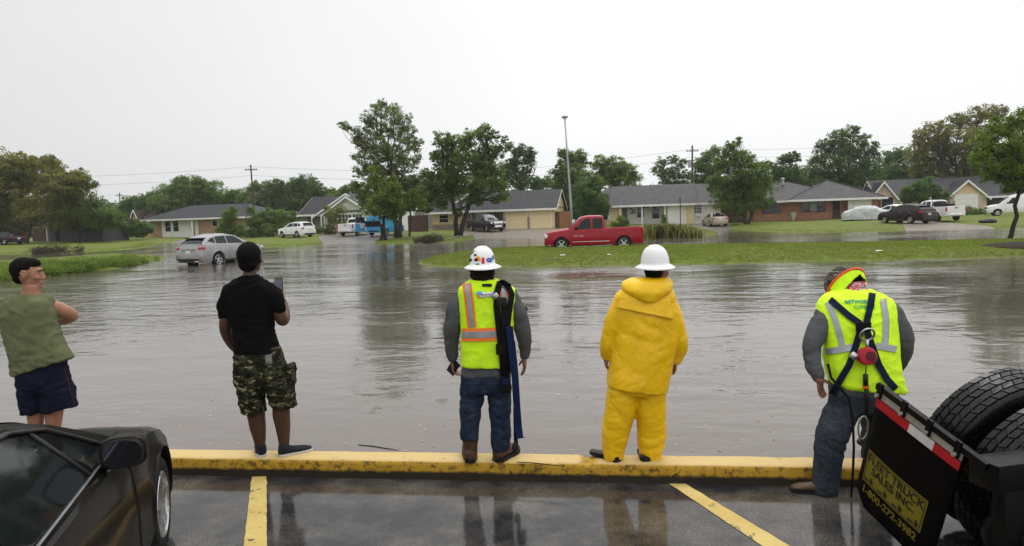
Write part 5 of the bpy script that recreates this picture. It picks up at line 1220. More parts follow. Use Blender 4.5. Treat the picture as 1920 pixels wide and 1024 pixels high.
# ---------------------------------------------------------------- tail of the lorry at the right
def text_mesh(body, size, ext=.001, align='CENTER', bold=0.0):
    t = bpy.data.curves.new('t', 'FONT'); t.body = body; t.size = size; t.extrude = ext; t.align_x = align; t.align_y = 'CENTER'; t.offset = bold; t.resolution_u = 3
    to = bpy.data.objects.new('t', t); COL.objects.link(to); dg = bpy.context.evaluated_depsgraph_get()
    me = bpy.data.meshes.new_from_object(to.evaluated_get(dg)); bpy.data.objects.remove(to); bpy.data.curves.remove(t); return me
def make_lorry():
    vx, vy = 625, 18
    d = -ray(vx, vy).normalized()                    # along the flap's top edge towards the lens
    wdt = .66
    r1, r2 = ray(1645, 745), ray(1803, 866)
    # far corner P1 = t1 r1, near corner P2 = t2 r2 with P2-P1 = wdt*d   (least squares)
    A = np.array([[-r1.x, r2.x], [-r1.y, r2.y], [-r1.z, r2.z]]); b = np.array(d*wdt); t, *_ = np.linalg.lstsq(A, b, rcond=None)
    P1 = CAM+r1*t[0]; P2 = CAM+r2*t[1]; u = (P2-P1).normalized()
    # hang direction: down, swung towards the tail, through the pixel of the lower far corner
    hd = V((.04, 0, -1)); hd = (hd-u*hd.dot(u)).normalized()
    print('LORRY', P1, P2, (P2-P1).length, u)
    n = u.cross(hd).normalized(); n = n if n.dot(CAM-P1) > 0 else -n      # faces the lens
    def F(a, b, o=0): return P1+u*a+hd*b+n*o        # a across, b down
    Lw = (P2-P1).length; Hh = .80
    root = empty('lorry', V((P2.x+2.0, P2.y-.2, 0)), 0, 'black lorry tail with twin rear tyres and printed mud flap in the lower right', 'lorry'); pi = parent_inv(root)
    rub = M('flap rubber', (.0035,.003,.003), .6, var=.3, bs=25, bump=.3, bd=.004, spec=.05); blk = M('lorry black paint', (.002,.002,.0025), .32, var=.3, bs=60, bump=.15, spec=.16)
    yel = M('flap yellow print', (.19,.15,.012), .6, var=.2, vs=9); redm = M('red reflective tape', (.40,.010,.016), .45, var=.12, vs=20); whm = M('white reflective tape', (.55,.55,.53), .4, var=.15, vs=20); ink = M('flap black print', (.012,.012,.012), .6); galv = M('galvanised strip', (.36,.35,.31), .5, .3, var=.25, vs=12)
    def put(m, name, mat, par=None, smooth=False):
        o = m.build(name, mat, None, smooth); o.parent = par or root
        o.matrix_parent_inverse = pi if par is None else Matrix.Identity(4); return o
    # flap with clipped lower corners and a slight belly
    N, Mv = 14, 16; front = []; back = []
    def edge(a, b):
        if b > Hh-.10:
            cut = (b-(Hh-.10))*1.1; a = min(max(a, cut*.9), Lw-cut*.9)
        return a
    m = MB(); rowsF = []
    for j in range(Mv+1):
        b = Hh*j/Mv; rowsF.append([F(edge(Lw*i/N, b), b, .018*math.sin(b*4)*math.sin(math.pi*i/N)) for i in range(N+1)])
    ring = []
    vs = [p for r_ in rowsF for p in r_]+[p-n*.008 for r_ in rowsF for p in r_]; k = (N+1)*(Mv+1); fs = []
    for j in range(Mv):
        for i in range(N): a = j*(N+1)+i; fs += [(a, a+1, a+N+2, a+N+1), (k+a+N+1, k+a+N+2, k+a+1, k+a)]
    for j in range(Mv): a = j*(N+1); b = a+N; fs += [(a, a+N+1, k+a+N+1, k+a), (b+N+1, b, k+b, k+b+N+1)]
    for i in range(N): a = i; b = Mv*(N+1)+i; fs += [(a+1, a, k+a, k+a+1), (b, b+1, k+b+1, k+b)]
    m.add(vs, fs); flap = put(m, 'mud_flap', rub, None, True)
    def belly(a, b): return .018*math.sin(b*4)*math.sin(math.pi*a/Lw)
    def on(name, mat, a0, a1, b0, b1, off=.003, par=None):
        m = MB(); r_ = []
        for j in range(9): b = b0+(b1-b0)*j/8; r_.append([F(a0+(a1-a0)*i/10, b, belly(a0+(a1-a0)*i/10, b)+off) for i in range(11)])
        m.rings(r_, cap=False, closed=False); o = put(m, name, mat); 
        if par: o.parent = par; o.matrix_parent_inverse = Matrix.Identity(4)
        return o
    on('reflective_tape', redm, .0, Lw*.43, .002, .062, .004, flap); on('reflective_tape', whm, Lw*.43, Lw*.72, .002, .062, .004, flap); on('reflective_tape', redm, Lw*.72, Lw, .002, .062, .004, flap)
    # printed sign
    sa0, sa1, sb0, sb1 = Lw*.06, Lw*.83, Hh*.46, Hh*.76
    on('printed_sign', yel, sa0, sa1, sb0, sb1, .003, flap)
    for q in ((sa0+.008, sa1-.008, sb0+.008, sb0+.014), (sa0+.008, sa1-.008, sb1-.014, sb1-.008), (sa0+.008, sa0+.014, sb0+.0141, sb1-.0141), (sa1-.014, sa1-.008, sb0+.0141, sb1-.0141)): on('sign_border', ink, *q, .0042, flap)
    def txt(body, size, ca, cb, mat, bold=.0018, name='lettering', sx=1):
        me = text_mesh(body, size, 0, bold=bold); w = []
        for v in me.vertices: a = ca+v.co.x*sx; b = cb-v.co.y; v.co = F(a, b, belly(a, b)+.0062)
        me.materials.clear(); me.materials.append(mat); me.name = name; o = bpy.data.objects.new(name, me); COL.objects.link(o); o.parent = flap; o.matrix_parent_inverse = Matrix.Identity(4); return o
    cm = (sa0+sa1)/2
    txt('FLEET TRUCK', .080, cm, sb0+.052, ink, sx=.98); txt('SALES INC.', .078, cm, sb0+.122, ink); txt('1-800-272-3982', .074, cm, sb1+.052, yel)
    for k in range(4):                                # four little lorries printed along the foot
        a = sa0+.06+k*(sa1-sa0-.12)/3.; b = sb1-.040; m = MB()
        def pr(a0, a1, b0, b1): m.add([F(a0, b0, belly(a0, b0)+.0055), F(a1, b0, belly(a1, b0)+.0055), F(a1, b1, belly(a1, b1)+.0055), F(a0, b1, belly(a0, b1)+.0055)], [(0,1,2,3)])
        pr(a-.045, a+.012, b+.004, b+.011); pr(a+.0125, a+.038, b-.012, b+.011); pr(a+.0125, a+.026, b-.024, b-.0121); pr(a-.040, a-.026, b+.0111, b+.019); pr(a-.022, a-.008, b+.0111, b+.019); pr(a+.016, a+.030, b+.0111, b+.019)
        o = put(m, 'printed_lorry', ink); o.parent = flap; o.matrix_parent_inverse = Matrix.Identity(4)
    # hanger: galvanised strip, channel bar and its clamps
    m = MB(); m.rings([[F(a, b, o_) for b, o_ in ((-.052, .0), (-.004, .0), (-.004, .004), (-.052, .004))] for a in (.01, Lw*1.0)]); put(m, 'clamp_strip', galv)
    m = MB(); m.rings([[F(a, b, o_) for b, o_ in ((-.095, -.02), (-.055, -.02), (-.055, .014), (-.095, .014))] for a in (-.02, Lw*1.22)]); put(m, 'hanger_bar', blk)
    for f in (.03, .34, .64, .95):
        m = MB(); m.rings([[F(a, b, o_) for b, o_ in ((-.115, .005), (-.01, .005), (-.01, .02), (-.115, .02))] for a in (Lw*f-.018, Lw*f+.018)]); o = put(m, 'hanger_clamp', blk)
        m = MB(); q = F(Lw*f, -.03, .02); m.tube([q, q+n*.018], .012, 6); o2 = put(m, 'bolt', galv); o2.parent = o; o2.matrix_parent_inverse = Matrix.Identity(4)
    # twin wheels: axle runs parallel to the flap
    ax = u.copy()
    rad = .50; tyre = M('lorry tyre', (.004,.004,.004), .27, var=.3, vs=8, bs=50, bump=.35, bd=.003, spec=.30)
    side = n*-1.0; hor = (V((0,0,1)).cross(ax)).normalized(); hor = hor if hor.x > 0 else -hor; upv = ax.cross(hor).normalized(); upv = upv if upv.z > 0 else -upv
    # centre so the far tyre's crown shows at pixel (1868, 688) and its left flank at (1722, 770)
    rad = .52; C1 = V((3.08, 4.27, .57))
    for k, off in enumerate((0.0, .34)):
        C = C1+ax*off; m = MB(); nseg = 120; w = .26
        prof = [(-w/2, .60), (-w/2-.012, .75), (-w/2+.0, .93), (-w/2+.03, .985), (-w*.25, .998), (0, 1.0), (w*.25, .998), (w/2-.03, .985), (w/2, .93), (w/2+.012, .75), (w/2, .60)]
        rs = []
        for i in range(nseg):
            a = 2*math.pi*i/nseg; rr = hor*math.cos(a)+upv*math.sin(a); rs.append([C+ax*o_+rr*rad*s_ for o_, s_ in prof])
        rs.append(rs[0]); m.rings(rs, cap=False, closed=False)
        o = put(m, 'wheel', tyre, None, True)
        # tread blocks: five ribs of staggered chevron blocks
        m = MB(); nb = 44
        for rib in range(5):
            c0 = -w*.42+w*.84*(rib)/5+.004; c1 = c0+w*.84/5-.010
            for i in range(nb):
                a0 = 2*math.pi*(i+.5*(rib % 2))/nb; a1 = a0+2*math.pi/nb*.86; sk = .035*(1 if rib % 2 else -1)
                q = []
                for zz in (.990, 1.022):
                    for (cc, aa) in ((c0, a0), (c1, a0+sk), (c1, a1+sk), (c0, a1)):
                        rr = hor*math.cos(aa)+upv*math.sin(aa); dome = 1-.012*(abs((cc)/(w*.42)))**3; q.append(C+ax*cc+rr*rad*zz*dome)
                m.add(q, [(3,2,1,0),(4,5,6,7),(0,1,5,4),(1,2,6,5),(2,3,7,6),(3,0,4,7)])
        o2 = put(m, 'tread', tyre); o2.parent = o; o2.matrix_parent_inverse = Matrix.Identity(4)
        m = MB(); q = [(-.10, .59), (-.04, .5), (-.02, .2), (.0, .02)]; rs = [[C+ax*(o_*(-1 if k == 0 else 1))+(hor*math.cos(a)+upv*math.sin(a))*rad*s_ for o_, s_ in q] for a in [2*math.pi*i/40 for i in range(41)]]; m.rings(rs, cap=False, closed=False); o3 = put(m, 'rim', blk, None, True); o3.parent = o; o3.matrix_parent_inverse = Matrix.Identity(4)
    # frame rail, cross member and underside
    def beam(a, b, w_, h_, mat, name, up=V((0,0,1))):
        t_ = (b-a).normalized(); s_ = t_.cross(up).normalized(); uu = s_.cross(t_); m = MB(); m.rings([[p+s_*x+uu*z for x, z in ((-w_,-h_),(w_,-h_),(w_,h_),(-w_,h_))] for p in (a, b)]); o = put(m, name, mat); return bevel(o, .01, 2)
    e = F(Lw*1.40, -.075)
    q = hor
    a = P1+u*.80+V((0,0,.02)); beam(a+q*.0, a+q*2.4+V((0,0,.0)), .09, .075, blk, 'rear_beam')
    beam(a+V((.10,.05,-.07)), a+V((.10,.05,-.6)), .05, .05, blk, 'bracket'); beam(a+q*.1+V((0,0,-.32)), a+q*2.2+V((0,0,-.32)), .04, .235, blk, 'side_panel')
    beam(a+q*.25+V((0,0,-.16)), a+q*2.6+V((0,0,-.16)), .05, .13, blk, 'frame_rail')
    m = MB(); hc = a+V((.55,.15,-.45)); m.ell(hc, (.4,.3,.3), 16, 10); put(m, 'air_tank', blk, None, True)
# ---------------------------------------------------------------- people
def fabric(name, c, rough=.85, var=.18, weave=420, fold=None, wet=0):
    t = NT(name); k = t.ramp(t.noise(9, 5, rough=.65), [(.3, 1-var), (.7, 1+var*.5)])
    col = t.mix(1., tuple(c) if isinstance(c, tuple) else c, k, 'MULTIPLY')
    nb = t.bump(t.noise(weave, 2), .25, .0012, t.bump(t.noise(26, 4, rough=.65, dist=.6), .45, .008))
    return t.out(col, rough, nb, spec=.3 if max(c) > .3 else .06)
PM = {}
def init_people_mats():
    def camo(name, a, b, c, d, s=17):
        t = NT(name); mp = t.mapping((1, 1, 1.9)); n1 = t.noise(s, 2, mp, dist=.8); n2 = t.noise(s*1.1, 2, t.mapping((1.0, 1.1, 2.0), (.5, .7, 1.1)), dist=.8); n3 = t.noise(s*.9, 2, t.mapping((1.1, 1, 2.0), (1.3, .2, .4)), dist=.8)
        x = t.mix(t.ramp(n1, [(.50, 0.), (.51, 1.)], 'CONSTANT'), a, b); x = t.mix(t.ramp(n2, [(.57, 0.), (.58, 1.)], 'CONSTANT'), x, c); x = t.mix(t.ramp(n3, [(.61, 0.), (.62, 1.)], 'CONSTANT'), x, d)
        return t.out(x, .88, t.bump(t.noise(30, 4), .5, .008), spec=.06)
    def skin(name, c):
        t = NT(name); k = t.ramp(t.noise(14, 4), [(.3, .86), (.7, 1.08)]); return t.out(t.mix(1., c, k, 'MULTIPLY'), .48, t.bump(t.noise(180, 2), .12, .001), spec=.25, Subsurface_Weight=.04)
    t = NT('denim'); k = t.ramp(t.noise(3.2, 5, rough=.7), [(.30, (.010,.017,.034)), (.55, (.022,.034,.058)), (.75, (.050,.068,.100))]); k2 = t.ramp(t.noise(30, 4, t.mapping((1,1,2.6)), .7), [(.35, .72), (.68, 1.35)])
    den = t.out(t.mix(1., k, k2, 'MULTIPLY'), .85, t.bump(t.noise(300, 2), .3, .0015, t.bump(t.noise(22, 4, t.mapping((1,1,2.2)), dist=.6), .6, .010)), spec=.08)
    t = NT('denim grey'); k = t.ramp(t.noise(3.2, 5, rough=.7), [(.30, (.018,.022,.030)), (.55, (.035,.042,.055)), (.75, (.070,.080,.098))]); k2 = t.ramp(t.noise(30, 4, t.mapping((1,1,2.6)), .7), [(.35, .72), (.68, 1.35)])
    deng = t.out(t.mix(1., k, k2, 'MULTIPLY'), .85, t.bump(t.noise(22, 4, t.mapping((1,1,2.2)), dist=.6), .6, .010), spec=.08)
    t = NT('yellow oilskin'); k = t.ramp(t.noise(5, 4), [(.3, .86), (.7, 1.06)]); rb = t.noise(5, 4, t.mapping((1, 1, .7), (.4, .5, 0)), .62, dist=1.2)
    vc = t.node('ShaderNodeTexVoronoi', feature='DISTANCE_TO_EDGE'); vc.inputs['Scale'].default_value = 7.5; t.l.new(t.mapping((1, 1, .8), (.3, .4, .2)), vc.inputs['Vector']); cre = t.math('MULTIPLY', t.ramp(vc.outputs['Distance'], [(0., 1.), (.13, 0.)]), t.ramp(rb, [(.45, 0.), (.6, 1.)])); oil = t.out(t.mix(1., (.85,.51,.005), k, 'MULTIPLY'), .38, t.bump(cre, .34, .006, t.bump(t.noise(40, 3), .12, .002)), spec=.35)
    PM.update(oil=oil, denim=den, deng=deng, camo=camo('camouflage cloth', (.014,.017,.010), (.050,.048,.026), (.012,.010,.008), (.23,.20,.115), 15), camoh=camo('camouflage shell', (.05,.045,.035), (.13,.11,.085), (.02,.018,.015), (.25,.23,.19), 22),
      black=fabric('black cotton', (.005,.005,.0055), .9), olive=fabric('olive cotton', (.135,.150,.075), .9, .22), navy=fabric('navy shorts cloth', (.010,.012,.026), .85), grey=fabric('grey knit', (.090,.092,.098), .9, .25), hiviz=fabric('hi-vis yellow', (.62,.95,.012), .7, .08),
      hivo=M('hi-vis orange', (.95,.20,.03), .6, bump=.1), refl=M('reflective silver', (.33,.34,.35), .38, .3, var=.12, vs=30, bs=90), hood=fabric('dark hood cloth', (.014,.010,.010), .9), strap=fabric('black webbing', (.010,.010,.011), .75), bstrap=fabric('blue webbing', (.010,.020,.065), .7), nstrap=fabric('navy webbing', (.008,.014,.034), .7),
      leather=M('brown boot leather', (.085,.050,.030), .5, var=.35, vs=12, bs=60, bump=.4), sole=M('boot sole', (.012,.010,.009), .7), shoe=fabric('dark canvas shoe', (.020,.024,.030), .8), wsole=M('white sole edge', (.55,.53,.50), .6), bshoe=M('black rubber shoe', (.010,.010,.010), .4),
      brown=skin('deep brown skin', (.085,.040,.024)), mid=skin('tan skin', (.36,.175,.105)), mid2=skin('brown hand skin', (.27,.125,.08)), hair=M('black hair', (.006,.005,.005), .75, bs=220, bump=.9, bd=.004, spec=.08), shell=M('white helmet shell', (.80,.80,.79), .28, var=.05, bs=20, bump=.05, coat=.5), red=M('red housing', (.42,.02,.04), .35), dred=M('dark red disc', (.10,.012,.02), .4), steel=M('forged steel', (.42,.42,.42), .3, .9, bump=0),
      phone=M('phone case', (.015,.015,.016), .35), screen=M('phone screen', (.18,.19,.21), .08, bump=0), eye=M('eye white', (.30,.26,.24), .2, bump=0), pupil=M('pupil', (.01,.008,.006), .2, bump=0), orange=M('orange piping', (.85,.10,.02), .6), band=M('bandana cloth', (.5,.5,.5), .9), tealp=M('teal print', (.005,.22,.24), .6, bump=0), greenp=M('green print', (.02,.33,.09), .6, bump=0), whitep=M('white print', (.75,.75,.75), .6, bump=0), bluep=M('blue print', (.05,.09,.45), .5, bump=0), redp=M('red print', (.62,.02,.06), .5, bump=0), orp=M('orange print', (.85,.30,.03), .5, bump=0), blackp=M('black print', (.01,.01,.01), .5, bump=0), skyp=M('sky blue print', (.12,.42,.70), .5, bump=0), tag=M('grey tab', (.16,.18,.15), .7))
    t = NT('stars and stripes bandana'); b = t.noise(60, 0); c = t.ramp(b, [(.38, (.50,.02,.035)), (.5, (.6,.58,.58)), (.60, (.015,.02,.08))], 'CONSTANT'); PM['band'] = t.out(c, .85)
def PX(px, py, Y): return atd(px, py, Y)
def stack(m, rows, Y0, n=28, pw=2.35):
    rs = []
    for r_ in rows:
        xl, xr, y, dh = r_[:4]; dy = r_[4] if len(r_) > 4 else 0
        yl, yr = y if isinstance(y, tuple) else (y, y)
        a, b = PX(xl, yl, Y0+dy), PX(xr, yr, Y0+dy); c = (a+b)/2; hx = (b-a)/2; ring = []
        for i in range(n):
            t = 2*math.pi*i/n; ct, st = math.cos(t), math.sin(t)
            ring.append(c+hx*math.copysign(abs(ct)**(2/pw), ct)+V((0, dh*math.copysign(abs(st)**(2/pw), st), 0)))
        rs.append(ring)
    # densify with smooth interpolation
    out = []
    for k in range(len(rs)-1):
        p0, p1, p2, p3 = rs[max(k-1, 0)], rs[k], rs[k+1], rs[min(k+2, len(rs)-1)]
        for j in range(4):
            t = j/4; out.append([.5*((2*b)+(c-a)*t+(2*a-5*b+4*c-d)*t*t+(3*b-a-3*c+d)*t**3) for a, b, c, d in zip(p0, p1, p2, p3)])
    out.append(rs[-1]); m.rings(out)
def ptube(m, pts, Y0, n=14, flat=None):
    """pts (px, py, dy, radius in photo pixels); smooth limb"""
    P = [PX(p[0], p[1], Y0+p[2]) for p in pts]; Rr = [p[3]/FPX*(Y0+p[2]) for p in pts]; PP = []; RR = []
    for k in range(len(P)-1):
        a, b, c, d = P[max(k-1, 0)], P[k], P[k+1], P[min(k+2, len(P)-1)]
        for j in range(5):
            t = j/5; PP.append(.5*((2*b)+(c-a)*t+(2*a-5*b+4*c-d)*t*t+(3*b-a-3*c+d)*t**3)); RR.append(Rr[k]*(1-t)+Rr[k+1]*t)
    PP.append(P[-1]); RR.append(Rr[-1]); m.tube(PP, RR, n)
    m.ell(P[0], (Rr[0],)*3, 12, 8); m.ell(P[-1], (Rr[-1]*.98,)*3, 12, 8)
def folds(a=.008, f=(7, 7, 20), seed=0, soft=.3, fine=.002, mask=None):
    o = V((seed*7.3, seed*2.1, seed))
    def d(c):
        n1 = noise.noise(V((c.x*f[0], c.y*f[1], c.z*f[2]+1.5*noise.noise(c*4+o)))+o); r1 = (1-abs(n1)*2.2); r1 = max(r1, -.2)
        n2 = noise.noise(V((c.x*f[0]*2.1+c.z*6, c.y*f[1]*2, c.z*f[2]*1.4))+o*2); r = r1*r1*a+(1-abs(n2)*2)*a*soft+noise.noise(c*55+o)*fine-a*.35
        return r*(mask(c) if mask else 1)
    return d
def crumple(a=.020, f=(4,4,7), seed=0):
    o = V((seed*5.1, seed*3.3, seed))
    def d(c):
        w = V((noise.noise(c*3+o), noise.noise(c*3+o*2), noise.noise(c*3+o*3)))*.12; q = c+w
        n1 = abs(noise.noise(V((q.x*f[0]+q.z*1.5, q.y*f[1], q.z*f[2]))+o)); n2 = abs(noise.noise(V((q.x*f[0]*2.3-q.z*4, q.y*f[1]*2, q.z*f[2]*1.8))+o*2)); n3 = abs(noise.noise(V((q.x*22, q.y*22, q.z*30))+o))
        return a*(min(n1, .35)*1.1+min(n2, .3)*.5+n3*.16)-a*.28
    return d
def hand(m, W, d, pn, side, curl=.5, s=1.0, spread=.12, thumb=.5):
    """W wrist, d towards the fingertips, pn out of the palm, side +1 when the thumb lies on cross(d,pn)"""
    d = V(d).normalized(); pn = (V(pn)-d*V(pn).dot(d)).normalized(); x = d.cross(pn)*side
    rs = []
    for t, w, th in ((-.015, .026, .020), (.02, .033, .020), (.055, .042, .017), (.088, .041, .013)):
        rs.append([W+d*t*s+x*(w*s*math.cos(a))+pn*(th*s*math.sin(a)) for a in [2*math.pi*i/14 for i in range(14)]])
    m.rings(rs)
    for k, (o, L, r) in enumerate(((.030, .070, .0092), (.010, .078, .0096), (-.011, .072, .0092), (-.031, .056, .0082))):
        p = W+d*.084*s+x*o*s; dd = (d+x*(o*spread*8)).normalized(); P = [p-dd*.02*s, p]; a = 0
        for j, f in enumerate((.45, .32, .23)):
            a += curl*(.55, .75, .5)[j]; q = dd*math.cos(a)+pn*math.sin(a); p = p+q*L*f*s; P.append(p)
        m.tube(P, [r*s*1.05, r*s*1.05, r*s, r*s*.92, r*s*.72], 8)
    p = W+d*.018*s+x*.024*s; P = [p]; dirs = [(d*.55+x*.85+pn*.25), (d*.8+x*.45+pn*(.3+thumb*.3)), (d*.95+x*.1+pn*(.3+thumb*.5))]
    for q, L in zip(dirs, (.042, .034, .027)): p = p+q.normalized()*L*s; P.append(p)
    m.tube(P, [.0135*s, .0125*s, .0105*s, .0080*s], 8)
def headgeo(m, c, s, yaw, pitch=0, roll=0):
    Q = Matrix.Rotation(-yaw, 3, 'Z') @ Matrix.Rotation(-pitch, 3, 'X') @ Matrix.Rotation(roll, 3, 'Y')
    def E(p, r): m.ell(c+Q@(V(p)*s), tuple(x*s for x in r), 20, 14, M=Q)
    E((0, -.012, .022), (.075, .094, .098)); E((0, .030, -.045), (.058, .060, .066)); E((0, .045, -.005), (.062, .050, .082)); E((0, .064, -.075), (.034, .030, .026))
    E((0, .080, -.090), (.022, .018, .015)); E((0, .079, .032), (.048, .016, .013)); E((0, .092, -.056), (.024, .012, .007)); E((0, .090, -.069), (.021, .012, .007)); E((.034, .066, -.022), (.026, .026, .022)); E((-.034, .066, -.022), (.026, .026, .022))
    m.tube([c+Q@(V(p)*s) for p in ((0, .086, .022), (0, .100, -.004), (0, .110, -.026), (0, .098, -.036))], [.009*s, .011*s, .0135*s, .009*s], 10); E((.012, .099, -.033), (.008, .010, .008)); E((-.012, .099, -.033), (.008, .010, .008))
    for sx in (-1, 1):
        m.tube([c+Q@(V((sx*.074, .012-.0, .022))*s), c+Q@(V((sx*.086, -.008, .030))*s), c+Q@(V((sx*.089, -.016, .010))*s), c+Q@(V((sx*.083, -.004, -.022))*s), c+Q@(V((sx*.074, .008, -.030))*s)], [.006*s, .007*s, .0075*s, .007*s, .005*s], 8); E((sx*.076, 0, 0), (.008, .018, .028))
    return Q
def eyes(c, s, Q, par):
    for sx in (-1, 1):
        m = MB(); m.ell(c+Q@(V((sx*.031, .0805, .010))*s), (.0088*s,)*3, 12, 8); o = m.build('eye', PM['eye'], None, smooth=True); wparent(o, par)
        m = MB(); m.ell(c+Q@(V((sx*.031, .0850, .010))*s), (.0056*s,)*3, 10, 8); o2 = m.build('iris', PM['pupil'], None, smooth=True); o2.parent = o; o2.matrix_parent_inverse = Matrix.Identity(4)
        m = MB(); m.tube([c+Q@(V((sx*.012, .096, .029))*s), c+Q@(V((sx*.032, .096, .036))*s), c+Q@(V((sx*.052, .083, .030))*s)], [.0035*s, .0045*s, .002*s], 6); wparent(m.build('eyebrow', PM['hair'], None), par)
def shoe(parent, heel, d, L, mat, solemat, name='shoe', w=.052, h=.075, z0=None, collar=.09):
    """heel: ground point at the heel; d heading"""
    d = V((d[0], d[1], 0)).normalized(); x = V((d.y, -d.x, 0)); 
    def ringz(t, wd, zl, zh): return [heel+d*t+x*(wd*math.copysign(abs(math.cos(a))**.8, math.cos(a)))+V((0,0,(zl+zh)/2+(zh-zl)/2*math.sin(a))) for a in [2*math.pi*i/16 for i in range(16)]]
    m = MB(); m.rings([ringz(t*L, w*k, .014, z) for t, k, z in ((-.02,.45,.05),(.0,.68,h*.95),(.12,.80,h*1.15),(.28,.84,h*1.15),(.42,.88,h*.95),(.6,.98,h*.80),(.78,1.0,h*.68),(.92,.82,h*.55),(1.0,.45,.035))])
    if collar: m.tube([heel+d*L*.14+V((0,0,h*.6)), heel+d*L*.14+V((0,0,h*.6+collar*.55))], [w*.85, w*.82], 14)
    o = remesh(m, name, mat, parent, .007, 3, folds(.0015, (20,20,40), 2))
    m = MB(); P = [ (t, k) for t, k in ((-.03,.35),(.0,.66),(.12,.84),(.28,.86),(.45,.88),(.62,1.0),(.8,1.05),(.94,.85),(1.02,.4))]
    poly = [(t*L, k*w*1.04) for t, k in P]+[(t*L, -k*w*1.04) for t, k in P[::-1]]
    m.prism(poly, lambda a, b, t: heel+d*a+x*b+V((0,0,t)), .001, .020); s_ = m.build('sole', solemat, None); s_.parent = o; s_.matrix_parent_inverse = Matrix.Identity(4); bevel(s_, .003, 2); return o
def patch(bvh, xs, ys, off, mat, name, parent, back=-.004, n=8, mm=10, Yf=6, quad=None, world=True):
    """a cloth patch that lies on a surface: quad of photo pixels (tl,tr,br,bl) cast onto the surface"""
    tl, tr, br, bl = quad; rows = []; last = None
    for j in range(mm+1):
        g = j/mm; row = []
        for i in range(n+1):
            f = i/n; px = (tl[0]*(1-f)+tr[0]*f)*(1-g)+(bl[0]*(1-f)+br[0]*f)*g; py = (tl[1]*(1-f)+tr[1]*f)*(1-g)+(bl[1]*(1-f)+br[1]*f)*g
            r_ = ray(px, py); h = bvh.ray_cast(CAM, r_.normalized()); o_ = off(f, g) if callable(off) else off
            if h[0] is not None: last = (h[0]-CAM).dot(_f); p = h[0]+h[1]*(o_ if h[1].dot(r_) < 0 else -o_)
            else: p = CAM+r_*((last or Yf)) 
            row.append(p)
        rows.append(row)
    m = MB(); k = n+1; A = [p for r_ in rows for p in r_]; B = [p-(CAM-p).normalized()*.003 for p in A]; N = len(A); fs = []
    for j in range(mm):
        for i in range(n): a = j*k+i; fs += [(a, a+1, a+k+1, a+k), (N+a+k, N+a+k+1, N+a+1, N+a)]
    for j in range(mm): a = j*k; b = a+n; fs += [(a, a+k, N+a+k, N+a), (b+k, b, N+b, N+b+k)]
    for i in range(n): a = i; b = mm*k+i; fs += [(a+1, a, N+a, N+a+1), (b, b+1, N+b+1, N+b)]
    m.add(A+B, fs); o = m.build(name, mat, None, smooth=True)
    if parent: wparent(o, parent)
    return o
def strap(bvh, pts, hw, off, mat, name, parent, n=4, th=.004, Y=6, dens=5):
    """webbing laid along photo pixels over a surface"""
    PP = []
    for a, b in zip(pts[:-1], pts[1:]):
        for j in range(dens): t = j/dens; PP.append((a[0]+(b[0]-a[0])*t, a[1]+(b[1]-a[1])*t))
    PP.append(pts[-1]); rows = []; last = None
    for k, p in enumerate(PP):
        q = PP[min(k+1, len(PP)-1)]; o = PP[max(k-1, 0)]; dx, dy = q[0]-o[0], q[1]-o[1]; L = math.hypot(dx, dy)+1e-9; nx, ny = -dy/L, dx/L; row = []
        hs = []
        for i in range(n+1):
            f = -1+2*i/n; px, py = p[0]+nx*hw*f, p[1]+ny*hw*f; r_ = ray(px, py); h = bvh.ray_cast(CAM, r_.normalized())
            hs.append((r_, h))
        ok = [(h[0]-CAM).dot(_f) for r_, h in hs if h[0] is not None]
        if ok: last = min(ok)+(.0)
        for r_, h in hs:
            z = (h[0]-CAM).dot(_f) if h[0] is not None else (last or Y)
            z = min(z, (last or Y)+.03); row.append(CAM+r_*(z-off))
        rows.append(row)
    rg = []
    for row in rows:
        c = [p-(CAM-p).normalized()*(-th) for p in row]; rg.append(row+[p+(p-CAM).normalized()*th for p in row[::-1]])
    m = MB(); m.rings(rg); o = m.build(name, mat, None); auto_smooth(o, 50)
    if parent: wparent(o, parent)
    return o
def wtext(bvh, body, px, py, hpx, mat, parent, off=.004, rot=0, name='lettering', sx=1, bold=.0):
    me = text_mesh(body, 1.0, 0, bold=bold); c, s_ = math.cos(rot), math.sin(rot)
    for v in me.vertices:
        X, Y_ = v.co.x*hpx*1.35*sx, -v.co.y*hpx*1.35; x, y = px+X*c-Y_*s_, py+X*s_+Y_*c; r_ = ray(x, y); h = bvh.ray_cast(CAM, r_.normalized()); z = (h[0]-CAM).dot(_f) if h[0] is not None else 6
        v.co = CAM+r_*(z-off)
    me.materials.clear(); me.materials.append(mat); me.name = name; o = bpy.data.objects.new(name, me); COL.objects.link(o); return wparent(o, parent)
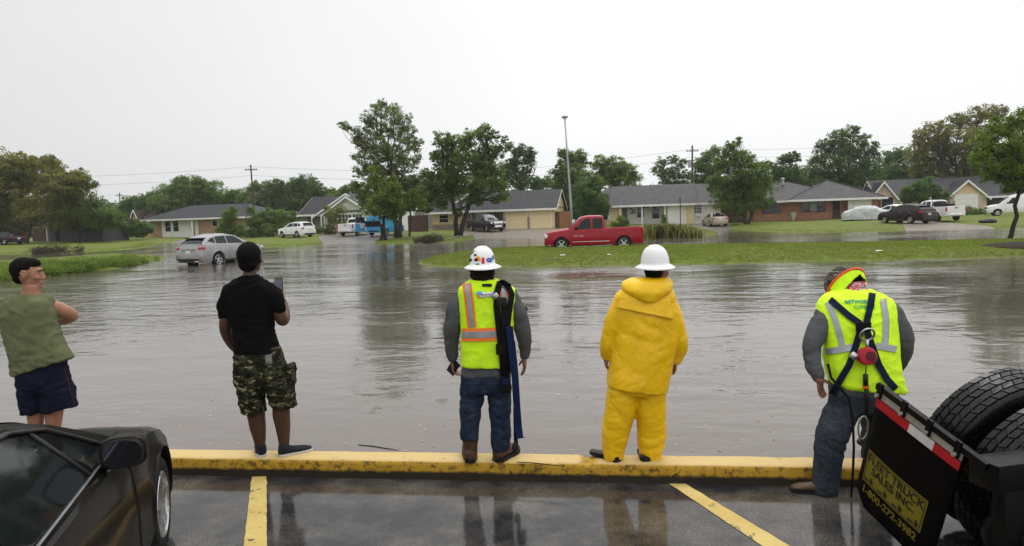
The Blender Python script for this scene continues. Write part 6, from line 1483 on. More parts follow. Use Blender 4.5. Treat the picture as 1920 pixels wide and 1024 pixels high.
def hardhat(parent, c, rb, rd, hgt, mat, Q=None, ridges=True, brim=True, n=48):
    Q = Q or Matrix.Identity(3); m = MB(); rs = []
    prof = []
    if brim: prof += [(rb, -.012), (rb+.003, -.008), (rb-.01, -.001), (rd+.018, .010), (rd+.004, .016)]
    prof += [(rd*math.cos(a)**.75 if a < 1.56 else .002, .016+(hgt-.016)*math.sin(a)) for a in np.linspace(0.02, math.pi/2-.01, 16)]
    for r, z in prof:
        ring = []
        for i in range(n):
            a = 2*math.pi*i/n; k = 1.0; zz = z
            if ridges and z > hgt*.30 and abs(math.cos(a)) < .0: k = 1
            x, y = r*math.cos(a)*.93, r*math.sin(a)*1.08
            if ridges and z > .03:
                for off, wd in ((0, .014), (-.030, .009), (.030, .009)):
                    zz += .006*math.exp(-((x-off)/wd)**2)*min(1, (z-.03)/.05)
            if brim and r > rd+.02: zz -= .010*abs(math.sin(a))**2
            ring.append(c+Q@V((x, y, zz)))
        rs.append(ring)
    m.rings(rs, cap=False); 
    m.rings([[c+Q@V((r*math.cos(2*math.pi*i/n)*.93, r*math.sin(2*math.pi*i/n)*1.08, z-.0)) for i in range(n)] for r, z in ((rb-.002, -.0125), (rd-.004, .004), (rd-.01, .03), (rd*.7, hgt*.75), (.01, hgt-.012))], cap=False)
    o = m.build('hard_hat', mat, None, smooth=True); wparent(o, parent); return o
def person(px, py, z, label, group=None, Y=None):
    p = at(px, py, z) if Y is None else PX(px, py, Y); p = V((p.x, p.y, z)); return empty('person', p, 0, label, 'person', group), p.y

def make_people():
    G = None
    # ================================ man in the black shirt, filming
    root, Y = person(508, 852, CURB+.002, 'man in black t-shirt and camouflage shorts on the kerb holding up a phone')
    m = MB(); Y0 = Y
    stack(m, [(458,480,505,.055,.01),(455,482,518,.056,0),(448,492,528,.07,0),(438,502,545,.08,0),(445,500,600,.09,0),(450,505,650,.09,0),(452,515,690,.10,0)], Y0)
    stack(m, [(455,492,700,.08),(458,494,740,.075),(462,496,770,.062),(466,497,788,.062),(469,498,804,.056),(475,498,822,.044),(478,497,836,.040),(478,499,848,.042)], Y0)
    stack(m, [(500,540,700,.08),(507,543,735,.072),(511,543,762,.062),(512,543,780,.062),(516,544,797,.055),(521,543,820,.042),(523,542,834,.039),(522,543,846,.040)], Y0)
    ptube(m, [(430,555,0,12),(424,590,-.01,11),(422,616,0,10.5),(430,638,.08,9.5),(442,655,.20,7),(450,660,.24,6.5)], Y0); hand(m, PX(451,660,Y0+.26), V((.9,.3,-.1)), V((0,-1,0)), 1, .7, 1)
    ptube(m, [(503,552,0,13),(518,575,.02,12),(529,600,.04,11.5),(534,592,.14,10),(533,574,.26,7.5),(531,566,.30,6.8)], Y0)
    hand(m, PX(530,566,Y0+.30), V((-.10,.05,1)), V((-.75,-.55,0)), 1, .62, 1.0, thumb=.8)
    s = 1.17; hc = PX(468.5,485,Y0+.02); Q = headgeo(m, hc, s, R(4)); body = remesh(m, 'body', PM['brown'], root, .0072, 2)
    m = MB(); m.ell(hc+V((0,-.014*s,.024*s)), (.084*s,.102*s,.101*s), 28, 18); m.ell(hc+V((0,-.045*s,-.035*s)), (.068*s,.056*s,.060*s), 22, 14); remesh(m, 'hair', PM['hair'], root, .008, 2, lambda c: noise.noise(c*90)*.0025+noise.noise(c*35)*.002)
    m = MB(); stack(m, [(453,483,516,.062),(445,492,522,.078),(430,505,530,.10),(418,514,541,.118),(415,516,556,.13),(420,514,578,.135),(432,512,602,.135),(438,514,625,.138),(440,519,645,.145),(441,526,660,.148)], Y0)
    ptube(m, [(432,548,0,15),(425,572,-.01,16.5),(423,590,0,15)], Y0); ptube(m, [(500,545,0,17),(515,563,.01,17),(522,580,.03,14)], Y0)
    remesh(m, 't_shirt', PM['black'], root, .011, 4, folds(.010, (6,6,14), 1))
    m = MB(); stack(m, [(443,525,650,.13),(441,531,668,.14),(441,537,690,.15),(443,544,708,.145),(445,548,722,.13)], Y0); stack(m, [(444,496,712,.13),(448,494,735,.125),(451,496,755,.12),(453,499,772,.115)], Y0); stack(m, [(488,548,708,.13),(498,551,730,.125),(505,553,748,.12),(509,555,762,.115)], Y0)
    m.box(PX(546,700,Y0), (.05,.16,.17)); m.box(PX(447,705,Y0), (.04,.15,.16))
    sh = remesh(m, 'cargo_shorts', PM['camo'], root, .011, 4, folds(.011, (6,6,16), 2)); b = bvh_of(sh)
    patch(b, 0, 0, .004, PM['tag'], 'pocket_tab', root, quad=((497,662),(509,662),(510,683),(498,683)), n=4, mm=4); strap(b, [(437,668),(443,682),(440,686)], 2.5, .006, PM['camo'], 'drawcord', root)
    shoe(root, PX(492,859,Y0-.06)*1.0+V((0,0,CURB-PX(492,859,Y0-.06).z)), (-.42,.9), .27, PM['shoe'], PM['wsole'])
    h = PX(524,858,Y0-.06); h.z = CURB; shoe(root, h, (.80,.55), .28, PM['shoe'], PM['wsole'])
    # phone, held: a thing of its own
    pc = PX(523,537,Y0+.315); m = MB(); m.box((0,0,0), (.080,.009,.150)); ph = m.build('phone', PM['phone'], None); bevel(ph, .004, 2); ph.location = pc; ph.rotation_euler = (R(-6), R(-5), R(-14))
    m = MB(); m.box((0,-.0055,0), (.070,.002,.134)); s_ = m.build('screen', PM['screen'], ph); tag(ph, 'phone held up in the right hand of the man in black', 'phone')

    # ================================ worker in the orange and yellow vest
    root, Y0 = person(912, 862, CURB+.002, 'worker in sticker-covered white helmet, hi-vis vest, jeans and brown boots on the kerb')
    m = MB(); stack(m, [(890,918,515,.055),(888,922,532,.058),(878,948,545,.08),(880,945,600,.09),(884,940,680,.09),(880,945,715,.10)], Y0)
    stack(m, [(872,902,730,.07),(872,898,790,.06),(874,892,840,.045),(872,892,860,.05)], Y0); stack(m, [(920,950,730,.07),(926,950,790,.06),(928,945,840,.045),(928,948,860,.05)], Y0)
    ptube(m, [(868,555,0,11),(850,600,0,10),(846,640,.03,9),(848,668,.06,7.5),(850,676,.07,6.6)], Y0); hand(m, PX(850,676,Y0+.07), V((.02,.12,-1)), V((.75,-.1,.1)), -1, .85, 1.0, thumb=.9)
    ptube(m, [(958,555,0,11),(975,600,0,10),(981,640,.03,9),(983,664,.05,7.2),(983,670,.05,6.6)], Y0); hand(m, PX(983,671,Y0+.05), V((.0,.10,-1)), V((-.85,-.1,0)), 1, .42, 1.0)
    hc = PX(904,498,Y0+.02); headgeo(m, hc, 1.0, R(0)); remesh(m, 'body', PM['mid2'], root, .0072, 2)
    m = MB(); stack(m, [(884,925,492,.10,.01),(881,927,506,.108,.01),(883,926,520,.10,0),(886,923,529,.085),(882,930,538,.085)], Y0); remesh(m, 'hood', PM['hood'], root, .009, 3, folds(.007, (9,9,26), 3))
    m = MB(); stack(m, [(884,926,530,.07),(868,953,541,.10),(864,962,554,.118),(866,960,590,.122),(870,957,640,.125),(870,956,675,.13),(866,957,692,.142),(865,957,704,.145)], Y0)
    ptube(m, [(867,556,0,14),(853,585,-.01,17),(847,622,.01,15.5),(846,652,.04,13),(849,671,.06,9.5)], Y0); ptube(m, [(959,556,0,14),(972,588,-.01,17),(980,622,.01,15.5),(984,650,.04,12.5),(983,666,.05,9.2)], Y0)
    gs = remesh(m, 'sweatshirt', PM['grey'], root, .011, 4, crumple(.020, (3.4,3.4,7), 4))
    m = MB(); stack(m, [(884,930,523,.09),(868,951,534,.118),(859,966,545,.135),(860,966,575,.148),(864,963,610,.154),(865,962,650,.160),(865,961,684,.165)], Y0, pw=3.0)
    vest = remesh(m, 'safety_vest', PM['hiviz'], root, .011, 4, folds(.006, (5,5,10), 5)); b = bvh_of(vest, gs)
    def st(pts, hw, off, mat, name, par=vest):
        o = strap(b, pts, hw, off, mat, name, root)
        if par is not root: o.parent = par; o.matrix_parent_inverse = Matrix.Identity(4)
        return o
    st([(875,531),(880,570),(885,614)], 8.5, .007, PM['hivo'], 'orange_stripe'); st([(875,531),(880,570),(885,614)], 4.6, .0105, PM['refl'], 'reflective_stripe')
    st([(944,538),(948,570),(947,612)], 8.5, .007, PM['hivo'], 'orange_stripe'); st([(944,538),(948,570),(947,612)], 4.6, .0105, PM['refl'], 'reflective_stripe')
    st([(866,628),(900,628),(935,626),(961,623)], 12, .0125, PM['hivo'], 'orange_stripe'); st([(866,628),(900,628),(935,626),(961,623)], 6.2, .016, PM['refl'], 'reflective_stripe')
    patch(b, 0, 0, .007, PM['blackp'], 'size_tab', root, quad=((904,533),(922,533),(922,538),(904,538)), n=4, mm=3)
    patch(b, 0, 0, .007, PM['whitep'], 'printed_panel', root, quad=((895,549),(926,547),(926,556),(900,558)), n=8, mm=4); patch(b, 0, 0, .009, PM['skyp'], 'printed_mark', root, quad=((894,547),(904,547),(904,553),(894,553)), n=4, mm=4); patch(b, 0, 0, .0092, PM['orp'], 'printed_mark', root, quad=((894,553.2),(899,553.2),(900,559),(896,559)), n=4, mm=4)
    wtext(b, 'North Amer', 914, 552.5, 3.6, PM['blackp'], root, .016, rot=-.03, bold=.02)
    m = MB(); stack(m, [(866,957,692,.138),(864,957,712,.145),(863,958,732,.14)], Y0); stack(m, [(863,910,722,.115),(863,908,745,.11),(862,901,775,.105),(863,899,800,.098),(864,898,822,.09)], Y0); stack(m, [(910,958,722,.115),(914,958,745,.11),(918,957,775,.105),(920,957,805,.098),(921,957,828,.095),(923,953,841,.088)], Y0)
    jn = remesh(m, 'jeans', PM['denim'], root, .011, 4, crumple(.024, (3,3,9), 6)); bj = bvh_of(jn)
    for q in (((871,716),(899,717),(897,742),(884,749)), ((922,717),(950,716),(938,749),(924,742))): patch(bj, 0, 0, .005, PM['denim'], 'back_pocket', root, quad=q, n=6, mm=6)
    pass
    def boot(xl, xr, ytop, yb, d, par):
        m = MB(); stack(m, [(xl,xr,ytop,.072,0),(xl+1,xr-1,ytop+16,.068,0),(xl+2,xr-3,ytop+34,.060,0),(xl+2,xr-3,yb-16,.058,0),(xl+1,xr-2,yb-6,.06,.0)], Y0); h = PX((xl+xr)/2, yb, Y0-.05); h.z = CURB; D = V((d[0], d[1], 0)).normalized(); x = V((D.y,-D.x,0))
        rs = [[h+D*t+x*(w*math.cos(a))+V((0,0,.03+(z-.03)*.5+(z-.03)*.5*math.sin(a))) for a in [2*math.pi*i/16 for i in range(16)]] for t, w, z in ((-.02,.03,.08),(.0,.042,.115),(.06,.047,.13),(.12,.048,.115),(.18,.053,.095),(.23,.05,.085),(.27,.035,.065),(.29,.012,.045))]
        m.rings(rs); o = remesh(m, 'boot', PM['leather'], par, .008, 3, folds(.005, (12,12,30), 3)); m = MB(); P = ((-.025,.018),(-.005,.042),(.05,.046),(.10,.042),(.17,.053),(.23,.052),(.28,.03),(.30,.01)); poly = [(t,k) for t,k in P]+[(t,-k) for t,k in P[::-1]]
        m.prism(poly, lambda a_, b_, t: h+D*a_+x*b_+V((0,0,t)), .001, .032); s_ = m.build('sole', PM['sole'], None); s_.parent = o; s_.matrix_parent_inverse = Matrix.Identity(4); bevel(s_, .004, 2)
    boot(866,898,803,866,(-.15,1),root); boot(922,950,824,870,(.55,.85),root)
    hc2 = PX(905,499,Y0+.015); hat = hardhat(root, hc2, .162, .112, .160, PM['shell']); bh = bvh_of(hat)
    def sk(q, mat): o = patch(bh, 0, 0, .0015, mat, 'sticker', root, quad=q, n=4, mm=4); o.parent = hat; o.matrix_parent_inverse = Matrix.Identity(4)
    sk(((903,483),(908.5,483),(908.5,494.5),(903.2,494.5)), PM['redp']); sk(((911.5,485),(916,483),(922,484),(924,487)), PM['bluep']); sk(((911,486),(924,487),(921,492),(914,492)), PM['bluep']); wtext(bh, '~~~', 917.5, 488, 3, PM['whitep'], hat, .004); bpy.context.view_layer.objects.active = None
    sk(((890,486),(896,479),(902,485),(901,490.5)), PM['orp']); sk(((889.5,485),(896,484),(896,490),(889.5,490)), PM['blackp']); sk(((888,478),(892,475.5),(894.5,478.5),(890,481.5)), PM['blackp']); sk(((879,485),(883,484),(886,488),(880,491.5)), PM['blackp']); sk(((892,494),(899,494),(899,496.5),(892,496.5)), PM['greenp'])
    sk(((882,474),(889,469),(891,471),(884,478)), PM['tag']); sk(((921,481),(925,478),(927,484),(926,488)), PM['tag'])
    # phone in the left hand
    pc = PX(850,689,Y0+.055); m = MB(); m.box((0,0,0), (.080,.012,.135)); ph = m.build('phone', PM['phone'], None); bevel(ph, .004, 2); ph.location = pc; ph.rotation_euler = (R(10), R(38), R(-25)); m = MB(); m.box((0,.0072,0), (.070,.002,.12)); m.build('screen', PM['screen'], ph); tag(ph, 'black phone hanging in the left hand of the vested worker', 'phone')
    # fall harness slung over the right shoulder
    hr = empty('safety_harness', PX(945,540,Y0-.1), 0, 'black and blue fall harness slung over the vested worker\'s right shoulder', 'harness')
    bs = bvh_of(vest, gs, jn)
    strap(bs, [(938,528),(932,548),(931,575),(936,620),(941,660),(944,706)], 6.0, .022, PM['strap'], 'webbing', hr); strap(bs, [(951,533),(960,552),(954,590),(951,620),(951,660),(952,700)], 5.5, .030, PM['strap'], 'webbing', hr)
    strap(bs, [(934,532),(944,530),(955,538)], 5.5, .034, PM['strap'], 'webbing', hr); strap(bs, [(944,560),(946,600),(948,640),(950,690),(948,730)], 6, .040, PM['strap'], 'webbing', hr)
    m = MB(); q = PX(940,566,Y0-.185); m.box(q, (.075,.03,.07)); o = m.build('buckle', PM['phone'], None); wparent(bevel(o, .008), hr); m = MB(); q = PX(929,556,Y0-.17); m.lathe([(.02,-.005),(.03,0),(.02,.005)], q, 16, M=Matrix.Rotation(R(90),3,'X'), cap=True); wparent(m.build('adjuster', PM['steel'], None, smooth=True), hr)
    def hang(pts, hw, mat, name='webbing', th=.004):
        P = [PX(a, c, Y0+dy) for a, c, dy in pts]; PP = []; 
        for k in range(len(P)-1):
            for j in range(6): PP.append(P[k].lerp(P[k+1], j/6))
        PP.append(P[-1]); m = MB(); rs = []
        for k, p in enumerate(PP):
            tw = .35*math.sin(k*.25); x = V((math.cos(tw), math.sin(tw), 0)); y = V((-math.sin(tw), math.cos(tw), 0)); rs.append([p-x*hw-y*th, p+x*hw-y*th, p+x*hw+y*th, p-x*hw+y*th])
        m.rings(rs); return wparent(m.build(name, mat, None), hr)
    hang([(955,612,-.19),(960,660,-.19),(966,710,-.18),(969,760,-.17),(972,800,-.16),(975,822,-.16)], .028, PM['bstrap']); hang([(962,640,-.185),(968,700,-.165),(966,770,-.15),(967,820,-.15),(968,838,-.15)], .016, PM['strap'])
    hang([(966,822,-.162),(974,822,-.162),(983,820,-.16)], .012, PM['bstrap'], 'webbing_end'); m = MB(); m.ell(PX(966,840,Y0-.15), (.026,.02,.05), 12, 8); wparent(m.build('snap_hook', PM['phone'], None, smooth=True), hr)
    m = MB(); m.box(PX(948,724,Y0-.17), (.085,.05,.11)); wparent(bevel(m.build('tool_pouch', PM['strap'], None), .012), hr); m = MB(); m.box(PX(948,716,Y0-.198), (.05,.012,.05)); wparent(bevel(m.build('pouch_buckle', PM['bstrap'], None), .004), hr); m = MB(); m.box(PX(937,655,Y0-.19), (.06,.03,.09)); wparent(bevel(m.build('shock_pack', PM['strap'], None), .012), hr)
    m = MB(); m.tube([PX(968,588,Y0+.14), PX(988,577,Y0+.14)], .024, 10); wparent(bevel(m.build('grip', PM['phone'], None), .006), hr)

    # ================================ worker in yellow rain gear
    root, Y0 = person(1182, 858, CURB+.002, 'worker in yellow rain jacket and trousers with plain white helmet standing on the kerb')
    m = MB(); stack(m, [(1212,1244,522,.056,.02),(1206,1246,538,.062),(1180,1250,555,.08),(1175,1245,620,.09),(1165,1235,700,.10)], Y0); stack(m, [(1150,1180,740,.07),(1145,1165,860,.05)], Y0); stack(m, [(1205,1235,740,.07),(1208,1228,860,.05)], Y0)
    ptube(m, [(1165,570,0,11),(1148,625,0,9.5),(1137,660,.03,7.5),(1136,670,.04,6.8)], Y0); hand(m, PX(1136,669,Y0+.04), V((.05,.15,-1)), V((.9,-.1,0)), -1, .9, .95); ptube(m, [(1256,570,0,11),(1275,635,0,9.5),(1268,672,.04,7.5),(1266,678,.05,6.8)], Y0); hand(m, PX(1266,677,Y0+.05), V((-.1,.15,-1)), V((-.9,-.1,0)), 1, .9, .95)
    hc = PX(1231,508,Y0+.03); Q = headgeo(m, hc, 1.02, R(56)); remesh(m, 'body', PM['mid2'], root, .0072, 2); eyes(hc, 1.02, Q, root)
    m = MB(); m.ell(hc+Q@V((0,-.022,.02)), (.080,.090,.094), 24, 16, M=Q); m.ell(hc+Q@V((0,-.055,-.025)), (.060,.042,.045), 20, 12, M=Q); remesh(m, 'hair', PM['hair'], root, .008, 2, lambda c: noise.noise(c*80)*.002)
    m = MB()
    for sx in (-1, 1): m.tube([hc+Q@(V((sx*.033+.020*math.cos(a), .104, .010+.016*math.sin(a)))) for a in [2*math.pi*i/14 for i in range(15)]], .0022, 5); m.tube([hc+Q@V((sx*.054,.100,.014)), hc+Q@V((sx*.082,.01,.018))], .0022, 5)
    m.tube([hc+Q@V((-.013,.106,.012)), hc+Q@V((.013,.106,.012))], .0022, 5); wparent(m.build('glasses', PM['blackp'], None), root)
    m = MB(); stack(m, [(1180,1252,532,.09),(1162,1262,545,.115),(1151,1268,558,.132),(1147,1272,585,.145),(1147,1271,620,.152),(1146,1266,655,.158),(1141,1260,690,.163),(1138,1254,714,.168),(1137,1249,(722,736),.170)], Y0)
    ptube(m, [(1166,562,0,15),(1152,592,-.01,15),(1143,627,.0,14.5),(1139,650,.02,13.5),(1136,667,.04,10.5)], Y0); ptube(m, [(1254,565,0,15),(1267,600,-.01,15),(1274,632,.0,14),(1275,653,.02,13.5),(1267,675,.05,10.5)], Y0)
    jk = remesh(m, 'rain_jacket', PM['oil'], root, .011, 3, crumple(.021, (3.2,3.2,4.2), 7)); b = bvh_of(jk)
    patch(b, 0, 0, lambda f, g: .004+.014*g*g, PM['oil'], 'storm_flap', jk, quad=((1166,556),(1256,562),(1260,599),(1158,577)), n=16, mm=10).matrix_parent_inverse = Matrix.Identity(4)
    m = MB(); stack(m, [(1188,1252,520,.10,-.0),(1172,1259,526,.125,-.01),(1165,1262,534,.14,-.02),(1168,1258,545,.13,-.05),(1182,1244,556,.105,-.07),(1198,1230,565,.08,-.085)], Y0); remesh(m, 'hood', PM['oil'], root, .010, 3, crumple(.012, (5,5,7), 8))
    m = MB(); stack(m, [(1141,1248,700,.14),(1140,1248,722,.145),(1139,1248,738,.13)], Y0); stack(m, [(1139,1195,730,.125),(1136,1192,762,.12),(1130,1185,797,.115),(1128,1176,822,.108),(1130,1171,844,.102),(1132,1168,860,.098)], Y0); stack(m, [(1191,1248,730,.125),(1193,1248,762,.12),(1194,1248,800,.115),(1196,1247,825,.108),(1198,1241,846,.102),(1201,1236,859,.098)], Y0)
    remesh(m, 'rain_trousers', PM['oil'], root, .011, 3, crumple(.022, (2.4,2.4,8), 9))
    h = PX(1160,868,Y0-.085); h.z = CURB; shoe(root, h, (-.62,.78), .30, PM['bshoe'], PM['sole'], w=.052, h=.05, collar=0); h = PX(1211,868,Y0-.10); h.z = CURB; shoe(root, h, (.12,1), .28, PM['bshoe'], PM['sole'], w=.052, h=.045, collar=0)
    hardhat(root, PX(1228,499,Y0+.02), .170, .122, .168, PM['shell'])
    
    # ================================ worker in the network vest, bent over
    root, Y0 = person(1560, 918, .002, 'worker bending his head, navy harness crossed over a yellow vest with grey reflective bands')
    Y0 = at(1545, 921, 0).y+.02
    m = MB(); stack(m, [(1586,1618,534,.06,.36),(1580,1622,548,.07,.31),(1560,1655,568,.09,.25),(1562,1660,640,.10,.14),(1568,1664,730,.10,.06)], Y0)
    stack(m, [(1560,1615,750,.09,.05),(1545,1590,800,.075,0),(1538,1568,860,.055,-.04),(1536,1560,915,.045,-.04)], Y0); stack(m, [(1618,1666,750,.09,.08),(1622,1660,800,.075,.18),(1625,1655,850,.06,.38),(1626,1650,880,.05,.45)], Y0)
    ptube(m, [(1545,592,.2,13),(1523,650,.08,11),(1534,705,-.02,8.5),(1537,714,-.03,7.8)], Y0); hand(m, PX(1537,712,Y0-.03), V((.22,.30,-.95)), V((.6,-.75,0)), -1, .35, 1.02)
    ptube(m, [(1675,592,.2,13),(1700,645,.1,11),(1688,680,.22,8.5),(1676,700,.32,7.5)], Y0); hand(m, PX(1676,700,Y0+.32), V((-.6,.3,-.5)), V((0,1,0)), 1, .8)
    hc = PX(1588,531,Y0+.40); Q = headgeo(m, hc, 1.03, R(-28), R(48)); remesh(m, 'body', PM['mid2'], root, .0075, 2); eyes(hc, 1.03, Q, root)
    m = MB(); stack(m, [(1581,1622,528,.078,.35),(1577,1624,540,.09,.32),(1572,1628,552,.10,.29)], Y0); remesh(m, 'bandana', PM['band'], root, .008, 3, folds(.005, (14,14,14), 3))
    m = MB(); m.ell(hc+Q@V((0,-.026,.02)), (.078,.086,.092), 24, 16, M=Q); remesh(m, 'hair', PM['hair'], root, .008, 2)
    m = MB(); stack(m, [(1578,1626,550,.09,.28),(1548,1662,562,.12,.25),(1537,1682,577,.135,.22),(1541,1679,605,.14,.17),(1552,1674,640,.14,.12),(1556,1674,680,.145,.08),(1556,1678,715,.155,.05),(1557,1676,742,.15,.05)], Y0)
    ptube(m, [(1550,590,.2,21),(1531,625,.12,18.5),(1522,657,.07,16.5),(1526,686,.02,15),(1535,707,-.02,11.5)], Y0); ptube(m, [(1672,590,.2,21),(1688,616,.14,18.5),(1697,644,.1,16),(1690,672,.18,14),(1678,694,.28,11)], Y0)
    gs = remesh(m, 'sweatshirt', PM['grey'], root, .011, 4, crumple(.020, (3.4,3.4,7), 10))
    m = MB(); stack(m, [(1572,1632,543,.105,.28),(1546,1660,555,.135,.25),(1534,1677,571,.152,.22),(1535,1679,600,.158,.17),(1545,1681,640,.165,.12),(1548,1683,680,.172,.08),(1556,1690,712,.178,.05),(1562,1697,(722,733),.178,.05)], Y0)
    vest = remesh(m, 'safety_vest', PM['hiviz'], root, .011, 4, folds(.008, (5,5,9), 11)); b = bvh_of(vest, gs)
    def st(pts, hw, off, mat, name, par=vest):
        o = strap(b, pts, hw, off, mat, name, root, Y=Y0)
        if par is not root: o.parent = par; o.matrix_parent_inverse = Matrix.Identity(4)
        return o
    st([(1552,566),(1566,600),(1575,630),(1580,655)], 6, .007, PM['refl'], 'reflective_stripe'); st([(1656,560),(1662,600),(1661,632),(1659,655)], 6, .007, PM['refl'], 'reflective_stripe'); st([(1547,660),(1580,655),(1606,648)], 6, .011, PM['refl'], 'reflective_stripe'); st([(1644,648),(1664,652),(1681,655)], 6, .011, PM['refl'], 'reflective_stripe')
    wtext(b, 'NETWORK', 1608, 566, 7.2, PM['tealp'], root, .009, bold=.03); wtext(b, 'CONNEX', 1621, 576, 6.8, PM['greenp'], root, .009, rot=.03, bold=.03)
    hs = st([(1556,561),(1572,575),(1592,592),(1612,606),(1616,616)], 6, .016, PM['nstrap'], 'harness_strap', root); st([(1636,549),(1633,570),(1628,592),(1622,616)], 6.5, .016, PM['nstrap'], 'harness_strap', root)
    st([(1616,610),(1606,645),(1592,685),(1574,715),(1560,740)], 6.5, .020, PM['nstrap'], 'harness_strap', root); st([(1622,610),(1634,645),(1648,685),(1664,712),(1680,730)], 6.5, .020, PM['nstrap'], 'harness_strap', root)
    m = MB(); m.box(PX(1619,613,Y0-.07), (.11,.02,.07)); wparent(bevel(m.build('strap_plate', PM['strap'], None), .006), root)
    rc = PX(1626,628,Y0-.085); m = MB(); m.tube([rc+V((.052*math.cos(a), -.02*math.sin(a), .048*math.sin(a))) for a in [2*math.pi*i/24 for i in range(25)]], .008, 8, cap=False); wparent(m.build('d_ring', PM['steel'], None, smooth=True), root)
    m = MB(); m.tube([PX(1626,636,Y0-.09), PX(1626,655,Y0-.10)], .012, 8); wparent(m.build('swivel_link', PM['steel'], None, smooth=True), root)
    dc = PX(1625,668,Y0-.13); QM = Matrix.Rotation(R(80),3,'X')@Matrix.Rotation(R(-10),3,'Y'); m = MB(); m.lathe([(.05,-.04),(.062,-.03),(.066,-.01),(.066,.02),(.058,.036),(.03,.042),(.001,.042)], dc, 28, M=QM, cap=True); dv = wparent(m.build('retractable_lifeline', PM['red'], None), root); auto_smooth(dv, 30)
    m = MB(); m.lathe([(.036,.041),(.036,.048),(.001,.050)], dc+V((.016,0,0)), 20, M=QM); o = m.build('face_disc', PM['dred'], None); o.parent = dv; o.matrix_parent_inverse = Matrix.Identity(4)
    m = MB(); m.tube([PX(1605,664,Y0-.12), PX(1596,672,Y0-.12)], .03, 12); wparent(m.build('side_loop', PM['steel'], None, smooth=True), root)
    m = MB(); m.tube([PX(1624,686,Y0-.13), PX(1623,704,Y0-.14)], .005, 6); m.tube([PX(1623,702,Y0-.14), PX(1623,724,Y0-.14)], .018, 10); m.tube([PX(1624,722,Y0-.14), PX(1627,750,Y0-.14), PX(1626,775,Y0-.14)], .016, 10); lf = wparent(m.build('lifeline_grip', PM['phone'], None, smooth=True), root)
    m = MB(); m.tube([PX(1623,723,Y0-.14), PX(1623,728,Y0-.14)], .019, 10); o = m.build('orange_sleeve', PM['orange'], None); o.parent = lf; o.matrix_parent_inverse = Matrix.Identity(4)
    cc = PX(1618,802,Y0-.15); m = MB(); m.tube([cc+V((.034*math.cos(a), .0, .085*math.sin(a)+.01*math.cos(a))) for a in [2*math.pi*i/24 for i in range(25)]], .0065, 8, cap=False); wparent(m.build('carabiner', PM['steel'], None, smooth=True), root)
    m = MB(); stack(m, [(1557,1680,724,.145,.05),(1556,1678,745,.155,.05),(1553,1674,768,.15,.05)], Y0); stack(m, [(1552,1614,762,.13,.04),(1541,1600,788,.12,0),(1532,1588,815,.11,-.03),(1529,1578,850,.105,-.05),(1527,1573,880,.098,-.05),(1525,1569,905,.094,-.05),(1523,1567,924,.094,-.05)], Y0); stack(m, [(1612,1674,762,.13,.08),(1620,1670,795,.12,.18),(1618,1662,840,.105,.34),(1620,1660,868,.10,.42)], Y0)
    remesh(m, 'jeans', PM['deng'], root, .011, 4, crumple(.024, (3,3,9), 12))
    strapb = MB(); P = [PX(x, y, Y0+dy) for x, y, dy in ((1552,682,-.09),(1558,708,-.10),(1575,728,-.12),(1592,748,-.13),(1599,790,-.15),(1601,840,-.16),(1599,890,-.17),(1596,932,-.18))]; strapb.tube(P, (.010, .003), 6); wparent(strapb.build('loose_strap', PM['strap'], None), root)
    h = PX(1560,924,Y0-.07); h.z = 0.0; shoe(root, h, (-.97,.30), .29, PM['leather'], PM['sole'], w=.055, h=.085); h = PX(1642,874,Y0+.34); h.z = CURB; shoe(root, h, (.1,1), .28, PM['leather'], PM['sole'], w=.055, h=.085)
    # helmet tipped forward, with cloth neck shade
    up = V((-.26,.80,.52)).normalized(); fw = (V((-.35,.35,-.8))-up*V((-.35,.35,-.8)).dot(up)).normalized(); rt = fw.cross(up); QH = Matrix((rt, fw, up)).transposed(); hcn = PX(1583,537,Y0+.40)
    hat = hardhat(root, hcn, .163, .131, .158, PM['camoh'], QH); m = MB(); n = 40
    m.tube([hcn+QH@V((.165*math.cos(a)*.95, .165*math.sin(a)*1.1, -.008)) for a in [2*math.pi*i/n for i in range(n+1)]], .010, 8, cap=False); o = m.build('shade_piping', PM['orange'], None, smooth=True); o.parent = hat; o.matrix_parent_inverse = Matrix.Identity(4)
    m = MB(); rs = []
    for k in range(10):
        g = k/9; ring = []
        for i in range(33):
            a = -math.pi*1.08+math.pi*1.16*i/32; r_ = .163-.004*g+.005*math.sin(i*1.7)*g; sl = .5+.9*abs(math.cos(a)); p = hcn+QH@V((r_*math.cos(a)*.95, r_*math.sin(a)*1.1, -.010-.045*g*sl)); p += V((0,0,-.05*g*g*sl)); ring.append(p)
        rs.append(ring)
    m.rings(rs, cap=False, closed=False); o = m.build('neck_shade', PM['hiviz'], None, smooth=True); md = o.modifiers.new('s', 'SOLIDIFY'); md.thickness = .004; o.parent = hat; o.matrix_parent_inverse = Matrix.Identity(4)
    m = MB(); m.ell(hc+Q@V((-.084,.0,-.01)), (.022,.036,.048), 16, 10, M=Q); m.ell(hc+Q@V((.084,.0,-.01)), (.022,.036,.048), 16, 10, M=Q); wparent(m.build('ear_defenders', PM['phone'], None, smooth=True), root)

    # ================================ man in the olive shirt, arms folded
    root, Y0 = person(80, 850, CURB+.002, 'man in olive cut-sleeve shirt and navy shorts with folded arms looking right', Y=6.0)
    m = MB(); stack(m, [(44,72,535,.06,.0),(42,74,552,.065,0),(30,86,566,.09,0),(25,92,610,.10,0),(40,100,680,.10,0),(45,118,720,.10,0)], Y0)
    stack(m, [(48,86,735,.08),(51,82,765,.065),(54,80,785,.06),(58,78,815,.05),(62,76,842,.04)], Y0); stack(m, [(82,124,730,.08),(84,118,762,.067),(87,115,785,.062),(90,110,815,.052),(92,108,842,.042)], Y0)
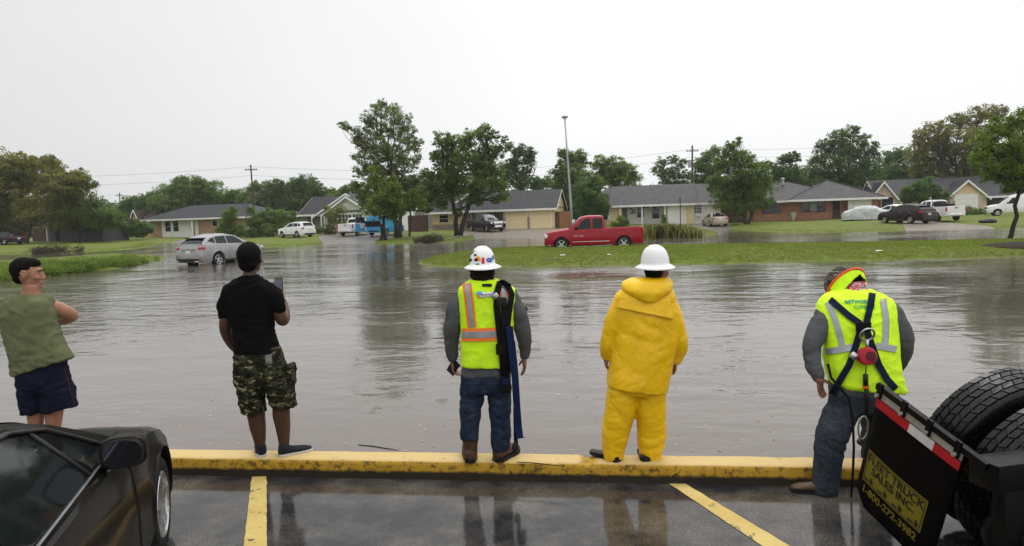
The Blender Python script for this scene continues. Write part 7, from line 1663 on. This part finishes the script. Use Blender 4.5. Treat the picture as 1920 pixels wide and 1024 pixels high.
    ptube(m, [(86,572,.04,15),(104,577,.08,13.5),(124,585,.14,12.5),(134,592,.20,11.5),(122,599,.27,10),(108,601,.30,8.5)], Y0); hand(m, PX(110,601,Y0+.28), V((-1,.2,0)), V((0,-1,.2)), 1, .5, 1.0)
    ptube(m, [(20,575,.04,15),(22,605,.16,12),(50,612,.30,10),(88,604,.33,8)], Y0); hand(m, PX(88,603,Y0+.33), V((1,-.2,.1)), V((0,-1,.2)), -1, .4)
    s = 1.17; hc = PX(52,514,Y0+.01); Q = headgeo(m, hc, s, R(74), R(4)); remesh(m, 'body', PM['mid'], root, .0068, 2); eyes(hc, s, Q, root)
    m = MB(); m.ell(hc+Q@(V((0,-.026,.036))*s), (.081*s,.094*s,.092*s), 28, 18, M=Q); m.ell(hc+Q@(V((0,.020,.080))*s), (.066*s,.066*s,.042*s), 20, 12, M=Q); m.ell(hc+Q@(V((0,-.052,-.022))*s), (.066*s,.048*s,.056*s), 20, 12, M=Q)
    remesh(m, 'hair', PM['hair'], root, .008, 2, lambda c: noise.noise(c*80)*.003)
    m = MB(); stack(m, [(40,74,551,.07),(24,88,559,.10),(8,98,568,.122),(2,103,584,.135),(3,104,602,.138),(8,110,622,.14),(14,117,642,.143),(20,124,(668,655),.146),(24,130,(690,664),.148),(26,135,(706,671),.150)], Y0); ptube(m, [(84,566,.02,17),(92,574,.06,17),(98,579,.09,16),(104,583,.10,15)], Y0); ptube(m, [(20,572,.03,18),(18,592,.08,16)], Y0)
    remesh(m, 'sleeveless_shirt', PM['olive'], root, .011, 4, folds(.011, (5,5,8), 14, .4))
    m = MB(); stack(m, [(32,120,(700,672),.13),(33,124,(712,695),.14),(36,132,722,.14),(38,136,735,.13)], Y0); stack(m, [(37,88,730,.125),(42,85,752,.12),(46,82,773,.112)], Y0); stack(m, [(78,136,728,.125),(80,139,748,.12),(82,142,(774,762),.112)], Y0)
    sh = remesh(m, 'shorts', PM['navy'], root, .011, 4, folds(.011, (6,6,12), 15)); bb = bvh_of(sh); st = strap(bb, [(120,690),(128,715),(134,740),(139,760)], .45, .004, PM['dred'], 'side_piping', root)
    for x, d in ((70,(-.3,1)), (100,(.4,.9))): h = PX(x,852,Y0-.06); h.z = CURB; shoe(root, h, d, .28, PM['shoe'], PM['wsole'])
import time; T0 = time.time()
make_camera(); make_world(); init_leaf(); init_house_mats(); init_car_mats(); init_people_mats()
make_ground(); make_drives(); make_houses()
make_cars(); make_near_car(); make_lorry()
t1 = time.time(); make_people(); print('people', time.time()-t1)
make_trees(); make_tufts(); make_litter(); make_haze(); print('time', time.time()-T0)
